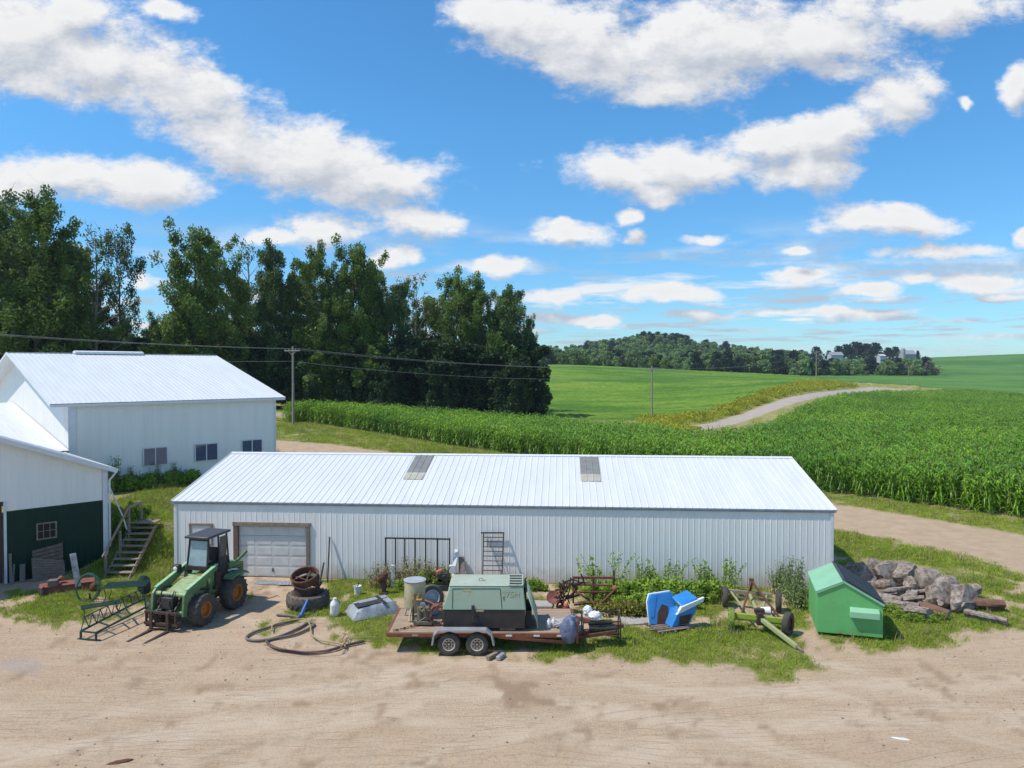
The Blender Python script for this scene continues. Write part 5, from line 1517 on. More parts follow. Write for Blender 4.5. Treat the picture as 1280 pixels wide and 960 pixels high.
q = MB(); q.cyl((-.62, -1.12, 1.22), (.62, -1.12, 1.22), .075); q.cyl((-.62, -1.22, .62), (.62, -1.22, .62), .05); q.build('cross_tube', TGREEN_P, TR)
q = MB(); q.tube([(-.3, -.9, 1.2), (-.36, -1.15, 1.32), (-.3, -1.35, 1.0), (-.2, -1.38, .7)], .022, 6); q.tube([(.15, -.9, 1.2), (.2, -1.2, 1.34), (.12, -1.38, 1.0), (.2, -1.4, .7)], .022, 6)
q.tube([(.0, -.9, 1.2), (.02, -1.15, 1.28), (-.02, -1.3, 1.0), (.02, -1.3, .75)], .022, 6); q.build('hydraulic_hoses', BLACKP, TR)
q = MB(); q.box((0, -1.2, .95), (.5, .3, .4)); q.box((-.2, -1.36, .62), (.14, .2, .3)); q.box((.22, -1.36, .6), (.14, .2, .3)); q.build('dark_arm_filler', BLACKP, TR, bevel=.02)  # black blocks added to darken the space between the loader arms
q = MB()
q.box((-.1, -1.50, .66), (1.34, .08, .09)); q.box((-.1, -1.50, .26), (1.40, .08, .10)); q.box((-.1, -1.42, .16), (1.34, .14, .07))
for x in (-.72, .50): q.box((x, -1.50, .46), (.06, .07, .34))
for x in (-.35, .15): q.box((x, -1.46, .46), (.1, .04, .34))
q.build('fork_carriage', RUSTD, TR, bevel=.008)
for x in (-.46, .22):
    q = MB(); q.box((x, -1.575, .38), (.12, .05, .62)); q.prism([(x - .06, -1.56, .04), (x - .06, -1.56, .09), (x - .06, -2.65, .045), (x - .06, -2.65, .03)], (.12, 0, 0)); q.build('fork', RUSTD, TR, bevel=.006)
# cab
cx0, cx1, cy0, cy1 = -.42, .46, .22, 1.40
q = MB()
fb, ft = .22, .36
pil = lambda a, b_, w_=.055: q.bar(a, b_, w_, w_)
pil((cx0, fb, 1.70), (cx0 + .04, ft, 2.86)); pil((cx1, fb, 1.70), (cx1 - .04, ft, 2.86))
pil((cx0, cy1 + .1, 1.62), (cx0 + .04, cy1, 2.88)); pil((cx1, cy1 + .1, 1.62), (cx1 - .04, cy1, 2.88)); pil((cx1, .92, 1.62), (cx1 - .04, .92, 2.88)); pil((cx0, .92, 1.62), (cx0 + .04, .92, 2.88))
q.bar((cx0, fb, 1.78), (cx1, fb, 1.78), .06, .16); q.bar((cx0 + .04, ft, 2.82), (cx1 - .04, ft, 2.82), .05, .1)
q.bar((cx1, fb, 1.66), (cx1, cy1 + .1, 1.60), .05, .1); q.bar((cx0, fb, 1.66), (cx0, cy1 + .1, 1.60), .05, .1); q.bar((cx0, cy1 + .1, 1.66), (cx1, cy1 + .1, 1.66), .05, .1)
cb_ = q.build('cab_frame', BLACKP, TR, bevel=.008)
q = MB(); q.box((.02, .86, 2.93), (1.04, 1.36, .09), rot=Matrix.Rotation(.02, 3, 'X')); q.build('cab_roof', CABROOF, TR, bevel=.03)
q = MB(); q.prism([(cx0 + .05, fb + .01, 1.87), (cx1 - .05, fb + .01, 1.87), (cx1 - .08, ft + .005, 2.77), (cx0 + .08, ft + .005, 2.77)], (0, .012, 0)); q.build('windshield', CLEARG, cb_)
q = MB(); q.box((cx1 - .02, 1.18, 2.28), (.012, .40, 1.05)); q.build('side_window', mat('brown_glass', (.10, .085, .07), rough=.1), cb_)
q = MB(); q.box((cx1 - .012, 1.18, 1.82), (.03, .5, .4)); q.prism([(cx1, .95, 1.15), (cx1, 1.45, 1.15), (cx1, 1.45, 1.65), (cx1, .95, 1.65)], (-.88, 0, 0)); q.build('seat_base', BLACKP, TR, bevel=.02)
q = MB(); q.box((.02, .95, 1.78), (.46, .42, .12)); q.box((.02, 1.16, 2.08), (.44, .1, .55)); q.build('seat', mat('vinyl_black', (.03, .03, .03), rough=.4), TR, bevel=.04)
q = MB(); a, u, v = frame((0, -.5, 1)); q.tube([Vector((.02, .52, 2.02)) + (u * math.cos(t) + v * math.sin(t)) * .18 for t in [i * math.pi / 8 for i in range(16)]], .014, 6, closed=True); q.cyl((.02, .52, 2.02), (.02, .38, 1.7), .02); q.build('steering_wheel', BLACKP, TR)
q = MB(); q.box((-.66, .0, 1.78), (.26, .2, .3)); q.build('lamp_housing', BLACKP, TR, bevel=.03)
q = MB(); q.lathe((-.66, -.1, 1.80), (0, -1, 0), [(.08, 0), (.085, .02), (.06, .035), (.001, .04)], 16); q.build('headlight', WHITEP, TR)
q = MB(); q.box((.58, .62, 1.30), (.16, .3, .55)); q.box((.6, .55, 1.62), (.1, .1, .16)); q.cyl((.66, .25, 1.32), (.7, .1, .8), .02, n=6); q.cyl((.62, .44, 1.05), (.72, .44, 1.05), .09); q.build('valve_box', RUSTD, TR, bevel=.01)
q = MB(); q.tube([(.6, 1.25, 1.45), (.75, 1.3, 1.5), (.82, 1.5, 1.46), (.7, 1.6, 1.42)], .03, 6); q.build('coiled_rope', WHITEP, TR)
q = MB(); q.bar((.5, 1.9, 1.62), (.56, 2.5, 1.9), .06, .12); q.build('rear_boom_stub', TGREEN, TR, bevel=.01)
q = MB(); q.box((.62, .05, .78), (.16, .5, .07)); q.box((.66, .35, .62), (.14, .3, .05)); q.build('step', TGREEN, TR, bevel=.01)

# ------------------------------------------------------------------ flatbed trailer
x0, x1 = -4.05, 2.1; y0, y1 = 22.95, 25.35; DZ = .64
TL = thing('flatbed_trailer', 'red flatbed trailer with worn plank deck and tandem wheels loaded with machinery', 'trailer', (x0, y0, 0), R(-.5))
LX, LY = x1 - x0, y1 - y0
q = MB(); planks(q, (0.02, .05, DZ - .045), X, (0, LY - .1, 0), Z, 13, .012, .045, LX - .04, 0); q.build('deck', DECKW, TL, bevel=.004)
for yy_, nm in ((0, 'side_rail'), (LY, 'side_rail')):
    q = MB(); q.box((LX / 2, yy_, DZ - .07), (LX, .07, .13)); sr = q.build(nm, TRAILR, TL, bevel=.006)
    if yy_ == 0:
        q = MB()
        for xx in (.9, 3.95, 4.85, 5.6):
            q = MB(); q.box((xx, -.04, DZ - .07), (.2, .008, .055)); q.build('reflector', WHITEP if xx != .9 else STEELG, sr)
for xx in (0.0, LX):
    q = MB(); q.box((xx, LY / 2, DZ - .07), (.09, LY, .14)); q.build('end_rail', TRAILR if xx == 0 else RUSTR, TL, bevel=.006)
q = MB()
for yy_ in (.5, LY - .5): q.box((LX / 2, yy_, DZ - .2), (LX - .2, .08, .12))
for i in range(7): q.box((.4 + i * (LX - .8) / 6, LY / 2, DZ - .12), (.07, LY - .2, .08))
q.build('chassis', RUSTD, TL)
for s in (-1, 1):
    yy_ = -.20 if s < 0 else LY + .2
    for xx in (2.02, 2.93):
        wheel(TL, (xx, yy_, .365), (0, s, 0), .365, .22, RUBBER, mat('rim_cream', (.62, .56, .45), (.5, .42, .3), scale=9, rough=.6), rr=.56, holes=8, holem=RUST)
    q = MB(); F_ = [(1.46, .36), (1.52, .70), (1.70, .86), (3.22, .86), (3.42, .70), (3.50, .36), (3.44, .36), (3.37, .67), (3.19, .81), (1.73, .81), (1.57, .67), (1.52, .36)]
    yb = yy_ - .16 if s < 0 else yy_ - .14
    q.prism([(a, yb, b_) for a, b_ in F_], (0, .30, 0)); q.build('fender', STEELG, TL, bevel=.006)
q = MB(); q.cyl((2.02, -.1, .365), (2.02, LY + .1, .365), .04); q.cyl((2.93, -.1, .365), (2.93, LY + .1, .365), .04); q.build('axles', RUSTD, TL)
q = MB(); q.bar((LX, .35, .45), (LX + 1.35, LY / 2, .45), .09, .14); q.bar((LX, LY - .35, .45), (LX + 1.35, LY / 2, .45), .09, .14); q.box((LX + 1.5, LY / 2, .46), (.4, .12, .12)); q.build('tongue', RUSTR, TL, bevel=.006)
q = MB(); q.bar((LX + .02, .02, .3), (LX + .02, .02, 1.02), .06, .06); q.bar((LX + .02, .02, 1.0), (LX + .02, .7, 1.0), .04, .04); q.build('stake', RUSTR, TL)
q = MB(); q.bar((3.6, .1, .48), (LX - .3, .1, .30), .05, .10); q.build('ramp_rail', TRAILR, TL)
OZ = Vector((x0, y0, DZ))
# chain lying on the deck corner
q = MB()
for i in range(16):
    f = i / 15; c = Vector((-3.85 + f * 1.0 + .05 * math.sin(i * 2.1), 23.02 + f * .75 + .04 * math.cos(i * 1.7), DZ + .045))
    a, u, v = frame((1, .7, 0)); e1, e2 = (Vector((.8, .6, 0)), Vector((-.6, .8, 0)) if i % 2 else Vector((0, 0, 1)))
    q.tube([c + e1 * .05 * math.cos(t) + e2 * .028 * math.sin(t) for t in [k * math.pi / 4 for k in range(8)]], .011, 5, closed=True)
tag(q.build('chain', TRAILR), 'red chain lying across the left end of the trailer deck', 'chain')

# ------------------------------------------------------------------ compressor (towable screw compressor body on the deck)
cA = Vector((-2.25, 23.05, DZ + .11))
CM = thing('air_compressor', 'large pale green enclosed compressor with black lower half on the trailer', 'compressor', cA, R(-.5))
CL, CD, CH1, CH2 = 2.68, 1.5, .60, 1.36
q = MB(); q.prism([(0, 0, .0), (CL, 0, .0), (CL, 0, CH1), (0, 0, CH1)], (0, CD, 0)); q.build('lower_body', BLACKP, CM, bevel=.02)
q = MB(); q.v = []; tl, trr, fy = .20, .06, .10
vs = [(-.03, -.03, CH1 + .003), (CL + .03, -.03, CH1 + .003), (CL + .03, CD + .03, CH1 + .003), (-.03, CD + .03, CH1 + .003), (tl, fy, CH2), (CL - trr, fy, CH2), (CL - trr, CD - fy, CH2), (tl, CD - fy, CH2)]
q.add(vs, [(0, 3, 2, 1), (0, 1, 5, 4), (1, 2, 6, 5), (2, 3, 7, 6), (3, 0, 4, 7), (4, 5, 6, 7)]); q.build('canopy', COMPG, CM, bevel=.035)
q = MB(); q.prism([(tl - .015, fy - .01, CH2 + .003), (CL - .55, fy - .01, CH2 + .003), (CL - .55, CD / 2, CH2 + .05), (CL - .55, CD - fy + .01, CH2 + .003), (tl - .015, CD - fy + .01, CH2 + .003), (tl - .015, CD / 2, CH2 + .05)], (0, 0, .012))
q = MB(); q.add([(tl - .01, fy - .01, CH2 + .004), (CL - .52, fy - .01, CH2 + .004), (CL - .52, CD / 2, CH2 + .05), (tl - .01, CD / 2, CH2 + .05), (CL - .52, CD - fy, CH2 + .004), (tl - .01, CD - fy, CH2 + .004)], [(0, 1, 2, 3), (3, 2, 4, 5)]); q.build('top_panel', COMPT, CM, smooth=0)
q = MB()
for i in range(4): q.box((CL - .30, .24 + i * .29, CH2 + .012), (.40, .17, .02))
lv = q.build('louvre_openings', DARKG, CM)
q = MB()
for i in range(5): q.box((CL - .30, .11 + i * .29, CH2 + .028), (.46, .075, .03))
for x in (CL - .53, CL - .075): q.box((x, CD / 2 - .05, CH2 + .03), (.04, 1.22, .03))
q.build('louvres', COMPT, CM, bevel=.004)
slope = lambda x, z: -.03 + (.13) * (z - CH1) / (CH2 - CH1)
m_in = Matrix.Rotation(-math.atan2(.13, .76), 3, 'X')
q = MB()
for a, b_ in (((.30, .66), (.30, 1.26)), ((1.92, .66), (1.86, 1.28)), ((.30, 1.27), (1.86, 1.28))):
    pa = Vector((a[0], slope(0, a[1]) - .006, a[1])); pb = Vector((b_[0], slope(0, b_[1]) - .006, b_[1])); q.bar(pa, pb, .012, .02)
q.build('door_seam', mat('seam_dark', (.05, .09, .06), rough=.7), CM)
q = MB(); q.box((.98, -.05, .62), (.10, .05, .30)); q.box((1.05, -.012, .30), (.2, .05, .18)); q.build('latch', BLACKP, CM, bevel=.01)
q = MB(); q.box((1.2, -.052, .595), (.26, .012, .06)); q.build('label_plate', mat('tan_label', (.48, .36, .2), rough=.6), CM)
q = MB(); q.prism([(.62, slope(0, 1.19) - .008, 1.19), (.9, slope(0, 1.19) - .008, 1.19), (.9, slope(0, 1.27) - .008, 1.27), (.7, slope(0, 1.27) - .008, 1.27)], (0, .006, 0)); q.build('orange_decal', mat('faded_orange', (.42, .33, .16), (.30, .35, .20), scale=18, rough=.7), CM)
q = MB(); q.tube([(1.15, .55, CH2 + .04), (1.15, .55, CH2 + .12), (1.27, .55, CH2 + .12), (1.27, .55, CH2 + .04)], .015, 6); q.build('lifting_eye', STEELG, CM)


def text(txt, size, m, parent, loc, rot, name='lettering'):
    cu = bpy.data.curves.new(name, 'FONT'); cu.body = txt; cu.size = size; cu.extrude = .002; cu.materials.append(m)
    o_ = bpy.data.objects.new(name, cu); COL.objects.link(o_); dg = bpy.context.evaluated_depsgraph_get(); me = bpy.data.meshes.new_from_object(o_.evaluated_get(dg)); bpy.data.objects.remove(o_)
    me.materials.clear(); me.materials.append(m)
    o = bpy.data.objects.new(name, me); COL.objects.link(o); o.parent = parent; o.location = loc; o.rotation_euler = rot
    return o


tilt = R(90) - math.atan2(.13, .76)
FADE = mat('faded_number', (.42, .42, .22), (.32, .38, .24), scale=12, rough=.7)
text('375H', .27, FADE, CM, (1.90, slope(0, 1.03) - .012, 1.03), (tilt, 0, 0))
text('S', .13, BLACKP, CM, (1.955, slope(0, .93) - .014, .92), (tilt, 0, 0))
# flared nose panel at the right end
q = MB(); q.add([(CL + .05, -.02, CH1 + .55), (CL + .05, CD + .02, CH1 + .55), (CL + .38, CD - .05, .25), (CL + .36, .05, .25), (CL + .40, .05, -.02), (CL + .42, CD - .05, -.02)], [(0, 1, 2, 3), (3, 2, 5, 4)])
q.build('nose_panel', COMPG, CM).modifiers.new('Solid', 'SOLIDIFY').thickness = .03
q = MB(); q.box((CL + .02, CD / 2, CH1 + .42), (.05, CD - .35, .5)); q.box((CL + .12, CD / 2, .28), (.2, CD - .3, .5)); q.build('radiator_opening', DARKG, CM)
for xx in (.3, 2.1):
    q = MB(); q.box((cA.x + xx, 23.3, DZ + .055), (.5, .35, .10)); tag(q.build('support_block', WAGW, bevel=.01), 'wooden block under the %s end of the pale green compressor' % ('left' if xx < 1 else 'right'), 'block')

# ------------------------------------------------------------------ blasting pot with its plumbing, on the deck
tc_ = Vector((-3.35, 24.35, DZ))
BT = thing('blast_pot', 'tall beige cylindrical tank with grey lid and brass valves at the end of the trailer', 'tank', tc_)
q = MB(); q.lathe((0, 0, .40), (0, 0, 1), [(.12, -.22), (.34, .0), (.36, .05), (.36, .88), (.34, .90)], 30); q.build('vessel', BEIGE, BT, smooth=35)
q = MB(); q.lathe((0, 0, 1.29), (0, 0, 1), [(.34, 0), (.38, .01), (.39, .035), (.33, .05), (.12, .02), (.1, .03), (.0, .03)], 30); q.build('lid', LID_G, BT, smooth=25)
for a in (.5, 2.6, 4.4):
    q = MB(); q.bar((math.cos(a) * .3, math.sin(a) * .3, .5), (math.cos(a) * .45, math.sin(a) * .45, .02), .05, .05); q.build('leg', BEIGE, BT)
q = MB(); BR = mat('brass_fittings', (.45, .33, .13), (.3, .2, .08), scale=9, rough=.4, metal=.6)
q.tube([(.1, -.42, .85), (.3, -.46, .85), (.3, -.46, .5)], .04, 8); q.cyl((.02, -.42, .8), (.02, -.42, .98), .05); q.cyl((.2, -.47, .88), (.2, -.47, 1.0), .045); q.cyl((.12, -.5, .78), (.32, -.5, .78), .05); q.tube([(0, -.4, .85), (-.05, -.5, .7), (.05, -.55, .5)], .03); q.build('valves', BR, BT)
q = MB(); q.cyl((.34, -.52, .6), (.34, -.60, .6), .11, n=20); q.build('gauge', STEELG, BT)
eg = thing('blasting_engine', 'small grimy engine with pipes standing before the beige tank', 'engine', (-2.98, 23.72, DZ))
q = MB(); q.box((0, 0, .10), (.62, .42, .12)); q.cyl((-.1, -.1, .18), (-.1, -.1, .62), .10); q.box((.12, 0, .34), (.26, .3, .34)); q.cyl((.0, -.2, .5), (.24, -.24, .66), .06); q.build('engine_block', mat('grimy_metal', (.10, .085, .06), (.2, .17, .12), scale=9, rough=.8), eg, bevel=.015)
q = MB(); q.tube([Vector((-.33, -.1 + .02 * math.cos(t), .36)) + Vector((0, math.cos(t) * .10, math.sin(t) * .27)) for t in [k * math.pi / 8 for k in range(16)]], .018, 6, closed=True); q.build('pulley_hoop', BLACKP, eg)
q = MB(); q.tube([(-.2, -.18, .7), (0, -.25, .5), (.2, -.2, .72), (.3, -.25, .35)], .025); q.tube([(.05, -.28, .75), (.12, -.3, .35), (-.1, -.3, .2)], .02); q.build('pipes', mat('olive_pipe', (.22, .21, .12), (.12, .1, .06), scale=8, rough=.6), eg)
q = MB(); pts = []
for k in range(38):
    t = k / 37; a = t * math.pi * 3.4
    pts.append((-2.45 + .28 * math.cos(a) * (1 - .3 * t) - .10 * t, 23.45 + .2 * t, DZ + .38 + .34 * math.sin(a)))
q.tube([(-2.95, 23.9, DZ + .75), (-2.7, 23.75, DZ + .72)] + [p for p in pts], .028, 8); q.tube([(-2.9, 23.75, DZ + .6), (-2.6, 23.5, DZ + .5), (-2.45, 23.4, DZ + .75), (-2.3, 23.2, DZ + .9)], .025, 8)
tag(q.build('air_hose', HOSER), 'red brown hose looped in the gap between the tank and the compressor', 'hose')
sw_ = thing('spare_wheel', 'leaning wheel with dusty tyre and white rim behind the beige tank', 'wheel', (0, 0, 0))
wheel(sw_, (-2.86, 25.0, DZ + .48), (.55, -1, .25), .46, .22, RUBBER_G, WHITEP, rr=.62); sw_.name = 'spare_wheel'
q = MB(); q.lathe((-2.78, 24.62, DZ + .28), (.3, -1, .15), [(.12, -.16), (.24, -.16), (.25, -.1), (.19, -.06), (.19, .06), (.25, .10), (.24, .16), (.10, .14), (.08, .02), (.0, .02)], 24)
tag(q.build('hose_spool', STEELG), 'small silver drum in front of the leaning white rimmed wheel', 'drum')
# jugs, green bottle, tarp
for i, (xx, yy_) in enumerate(((1.22, 23.38), (1.38, 23.46))):
    j = thing('plastic_jug', ('left' if i == 0 else 'right') + ' one of two white plastic jugs standing on the trailer deck', 'jug', (xx, yy_, DZ), .3 * i)
    q = MB(); q.lathe((0, 0, 0), (0, 0, 1), [(.065, 0), (.075, .02), (.075, .19), (.05, .25), (.028, .28), (.028, .31)], 16); q.build('bottle', WHITEP, j)
    q = MB(); q.tube([(.0, -.03, .29), (.05, -.06, .27), (.07, -.07, .18)], .012, 6); q.build('handle', WHITEP, j)
q = MB(); q.lathe((1.45, 23.75, DZ + .07), (1, .15, .1), [(.02, 0), (.03, .03), (.06, .07), (.065, .25), (.05, .3)], 14); tag(q.build('green_bottle', mat('bright_green', (.03, .30, .08), rough=.4)), 'green plastic bottle lying behind the two white jugs', 'bottle')
q = MB(); q.blob((1.85, 22.95, DZ + .08), (.28, .24, .42), 3, 2, .20, 3.2); q.blob((1.98, 23.25, DZ + .22), (.25, .25, .25), 4, 2, .25, 3.0); tag(q.build('crumpled_tarp', TARPB, smooth=60), 'bunched blue grey plastic tarp hanging over the trailer deck edge', 'tarp')
q = MB(); q.blob((1.62, 23.55, DZ + .12), (.24, .3, .10), 6, 3, .25, 3.7); tag(q.build('pale_rag', mat('dirty_rag', (.42, .40, .38), (.3, .28, .27), scale=7, rough=.9, bump=.7)), 'dirty pale cloth heaped next to the blue grey tarp', 'cloth')
# rack and bags on the tongue
rk = thing('black_rack', 'black steel rack carrying a white bag over the trailer tongue', 'rack', (2.35, 23.3, .42))
q = MB()
for a, b_ in (((0, 0, 0), (1.25, .1, 0)), ((0, .5, 0), (1.25, .6, 0)), ((0, 0, .42), (1.25, .1, .42)), ((0, .55, .6), (1.25, .6, .6)), ((0, 0, -.35), (0, 0, .44)), ((1.25, .1, -.35), (1.25, .1, .45)), ((1.25, .6, -.35), (1.25, .6, .6)), ((0, .5, 0), (0, .55, .6)), ((0, 0, .42), (0, .55, .6)), ((1.25, .1, .44), (1.25, .6, .6)), ((.4, 0, .2), (1.25, .1, .2)), ((.6, 0, 0), (.6, .55, .6))):
    q.bar(a, b_, .04, .04)
q.build('frame', BLACKP, rk)
q = MB(); q.box((.7, .34, .12), (.9, .4, .16)); q.cyl((.2, .3, .3), (1.0, .35, .32), .08); q.build('tray', BLACKP, rk, bevel=.02)
q = MB(); q.bar((-.2, -.05, -.05), (1.1, .0, .12), .06, .12); q.build('rusty_bar', RUST, rk, bevel=.01)
q = MB(); q.blob((2.78, 23.62, .96), (.22, .18, .15), 11, 3, .22, 4.2); q.blob((2.55, 23.75, 1.08), (.15, .13, .17), 12, 3, .22, 4.2); tag(q.build('white_bag', BAGW, smooth=60), 'crumpled white plastic bag on the black rack at the trailer tongue', 'bag')
# wooden wedges by the trailer wheel
for i, (xx, yy_, a) in enumerate(((-.62, 22.5, .9), (-.36, 22.45, 1.1))):
    q = MB(); q.box((xx, yy_, .07), (.50 - .1 * i, .14, .12), rz=a); tag(q.build('wheel_chock', WAGW if i == 0 else STEELG, bevel=.01), ('brown' if i == 0 else 'grey') + ' chunk of beam lying beside the trailer wheels', 'block')
# ------------------------------------------------------------------ dumpster
dA = P(1021, 794); dB = P(1103.5, 802)
du = (dB - dA).normalized(); dw = (dB - dA).length
DP = thing('dumpster', 'bright green metal dumpster with sloped hood and black lid at the end of the shed', 'dumpster', dA, math.atan2(du.y, du.x))
DD = 2.35; hl, hp, hr, xp = 1.52, 1.93, 1.22, .82
T_ = .03
q = MB()
prof = [(0, 0), (dw, 0), (dw, hr), (xp, hp), (0, hl)]
for y_ in (0, DD - T_): q.prism([(a, y_, b_ + .12 if b_ == 0 else b_) for a, b_ in prof], (0, T_, 0))
q.prism([(0, T_, .12), (T_, T_, .12), (T_, T_, hl), (0, T_, hl)], (0, DD - 2 * T_, 0)); q.prism([(dw - T_, T_, .12), (dw, T_, .12), (dw, T_, hr), (dw - T_, T_, hr)], (0, DD - 2 * T_, 0)); q.box((dw / 2, DD / 2, .15), (dw - .08, DD - .08, .05))
q.build('body', DUMPG, DP, bevel=.006)
q = MB(); n_ = Vector((-(hp - hl), 0, xp)).normalized()
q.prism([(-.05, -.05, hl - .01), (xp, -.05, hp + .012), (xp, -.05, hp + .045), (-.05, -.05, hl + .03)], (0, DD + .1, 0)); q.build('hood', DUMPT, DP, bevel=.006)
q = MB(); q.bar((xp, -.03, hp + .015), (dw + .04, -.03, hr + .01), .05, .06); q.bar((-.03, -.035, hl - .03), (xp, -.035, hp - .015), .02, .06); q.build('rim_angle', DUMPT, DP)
q = MB(); sl2 = Vector((dw - xp, 0, hr - hp)); L2 = sl2.length; s2 = sl2.normalized(); nn2 = Vector((-s2.z, 0, s2.x))
m2 = Matrix((s2, Y, nn2)).transposed()
for k in range(2):
    y0_ = .03 + k * (DD / 2 - .01)
    q = MB(); q.box(Vector((xp, y0_ + DD / 4 - .02, hp)) + s2 * (L2 / 2 + .06) + nn2 * .05, (L2 + .08, DD / 2 - .05, .035), rot=m2)
    for i in range(7): q.box(Vector((xp, y0_ + .1 + i * (DD / 2 - .2) / 6, hp)) + s2 * (L2 / 2 + .05) + nn2 * .085, (L2 - .1, .06, .04), rot=m2)
    q.build('lid', LIDB, DP, bevel=.01)
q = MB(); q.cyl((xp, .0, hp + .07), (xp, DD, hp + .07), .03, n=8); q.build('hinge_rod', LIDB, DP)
for y_ in (-.10, DD + .10):
    q = MB(); zc = .92
    s_ = 1 if y_ > 0 else -1; yb = 0 if s_ < 0 else DD
    pr = [(yb, zc - .15), (yb + s_ * .17, zc - .15), (yb + s_ * .17, zc + .05), (yb + s_ * .04, zc + .17), (yb, zc + .17)]
    q.prism([(dw * .50, a, b_) for a, b_ in pr], (dw * .44, 0, 0)); q.build('fork_pocket', DUMPT, DP, bevel=.008)
for x in (.25, dw - .25):
    for y_ in (.25, DD - .25):
        q = MB(); q.cyl((x, y_, 0), (x, y_, .12), .07, n=10); q.build('foot', BLACKP, DP)

# ------------------------------------------------------------------ log pile
def logthing(px, py, lift, l, r, az, el, m, label, kind='log', flat=1.0, seed=0, taper=1.0):
    p = P(px, py); rnd = random.Random(seed)
    d = Vector((math.cos(az) * math.cos(el), math.sin(az) * math.cos(el), math.sin(el)))
    a, u, v = frame(d); n = 22; K = 7
    c0 = Vector((0, 0, 0)) - d * l / 2
    ph = [rnd.uniform(0, 6.28) for _ in range(5)]
    q = MB(); vs = []
    for i in range(K):
        f = i / (K - 1)
        for j in range(n):
            t = 2 * math.pi * j / n
            k = 1 + .15 * math.sin(2 * t + ph[0]) + .13 * math.sin(3 * t + ph[1] + f * .6) + .09 * math.sin(5 * t + ph[2] + f * 1.5) + .05 * math.sin(9 * t + ph[3] + f * 4) + rnd.uniform(-.035, .035)
            k *= (1 + (taper - 1) * f) * (1 + .05 * math.sin(f * 6 + ph[4]))
            if i in (0, K - 1): k *= .965
            vs.append(c0 + d * l * f + u * math.sin(f * 3.1 + ph[4]) * r * .18 + (u * math.cos(t) * flat + v * math.sin(t)) * r * k)
    fs = [(i * n + j, (i + 1) * n + j, (i + 1) * n + (j + 1) % n, i * n + (j + 1) % n) for i in range(K - 1) for j in range(n)]
    q.add(vs, fs)
    o = thing(kind, label, kind.replace('_', ' '), (p.x, p.y, p.z + lift))
    q.build('bark', m, o, smooth=22)
    for e, sgn in ((0, -1), (K - 1, 1)):
        q = MB(); ring = [vs[e * n + j] for j in range(n)]; cc = c0 + d * l * (e / (K - 1)) + d * sgn * .012
        mid = [cc.lerp(rp, .5) + d * sgn * rnd.uniform(-.008, .02) for rp in ring]
        q.add([cc] + mid + ring, [(0, 1 + j, 1 + (j + 1) % n) if sgn > 0 else (0, 1 + (j + 1) % n, 1 + j) for j in range(n)] + [(1 + j, 1 + n + j, 1 + n + (j + 1) % n, 1 + (j + 1) % n) for j in range(n)])
        q.build('cut_end', LOGE, o, smooth=40)
    return o


LOGS = [
    (1076, 722, .38, .9, .42, -1.2, .25, LOGG, 'hollow dark stump section at the far left end of the log pile', 1.1, 1),
    (1092, 724, .42, .35, .50, -1.3, .2, LOGG, 'grey cut log round standing beside the hollow stump, upper left of the pile', 1.0, 2),
    (1116, 726, .50, .40, .56, -1.35, .25, LOGG, 'widest upright grey round at the back of the log pile', 1.25, 3),
    (1134, 729, .52, .5, .42, -1.0, .1, LOGG, 'dark split round right of the widest one at the back of the pile', 1.0, 4),
    (1152, 733, .50, 1.9, .13, 1.95, -.22, LOGB, 'slender tan branch log lying diagonally over the middle of the pile', 1.0, 5),
    (1161, 738, .42, .75, .46, -.2, .15, LOGG, 'blocky grey chunk right of the diagonal branch log', .8, 6),
    (1186, 752, .42, .42, .66, -1.15, .45, LOGG, 'largest pale grey slab leaning in the right half of the pile', 1.15, 7),
    (1206, 756, .40, .36, .52, -.95, .35, LOGG, 'large round log slice with a ringed face at the right of the pile', 1.1, 8),
    (1231, 756, .22, 1.15, .21, -.25, .0, LOGB, 'reddish brown short log at the right end of the pile', 1.0, 9),
    (1232, 771, .14, 1.2, .16, -.75, .0, LOGG, 'grey weathered branch on the grass below the reddish log', 1.0, 10),
    (1102, 735, .30, .95, .18, -1.1, .3, LOGG, 'pale short log leaning in front of the widest round', 1.0, 11),
    (1122, 741, .26, .85, .17, .1, .1, LOGG, 'grey log lying level below the widest round', 1.0, 12),
    (1138, 749, .26, .8, .21, .6, .1, LOGG, 'knotty log in the middle of the pile under the diagonal branch', 1.0, 13),
    (1126, 757, .18, 1.1, .17, -.6, .05, LOGG, 'log end nearest the dumpster lid at the front of the pile', 1.0, 14),
    (1112, 750, .20, .8, .15, -.8, .1, LOGG, 'thin broken log between the dumpster and the pile', 1.0, 15),
    (1149, 768, .22, .65, .26, -.9, .1, LOGG, 'stubby log with its cut face on the grass, front middle of the pile', 1.0, 16),
    (1166, 764, .20, 1.0, .15, 2.2, .05, LOGB, 'brown stick like log between the stubby log and the leaning slab', 1.0, 17),
    (1216, 745, .40, .55, .2, .5, .2, LOGG, 'small log resting behind the ringed slice', 1.0, 18),
    (1140, 738, .34, .6, .24, 1.2, .3, LOGG, 'rough lump of wood below the dark split round', 1.0, 19),
    (1094, 740, .16, .7, .14, -.4, .0, LOGB, 'brown log peeking out just behind the black dumpster lid', 1.0, 20),
]
_rl = random.Random(77)
for k in range(26):
    f = _rl.random(); px = 1078 + 140 * f + _rl.uniform(-8, 8); py = 728 + 34 * f + _rl.uniform(-6, 26 - 14 * f)
    logthing(px, py, _rl.uniform(.1, .34), _rl.uniform(.5, 1.3), _rl.uniform(.07, .15), _rl.uniform(0, 6.28), _rl.uniform(-.4, .5), _rl.choice([LOGG, LOGG, LOGB]), 'small split log or branch wedged among the big rounds of the pile', 'log', 1.0, 100 + k, .8)['group'] = 'small logs wedged in the pile'
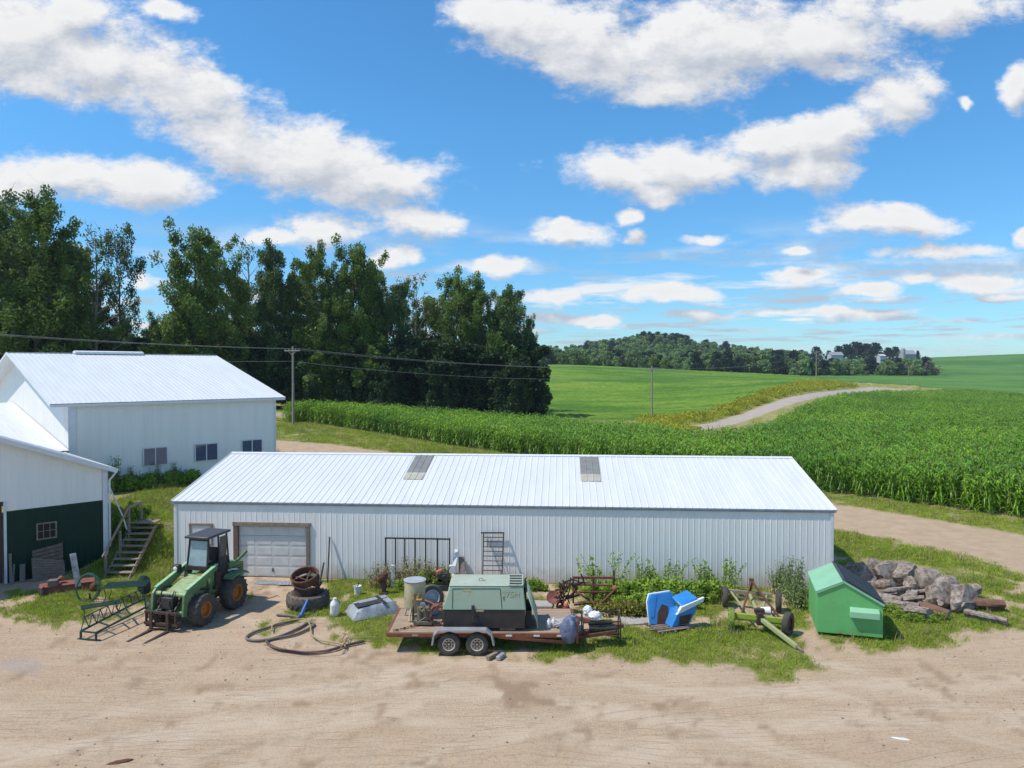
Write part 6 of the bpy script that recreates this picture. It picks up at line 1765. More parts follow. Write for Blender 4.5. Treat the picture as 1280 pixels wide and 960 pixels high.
for (px, py, lf, l, r, az, el, m, lb, fl, sd_) in LOGS:
    logthing(px, py + 6, lf * 1.05, l * 1.1, r * (1.2 if r > .3 else 1.15), az, el, m, lb, 'log', fl, sd_, .85)

# ------------------------------------------------------------------ running gear (wagon chassis)
WG_ = P(955, 775)
RG = thing('wagon_chassis', 'bare wagon chassis with lime green front axle, four wheels and a long drawbar', 'wagon chassis', (WG_.x, WG_.y, 0), R(-6))
GL = lambda px, py, z=0: (RG_inv @ P(px, py, z))
bpy.context.view_layer.update()
RG_inv = (Matrix.Translation(RG.location) @ Matrix.Rotation(R(-6), 4, 'Z')).inverted()
fw = P(914, 787) ; fw2 = P(985, 794); bw1 = P(906, 758); bw2 = P(968, 764)
cl = RG_inv @ fw; cr = RG_inv @ fw2; bl = RG_inv @ bw1; br = RG_inv @ bw2
ax_ = (cr - cl).normalized()
LIMEY = mat('lime_tyre', (.20, .30, .03), (.10, .14, .03), scale=7, rough=.8, bump=.3)
wheel(RG, cl + Vector((0, 0, .38)), -ax_, .385, .22, LIMEY, mat('yellow_rim', (.55, .50, .03), (.4, .4, .04), scale=6, rough=.5, rust=.2), treads=14, rr=.6)
wheel(RG, cr + Vector((0, 0, .40)), ax_ + Vector((0, -.45, 0)), .40, .22, RUBBER, RUST, rr=.62)
axb = (br - bl).normalized()
wheel(RG, bl + Vector((0, 0, .39)), -axb + Vector((0, -.12, 0)), .40, .2, RUBBER, RUST, rr=.55)
wheel(RG, br + Vector((.15, 0, .38)), axb, .38, .2, RUBBER, RUST, rr=.55)
q = MB(); q.bar(cl + Vector((.12, 0, .52)), cl.lerp(cr, .48) + Vector((0, 0, .52)), .13, .17); q.bar(cl.lerp(cr, .56) + Vector((0, 0, .50)), cr + Vector((-.12, 0, .50)), .13, .17); q.bar(cl + Vector((.1, 0, .41)), cr + Vector((-.1, 0, .40)), .08, .08); q.build('front_axle', LIME, RG, bevel=.008)
q = MB(); q.bar(bl + Vector((.1, 0, .62)), br + Vector((-.1, 0, .60)), .14, .14); q.bar(bl + Vector((.1, 0, .42)), br + Vector((-.1, 0, .40)), .08, .08); q.build('rear_axle', WAGW, RG, bevel=.008)
mf = cl.lerp(cr, .5) + Vector((0, 0, .5)); mr = bl.lerp(br, .5) + Vector((0, 0, .55))
q = MB(); q.bar(mf, mr, .10, .12); q.bar(bl.lerp(br, .12) + Vector((0, 0, .6)), mf + Vector((-.3, .3, 0)), .06, .06); q.bar(bl.lerp(br, .85) + Vector((0, 0, .6)), mf + Vector((.1, .3, 0)), .06, .06); q.build('reach_pole', LIMEP, RG, bevel=.006)
q = MB(); q.box(mf + Vector((0, 0, .0)), (.22, .30, .42)); q.box(mf + Vector((0, .02, .26)), (.34, .18, .14)); q.build('bolster_pivot', RUSTD, RG, bevel=.015)
q = MB(); top_ = RG_inv @ PD(945, 731, mr.y + RG.location.y); tp2 = Vector((mr.x + .05, mr.y - .1, 1.12))
q.bar(tp2, mf + Vector((-.55, .35, -.05)), .06, .06); q.bar(tp2, cr + Vector((-.15, .3, .42)), .07, .07); q.bar(tp2, mr + Vector((0, .1, -.1)), .10, .10); q.box(tp2 + Vector((0, 0, .04)), (.16, .14, .08)); q.build('a_frame', RUST, RG, bevel=.006)
e1 = RG_inv @ P(996, 812); e1.z = .10
q = MB(); q.prism([mf + Vector((-.02, -.1, .06)), mf + Vector((.12, -.1, .06)), e1 + Vector((.06, .02, .05)), e1 + Vector((-.05, -.02, .05))], (0, 0, -.13)); q.build('drawbar', LIMEP, RG, bevel=.01)
e2 = RG_inv @ P(1004, 816); e2.z = .05
q = MB(); q.bar(e1, e2, .05, .05); q.build('hitch_tongue', WAGW, RG)
bk = RG_inv @ PD(954, 762, (mf.y + RG.location.y + .2))
b_ = thing('plastic_bucket', 'white plastic bucket lying on the wagon chassis', 'bucket', (0, 0, 0)); b_.location = Matrix.Translation(RG.location) @ (Matrix.Rotation(R(-6), 3, 'Z') @ (mf + Vector((.28, .3, .17))))
q = MB(); q.lathe((0, 0, 0), (1, -.25, .05), [(.12, -.16), (.145, .14), (.15, .16), (.135, .16), (.12, -.1), (0, -.1)], 20); q.build('shell', WHITEP, b_); q = MB(); q.tube([Vector((.15, -.04 + .14 * math.cos(t), .15 * math.sin(t))) for t in [k * math.pi / 8 for k in range(9)]], .006, 5); q.build('wire_handle', BLACKP, b_)

# ------------------------------------------------------------------ blue and white moulded shells on a pallet
bp_ = P(835, 790)
BS = thing('blue_shell', 'upright blue shell with a white rim edge, left one of the two blue pieces', 'panel', (bp_.x - .55, bp_.y + .35, .12), R(8))
def shell(o, W_, Hh, dep, lean, mats_, inner=True):
    q = MB()
    m = Matrix.Rotation(lean, 4, 'X'); q.M = m
    q.prism([(0, 0, 0), (W_ * .92, 0, 0), (W_, 0, Hh * .82), (W_ * .86, 0, Hh), (.08, 0, Hh * .93), (-.02, 0, Hh * .7)], (0, dep * .55, 0)); q.build('tray', mats_[0], o, bevel=.03, seg=3)
    q = MB(); q.M = m
    q.prism([(.0, dep * .56, .0), (W_ * .92, dep * .56, 0), (W_ * 1.02, dep * .56, Hh * .84), (W_ * .88, dep * .56, Hh * 1.02), (.06, dep * .56, Hh * .95), (-.04, dep * .56, Hh * .7)], (0, dep * .25, 0)); q.build('white_rim', mats_[1], o, bevel=.02)
    q = MB(); q.M = m
    q.prism([(W_ * .25, -.012, 0.02), (W_ * .72, -.012, 0.02), (W_ * .70, -.012, Hh * .55), (W_ * .48, -.012, Hh * .62), (W_ * .30, -.012, Hh * .35)], (0, .01, 0)); q.build('brown_board', mats_[2], o)
    q = MB(); q.M = m
    q.prism([(.02, -.02, .25), (.14, -.02, .25), (.30, -.02, Hh * .88), (.12, -.02, Hh * .86)], (0, .02, 0)); q.build('light_ridge', mats_[0], o, bevel=.01)
shell(BS, .98, 1.12, .30, -.22, (BLUEP, WHITEG, BROWNP))
BS2 = thing('blue_shell', 'tilted blue shell with broad white rim, right one of the two blue pieces', 'panel', (bp_.x + .12, bp_.y + .02, .14), R(20))
q = MB(); q.prism([(0, 0, 0), (.75, 0, .05), (1.00, 0, .42), (1.06, 0, .62), (.28, 0, .55), (.14, 0, .25)], (0, .5, 0)); q.build('tray', BLUEP, BS2, bevel=.03, seg=3)
q = MB(); q.prism([(.20, -.03, .42), (1.32, -.03, .78), (1.36, -.03, .94), (.40, -.03, .70)], (0, .12, 0)); q.build('white_rim', WHITEG, BS2, bevel=.02)
q = MB(); q.prism([(.42, .02, .72), (1.1, .02, .93), (.95, .5, 1.10), (.34, .5, .92)], (0, 0, -.08)); q.build('top_face', BLUEP, BS2, bevel=.02)
q = MB(); q.prism([(.30, -.012, .06), (.70, -.012, .08), (.85, -.012, .40), (.34, -.012, .36)], (0, .01, 0)); q.build('brown_board', BROWNP, BS2)
q = MB(); rnd = random.Random(3)
planks(q, (0, 0, .10), (1, .35, 0), (-.35, 1.0, 0), (0, 0, 1), 6, .06, .025, 1.25, .05, rnd)
for i in range(3): q.bar(Vector((.1 + .5 * i, 0 + .17 * i, .05)), Vector((.1 + .5 * i - .33, .95 + .17 * i, .05)), .08, .09)
o = q.build('wooden_pallet', PALLET, bevel=.004); o.location = (bp_.x - .35, bp_.y - .35, 0); tag(o, 'weathered pallet under the two blue shells', 'pallet')
for i, (a, b_, lb) in enumerate((((795, 772), (832, 764), 'upper rusty pole propped against the left blue shell'), ((812, 792), (860, 788), 'loose grey board at the front of the blue shells'))):
    A, B = P(*a), P(*b_); A.z = .12; B.z = .32 if i == 0 else .12; q = MB(); q.bar(A, B, .06, .05); tag(q.build('loose_board', RUST if i == 0 else PALLET), lb, 'board')

# ------------------------------------------------------------------ tyre, rims, bag, hoses
tp = P(385, 757)
TY_ = thing('tractor_tyre', 'large lugged tractor tyre lying flat under the rusty wheel rims', 'tyre', (tp.x, tp.y, 0))
q = MB(); r_ = .80
q.lathe((0, 0, .27), (0, 0, 1), [(.46, -.16), (.62, -.25), (.76, -.20), (r_, -.1), (r_, .1), (.76, .20), (.62, .25), (.46, .16), (.44, 0), (.46, -.16)], 44)
for i in range(22):
    for s in (-1, 1):
        a = 2 * math.pi * (i + (.5 if s > 0 else 0)) / 22; a2 = a + .24
        q.bar((math.cos(a2) * r_, math.sin(a2) * r_, .27), (math.cos(a) * (r_ - .03), math.sin(a) * (r_ - .03), .27 + s * .22), .05, .06, up=(math.cos(a), math.sin(a), 0))
q.build('casing', mat('brown_tyre', (.085, .075, .065), (.05, .045, .04), scale=5, rough=.9, bump=.3, dust=.4), TY_, smooth=35)
for i, (z, rx, tx, ty_, lb, m) in enumerate(((.52, .0, .10, .06, 'lower barrel shaped rusty wheel rim sitting on the lying tractor tyre', RUSTD), (.98, .0, .16, -.10, 'upper rusty ring rim tilted on top of the stack on the tyre', RUST))):
    o = thing('iron_hoop', lb, 'rim', (tp.x - .04 - .05 * i, tp.y + .02, z)); ax = Vector((tx - .25 * i, ty_ - .25, 1)).normalized()
    q = MB(); R_ = .50 - .0 * i; hh = .42 if i == 0 else .30
    q.lathe((0, 0, 0), ax, [(R_ + .03, 0), (R_ + .05, .03), (R_, .05), (R_ - .02, hh * .5), (R_, hh - .05), (R_ + .05, hh - .03), (R_ + .03, hh), (R_ - .02, hh - .01), (R_ - .05, hh * .5), (R_ - .02, .01), (R_ + .03, 0)], 36); q.build('ring', m, o, smooth=35)
    a_, u_, v_ = frame(ax); q = MB()
    for k in range(3): q.bar(ax * hh * .5 + (u_ * math.cos(k * 2.1) + v_ * math.sin(k * 2.1)) * (R_ - .08), ax * hh * .5 + (u_ * math.cos(k * 2.1 + 2.6) + v_ * math.sin(k * 2.1 + 2.6)) * (R_ - .08), .05, .03)
    q.build('lugs', RUST, o)
a, b_ = P(376, 772), PD(385, 750, tp.y - .78)
q = MB(); q.cyl((a.x, a.y, .05), (b_.x, b_.y, b_.z), .075, .06, 12); q.cyl((a.x - .02, a.y - .02, .04), (a.x, a.y, .1), .09, .09, 12); tag(q.build('blue_pipe', BLUEP2, bevel=.0), 'short blue pipe leaning against the lying tractor tyre', 'pipe')
bg_ = P(418, 769.5); BGo = thing('feed_bag', 'white woven sack standing upright beside the tractor tyre', 'sack', bg_)
q = MB(); q.lathe((0, 0, 0), (.03, 0, 1), [(.14, 0), (.175, .05), (.16, .25), (.17, .42), (.14, .52), (.06, .60), (.07, .66), (.02, .68)], 20); q.build('body', BAGW, BGo, smooth=60); 
q = MB(); q.box((.0, -.165, .34), (.12, .012, .14)); q.build('faded_print', mat('pale_print', (.55, .48, .47), (.7, .68, .67), scale=14), BGo)


def ground_path(pxs, z=.03, sub=6):
    pts = [P(*p) for p in pxs]; out = []
    for i in range(len(pts) - 1):
        p0 = pts[max(i - 1, 0)]; p1 = pts[i]; p2 = pts[i + 1]; p3 = pts[min(i + 2, len(pts) - 1)]
        for k in range(sub):
            t = k / sub
            out.append(.5 * ((2 * p1) + (p2 - p0) * t + (2 * p0 - 5 * p1 + 4 * p2 - p3) * t * t + (3 * p1 - p0 - 3 * p2 + p3) * t ** 3))
    out.append(pts[-1])
    return [Vector((p.x, p.y, gz1(p.x, p.y) + z)) for p in out]


for (pxs, r_, m, z, lb) in (
    ([(346, 770), (372, 773), (362, 779), (330, 788), (311, 796), (309, 801), (322, 803), (345, 799), (372, 788), (386, 780), (392, 784), (370, 795), (340, 801), (333, 804)], .045, HOSEB, .05, 'thick brown hose coiled in a long loop in front of the tractor tyre'),
    ([(333, 803), (337, 809), (352, 815), (380, 818), (410, 816), (430, 810), (455, 804)], .048, mat('dark_hose', (.085, .075, .07), (.05, .045, .04), scale=5, rough=.7), .06, 'dark thick hose curving along the front of the hose pile'),
    ([(340, 792), (342, 785), (360, 780), (380, 778), (388, 786), (389, 797), (400, 805), (425, 809), (432, 812)], .028, HOSEY, .11, 'tan thin hose crossing the middle of the hose pile'),
    ([(330, 811), (350, 816), (390, 820), (420, 819), (432, 812), (428, 805), (432, 798)], .016, HOSER, .13, 'thin red hose lying on top of the dark hose'),
    ([(424, 818), (432, 805), (428, 798), (436, 800), (428, 812), (440, 804), (470, 801)], .014, HOSEY, .15, 'thin tangled yellow cord at the right end of the hose pile')):
    q = MB(); q.tube(ground_path(pxs, z + r_ * .3), r_, 8); tag(q.build('hose', m, smooth=60), lb, 'hose')

# covered bundle (white cover, dark straps)
cv = P(466, 766)
CV = thing('covered_bundle', 'low bundle under a silvery plastic cover with dark straps, near the beige tank', 'bundle', (cv.x, cv.y, 0), R(30))
q = MB(); n_ = 14; vs = []; fs = []
rnd = random.Random(9)
for j in range(n_ + 1):
    for i in range(n_ + 1):
        x = (i / n_ - .5) * 1.75; y = (j / n_ - .5) * 1.15
        e = max(abs(x) / .875, abs(y) / .575); z = .42 + .08 * (x) + rnd.uniform(-.015, .015)
        if e > .78: z *= max(0, (1 - (e - .78) / .22)) ** .7; z += .02
        vs.append((x * (1 + .06 * (z < .1)), y * (1 + .06 * (z < .1)) + rnd.uniform(-.01, .01), z))
for j in range(n_):
    for i in range(n_): a = j * (n_ + 1) + i; fs.append((a, a + 1, a + n_ + 2, a + n_ + 1))
q.add(vs, fs); q.build('cover', mat('silver_cover', (.40, .43, .45), (.20, .22, .24), scale=4, rough=.35, bump=.5, bscale=6), CV, smooth=35)
q = MB(); q.box((.30, 0, .47), (.14, .98, .02), rot=Matrix.Rotation(-.05, 3, 'Y')); q.box((-.25, -.1, .435), (.9, .5, .02), rot=Matrix.Rotation(-.05, 3, 'Y')); q.build('strap', BLACKP, CV)
q = MB(); q.box((.05, .2, .455), (1.1, .28, .02), rot=Matrix.Rotation(-.05, 3, 'Y')); q.build('top_sheet', STEELG, CV, bevel=.008)
for (px, py, lb) in ((447, 743, 'white pail with a dark handle sticking up, behind the covered bundle'),):
    p = P(px, py); o = thing('white_pail', lb, 'pail', p); q = MB(); q.lathe((0, 0, 0), (0, 0, 1), [(.13, 0), (.155, .34), (.165, .36), (.15, .36), (.14, .3), (0, .3)], 18); q.build('shell', WHITEP, o); q = MB(); q.cyl((0, 0, .3), (.05, 0, .5), .02); q.build('handle', BLACKP, o)

# ------------------------------------------------------------------ things leaning on the shed wall
def wallpt(px, py, off):
    """point on the plane parallel to the shed's front wall, off metres in front of it"""
    r0 = Vector(ray(px, py)); nrm = -_sn; o_ = SHED_L + nrm * off
    t = (o_ - Vector((0, 0, H))).dot(nrm) / r0.dot(nrm)
    return Vector((0, 0, H)) + r0 * t


for (a, oa, b_, ob, r_, m, lb) in (((409.5, 729), .5, (412, 671), .06, .05, BLACKP, 'tall black pole leaning on the shed wall right of the garage door'),
                                   ((400, 735), .5, (405, 703), .25, .05, BLACKP, 'short black pole standing behind the rusty rims'),):
    A = wallpt(*a, oa); B = wallpt(*b_, ob); A.z = max(A.z, 0); q = MB(); q.bar(A, B, r_, r_); tag(q.build('leaning_pole', m), lb, 'pole')
# black barred rack
RK = thing('barred_rack', 'black steel barred rack standing upright against the shed wall', 'rack', wallpt(482, 722, .45) * Vector((1, 1, 0)).x if False else (0, 0, 0))
o0 = wallpt(482, 735, .45); o0.z = 0; RK.location = o0
def rkp(px, py, off=.35): return wallpt(px, py, off) - o0
q = MB(); q.bar(rkp(481, 672.5), rkp(563, 674), .05, .06); q.build('top_bar', BLACKP, RK)
q = MB(); q.bar(rkp(481, 716.5), rkp(563, 717.5), .05, .05); q.build('bottom_bar', BLACKP, RK)
q = MB(); q.bar(rkp(481, 721.5, .5), rkp(563, 722.5, .5), .05, .05); q.build('lower_rail', mat('blue_grey_steel', (.12, .17, .20), rough=.6), RK)
for x in (482, 494.5, 506, 519, 532, 547, 562):
    q = MB(); q.bar(rkp(x, 672.5), rkp(x, 735 if x in (482, 562) else 716.5), .055, .05); q.build('bar', BLACKP, RK)
# wire shelf leaning like a ladder
LD = thing('wire_shelf', 'narrow black wire shelf leaning on the shed wall like a ladder', 'shelf', (0, 0, 0)); o0 = wallpt(614, 730, .7); o0.z = 0; LD.location = o0
def ldp(px, py):
    off = .7 - .6 * (733 - py) / (733 - 666)
    return wallpt(px, py, off) - o0
q = MB(); q.bar(ldp(604.5, 666), ldp(603, 733), .045, .045); q.bar(ldp(629.5, 666), ldp(627, 733), .045, .045); q.bar(ldp(601, 666), ldp(630, 666), .05, .05); q.build('side_rails', RUSTD, LD)
for y_ in (671.5, 677, 683.5, 689, 695, 701, 707, 713, 719, 725):
    q = MB(); q.bar(ldp(604, y_), ldp(629, y_ + .3), .028, .028); q.build('rung', RUSTD, LD)
q = MB(); q.bar(ldp(610, 671), ldp(609.5, 683), .02, .02); q.bar(ldp(614, 671), ldp(613.5, 683), .02, .02); q.build('short_bars', RUSTD, LD)
# white post, weathered plank, gas cylinder-like post, rusty engine
A = wallpt(566, 727, .6); B = wallpt(571, 687, .12); q = MB(); q.bar(A, B, .16, .09); q.box(A + Vector((0, -.05, .55)), (.28, .14, .35)); tag(q.build('white_post', WHITEP, bevel=.02), 'cracked white post leaning on the wall right of the barred rack', 'post')
A = wallpt(578, 727, .5); B = wallpt(576.5, 696, .1); q = MB(); q.bar(A, B, .26, .04, up=(0, -1, .3)); tag(q.build('leaning_plank', WOOD_G, bevel=.005), 'dark weathered plank beside the white post', 'plank')
A = P(490, 736); A += Vector((0, .3, 0)); q = MB(); q.box(A + Vector((.0, 0, .45)), (.16, .14, .95)); tag(q.build('white_stub_post', WHITEP, bevel=.01), 'short white square post at the left foot of the barred rack', 'post')
p = P(480, 742); EN = thing('rusty_engine', 'rusty brown engine part on a stand left of the barred rack', 'engine', p)
q = MB(); q.blob((0, 0, .72), (.17, .14, .20), 5, 1, .25, 2.4); q.blob((-.16, 0, .58), (.12, .1, .16), 6, 1, .25, 2.4); q.build('engine_block', RUST, EN, smooth=20)
q = MB(); q.box((.0, 0, .28), (.16, .14, .56)); q.box((0, 0, .04), (.34, .3, .06)); q.build('stand', RUSTD, EN, bevel=.01)
p = P(552, 742); MT = thing('garden_tiller', 'dark engine with an orange cover behind the leaning wheel', 'engine', (p.x, p.y + .5, 0))
q = MB(); q.box((0, 0, .55), (.42, .32, .35)); q.cyl((.1, -.2, .55), (.1, -.26, .55), .14); q.cyl((-.1, -.1, .35), (-.1, -.16, .35), .16); q.bar((-.3, .1, .1), (.3, .2, .9), .05, .05); q.box((.0, 0, .18), (.5, .4, .12)); q.build('engine_block', BLACKP, MT, bevel=.02)
q = MB(); q.box((-.14, -.02, .78), (.26, .18, .12), rot=Matrix.Rotation(-.3, 3, 'Y')); q.build('orange_cover', mat('faded_red_cover', (.55, .14, .08), rough=.5), MT, bevel=.02)

# ------------------------------------------------------------------ rusty implement and rack right of the compressor
p = P(704, 768); IM = thing('rusty_implement', 'tangled rusty farm implement with two curved red pans', 'implement', p)
rnd = random.Random(4); q = MB()
for k in range(46):
    a = rnd.uniform(0, 6.28); c = Vector((rnd.gauss(.10, .2), rnd.gauss(.2, .12), 0)); z = rnd.uniform(.35, 1.25); c.x += (z - .8) * .5
    d = Vector((rnd.gauss(0, 1), rnd.gauss(0, .6), rnd.gauss(0, 1))).normalized() * rnd.uniform(.08, .26)
    q.bar(c + Vector((0, 0, z)) - d, c + Vector((0, 0, z)) + d, rnd.uniform(.025, .07), rnd.uniform(.025, .07))
q.build('twisted_frame', RUSTD, IM, bevel=.0)
for (cx, cy, cz, rr) in ((-.35, .1, .62, .28), (-.02, -.2, .18, .30)):
    q = MB(); q.lathe((cx, cy, cz), (-.15, -.7, .75), [(0, -.10), (rr * .5, -.085), (rr * .8, -.05), (rr, 0), (rr * .97, .01), (rr * .75, -.035), (0, -.08)], 22); q.build('curved_pan', mat('rust_red_pan', (.24, .08, .06), (.15, .05, .04), scale=6, rough=.85), IM)
q = MB(); q.tube([Vector((.2 + .26 * math.cos(t), .1, .9 + .26 * math.sin(t))) for t in [k * math.pi / 9 for k in range(18)]], .022, 6, closed=True); q.build('iron_ring', RUST, IM)
q = MB(); q.blob((.10, -.12, .42), (.09, .08, .12), 2, 1, .1); q.build('orange_float', mat('orange_red', (.6, .13, .05), (.7, .35, .2), scale=8), IM)
p = P(718, 762); FR = thing('steel_railing', 'rectangular rusty steel frame with two rails standing behind the trailer tongue', 'railing', p)
q = MB(); w_ = 1.62; d_ = .8
q.bar((0, d_, 1.0), (w_, d_ - .1, 1.02), .07, .09); q.bar((0, d_, .72), (w_ - .2, d_ - .1, .72), .06, .06); q.build('top_rails', RUSTR, FR)
for x, z in ((.02, 1.0), (w_ * .5, 1.05), (w_, 1.3)):
    q = MB(); q.bar((x, d_ - .05, 0), (x, d_ - .05, z), .07, .07); q.build('upright', RUST, FR)
q = MB(); q.bar((0, d_ - .1, .45), (w_, d_ - .15, .46), .05, .06); q.bar((0, .2, .12), (w_, d_ - .15, .12), .06, .06); q.build('lower_rails', RUST, FR)
q = MB(); q.bar((w_ - .05, d_ - .3, .55), (w_ * .62, -.5, .45), .07, .07); q.bar((.02, d_ - .3, .6), (w_ * .45, -.5, .4), .07, .07); q.build('brace', RUST, FR)
q = MB(); q.blob((w_ + .02, d_ - .2, .62), (.12, .1, .14), 8, 1, .2); q.build('rusty_joint', mat('bright_rust', (.42, .16, .06), (.25, .09, .04), scale=9, rough=.9), FR)
q = MB(); q.box((0, 0, .04), (1.5, .9, .08), rz=.2); o = q.build('stone_slab', STONE, bevel=.02); o.location = tuple(P(800, 776)); tag(o, 'pale flat stone slab on the ground left of the blue shells', 'slab')
q = MB(); q.box((0, 0, .05), (1.0, .7, .10), rz=-.1); o = q.build('stone_slab', STONE, bevel=.02); o.location = tuple(P(675, 757)); tag(o, 'pinkish slab on the ground just right of the compressor', 'slab')

# ------------------------------------------------------------------ left corner: boards, pallet, implement, coil, truss bench
def fwall(px, py, off):
    nrm = Vector((.7071, -.7071, 0)); o_ = C1 + nrm * off; r0 = Vector(ray(px, py)); t = (o_ - Vector((0, 0, H))).dot(nrm) / r0.dot(nrm)
    return Vector((0, 0, H)) + r0 * t
fn = Vector((.7071, -.7071, 0))
def leaning_slats(name, label, pts, off0, off1, nb, m, gap=.03, cat='pallet'):
    """pts: bottom-left, bottom-right, top-right, top-left pixels"""
    A, B, C_, D_ = fwall(*pts[0], off0), fwall(*pts[1], off0), fwall(*pts[2], off1), fwall(*pts[3], off1)
    o = thing(name, label, cat, (A.x, A.y, 0)); O_ = Vector((A.x, A.y, 0))
    n_ = (B - A).cross(D_ - A).normalized()
    if n_.dot(fn) < 0: n_ = -n_
    for i in range(nb):
        f0 = (i + .08) / nb; f1 = (i + .92) / nb
        q = MB(); q.add([A.lerp(D_, f0) - O_, B.lerp(C_, f0) - O_, B.lerp(C_, f1) - O_, A.lerp(D_, f1) - O_] + [p_ - O_ + n_ * .03 for p_ in (A.lerp(D_, f0), B.lerp(C_, f0), B.lerp(C_, f1), A.lerp(D_, f1))], [(0, 3, 2, 1), (4, 5, 6, 7), (0, 1, 5, 4), (1, 2, 6, 5), (2, 3, 7, 6), (3, 0, 4, 7)]); q.build('slat', m, o, smooth=0)
    for f in (.08, .5, .92):
        q = MB(); q.bar(A.lerp(B, f) - O_ - n_ * .05, D_.lerp(C_, f) - O_ - n_ * .05, .05, .08, up=n_); q.build('stringer', m, o)
    return o


PAL2 = mat('pallet_brown', (.20, .145, .11), (.12, .085, .065), scale=5, rough=.9, bump=.3)
leaning_slats('wooden_pallet', 'larger pale pallet leaning in front against the dark green wall under the window', ((41, 730), (82, 722), (80, 700), (39, 697)), .75, .40, 9, PALLET)
leaning_slats('wooden_pallet', 'darker pallet leaning behind the pale one, right below the small window', ((42, 728), (80, 722), (78, 678), (40, 688)), .45, .15, 9, PAL2)
for (a, b_, w_, lb) in (((14, 732), (12.5, 692), .10, 'tall thin board leaning at the left end of the green wall'), ((16, 732), (17.5, 705), .07, 'thin pale stick beside the tall thin board'), ((28, 729), (28, 705), .2, 'short wide board between the thin stick and the pallets')):
    A, B = fwall(*a, .35), fwall(*b_, .12); q = MB(); q.bar(A, B, w_, .035, up=(.7, -.7, .2)); tag(q.build('leaning_board', WOOD_G), lb, 'board')
A = P(48, 748); B = P(118, 739)
IB = thing('steel_implement', 'long rusty red steel implement beam lying in the grass below the pallets', 'implement', A)
v_ = B - A; L_ = v_.length; u_ = v_ / L_; n_ = Vector((-u_.y, u_.x, 0))
q = MB(); q.prism([Vector((0, 0, 0)), n_ * .08 + Vector((0, 0, .34)), n_ * .14 + Vector((0, 0, .34)), n_ * .10], v_); q.prism([n_ * .05 + Vector((0, 0, .35)), n_ * .55 + Vector((0, 0, .42)), n_ * .55 + Vector((0, 0, .46)), n_ * .05 + Vector((0, 0, .40))], v_); q.build('beam', RUSTR, IB, bevel=.008)
q = MB(); q.box(u_ * .12 + Vector((0, 0, .2)), (.10, .3, .5), rz=math.atan2(u_.y, u_.x)); q.box(u_ * .5 + n_ * .2 + Vector((0, 0, .52)), (.35, .3, .24), rz=.3); q.build('bracket', mat('grey_iron', (.13, .12, .12), (.2, .12, .09), scale=7, rough=.7), IB, bevel=.02)
q = MB(); q.blob(u_ * .75 + n_ * .35 + Vector((0, 0, .62)), (.12, .1, .1), 4, 1, .2); q.build('rusty_knob', MATS['bright_rust'], IB)
p = P(98, 742); PP = PD(91, 692, p.y); q = MB(); q.bar((p.x, p.y, .3), (PP.x, PP.y, PP.z), .22, .05, up=(.5, -.8, 0)); tag(q.build('white_plank', mat('peeling_white', (.55, .53, .54), (.28, .24, .24), scale=6, rough=.8, bump=.4), bevel=.01), 'peeling white plank standing up behind the green hose coil', 'plank')
p = P(109, 753); CO = thing('hose_coil', 'large upright coil of green hose in front of the rusty beam', 'hose coil', p)
for k in range(3):
    q = MB(); rx, rz_ = .42 + .03 * (k % 3), .50 + .03 * ((k + 1) % 3)
    q.tube([Vector((rx * math.cos(t) + .02 * k, .03 * k + .12 * math.sin(t), .56 + rz_ * math.sin(t))) for t in [j * math.pi / 16 for j in range(32)]], .022, 6, closed=True); q.build('loop', GRNC, CO, smooth=60)
q = MB(); q.bar((0, .2, 0), (0, .16, .3), .05, .05); q.bar((-.3, .25, .04), (.3, .25, .04), .05, .05); q.build('stand', RUSTD, CO)
p = P(112, 744) + Vector((0, .3, 0)); q = MB(); q.blob((0, 0, .24), (.17, .12, .20), 5, 2, .12, 2.3); o = q.build('rusty_can', RUST, smooth=40); o.location = p; tag(o, 'orange rusty can seen through the green hose coil', 'can')
# green truss walkway frame lying on the ground, raised at the near end
a0, a1 = P(101, 789, .30), P(120, 791, .30)
b0, b1 = P(182, 747, .45), P(184, 758, .45)
TRS = thing('truss_frame', 'long dark green steel truss frame reaching from the yard towards the loader', 'frame', (a0.x, a0.y, 0)); O_ = Vector((a0.x, a0.y, 0))
A0, A1, B0, B1_ = a0 - O_, a1 - O_, b0 - O_, b1 - O_
for s_, e_ in ((A0, B0), (A1, B1_)):
    q = MB(); q.bar(s_, e_, .05, .06); q.build('rail', GRNW, TRS)
zz_ = MB(); up_ = Vector((0, 0, .42)); n = 9
for i in range(n):
    f0, f1, fm_ = i / n, (i + 1) / n, (i + .5) / n
    zz_.bar(A0.lerp(B0, f0), A0.lerp(B0, fm_) + up_, .022, .022); zz_.bar(A0.lerp(B0, fm_) + up_, A0.lerp(B0, f1), .022, .022)
zz_.bar(A0.lerp(B0, .5 / n) + up_, A0.lerp(B0, 1 - .5 / n) + up_, .03, .03); zz_.build('lattice', GRNW, TRS)
for f in (0, .25, .5, .66, 1):
    q = MB(); q.bar(A0.lerp(B0, f), A1.lerp(B1_, f), .045, .045); q.build('crosspiece', GRNW, TRS)
q = MB()
for p_ in (A0, A1): q.bar(p_, Vector((p_.x, p_.y, .03)), .06, .05)
q.bar(Vector((A0.x - .1, A0.y, .03)), Vector((A1.x + .15, A1.y, .03)), .07, .06); q.bar(B0, (B0.x, B0.y, 0), .05, .05); q.bar(B1_, (B1_.x, B1_.y, 0), .05, .05); q.build('legs', GRNW, TRS)


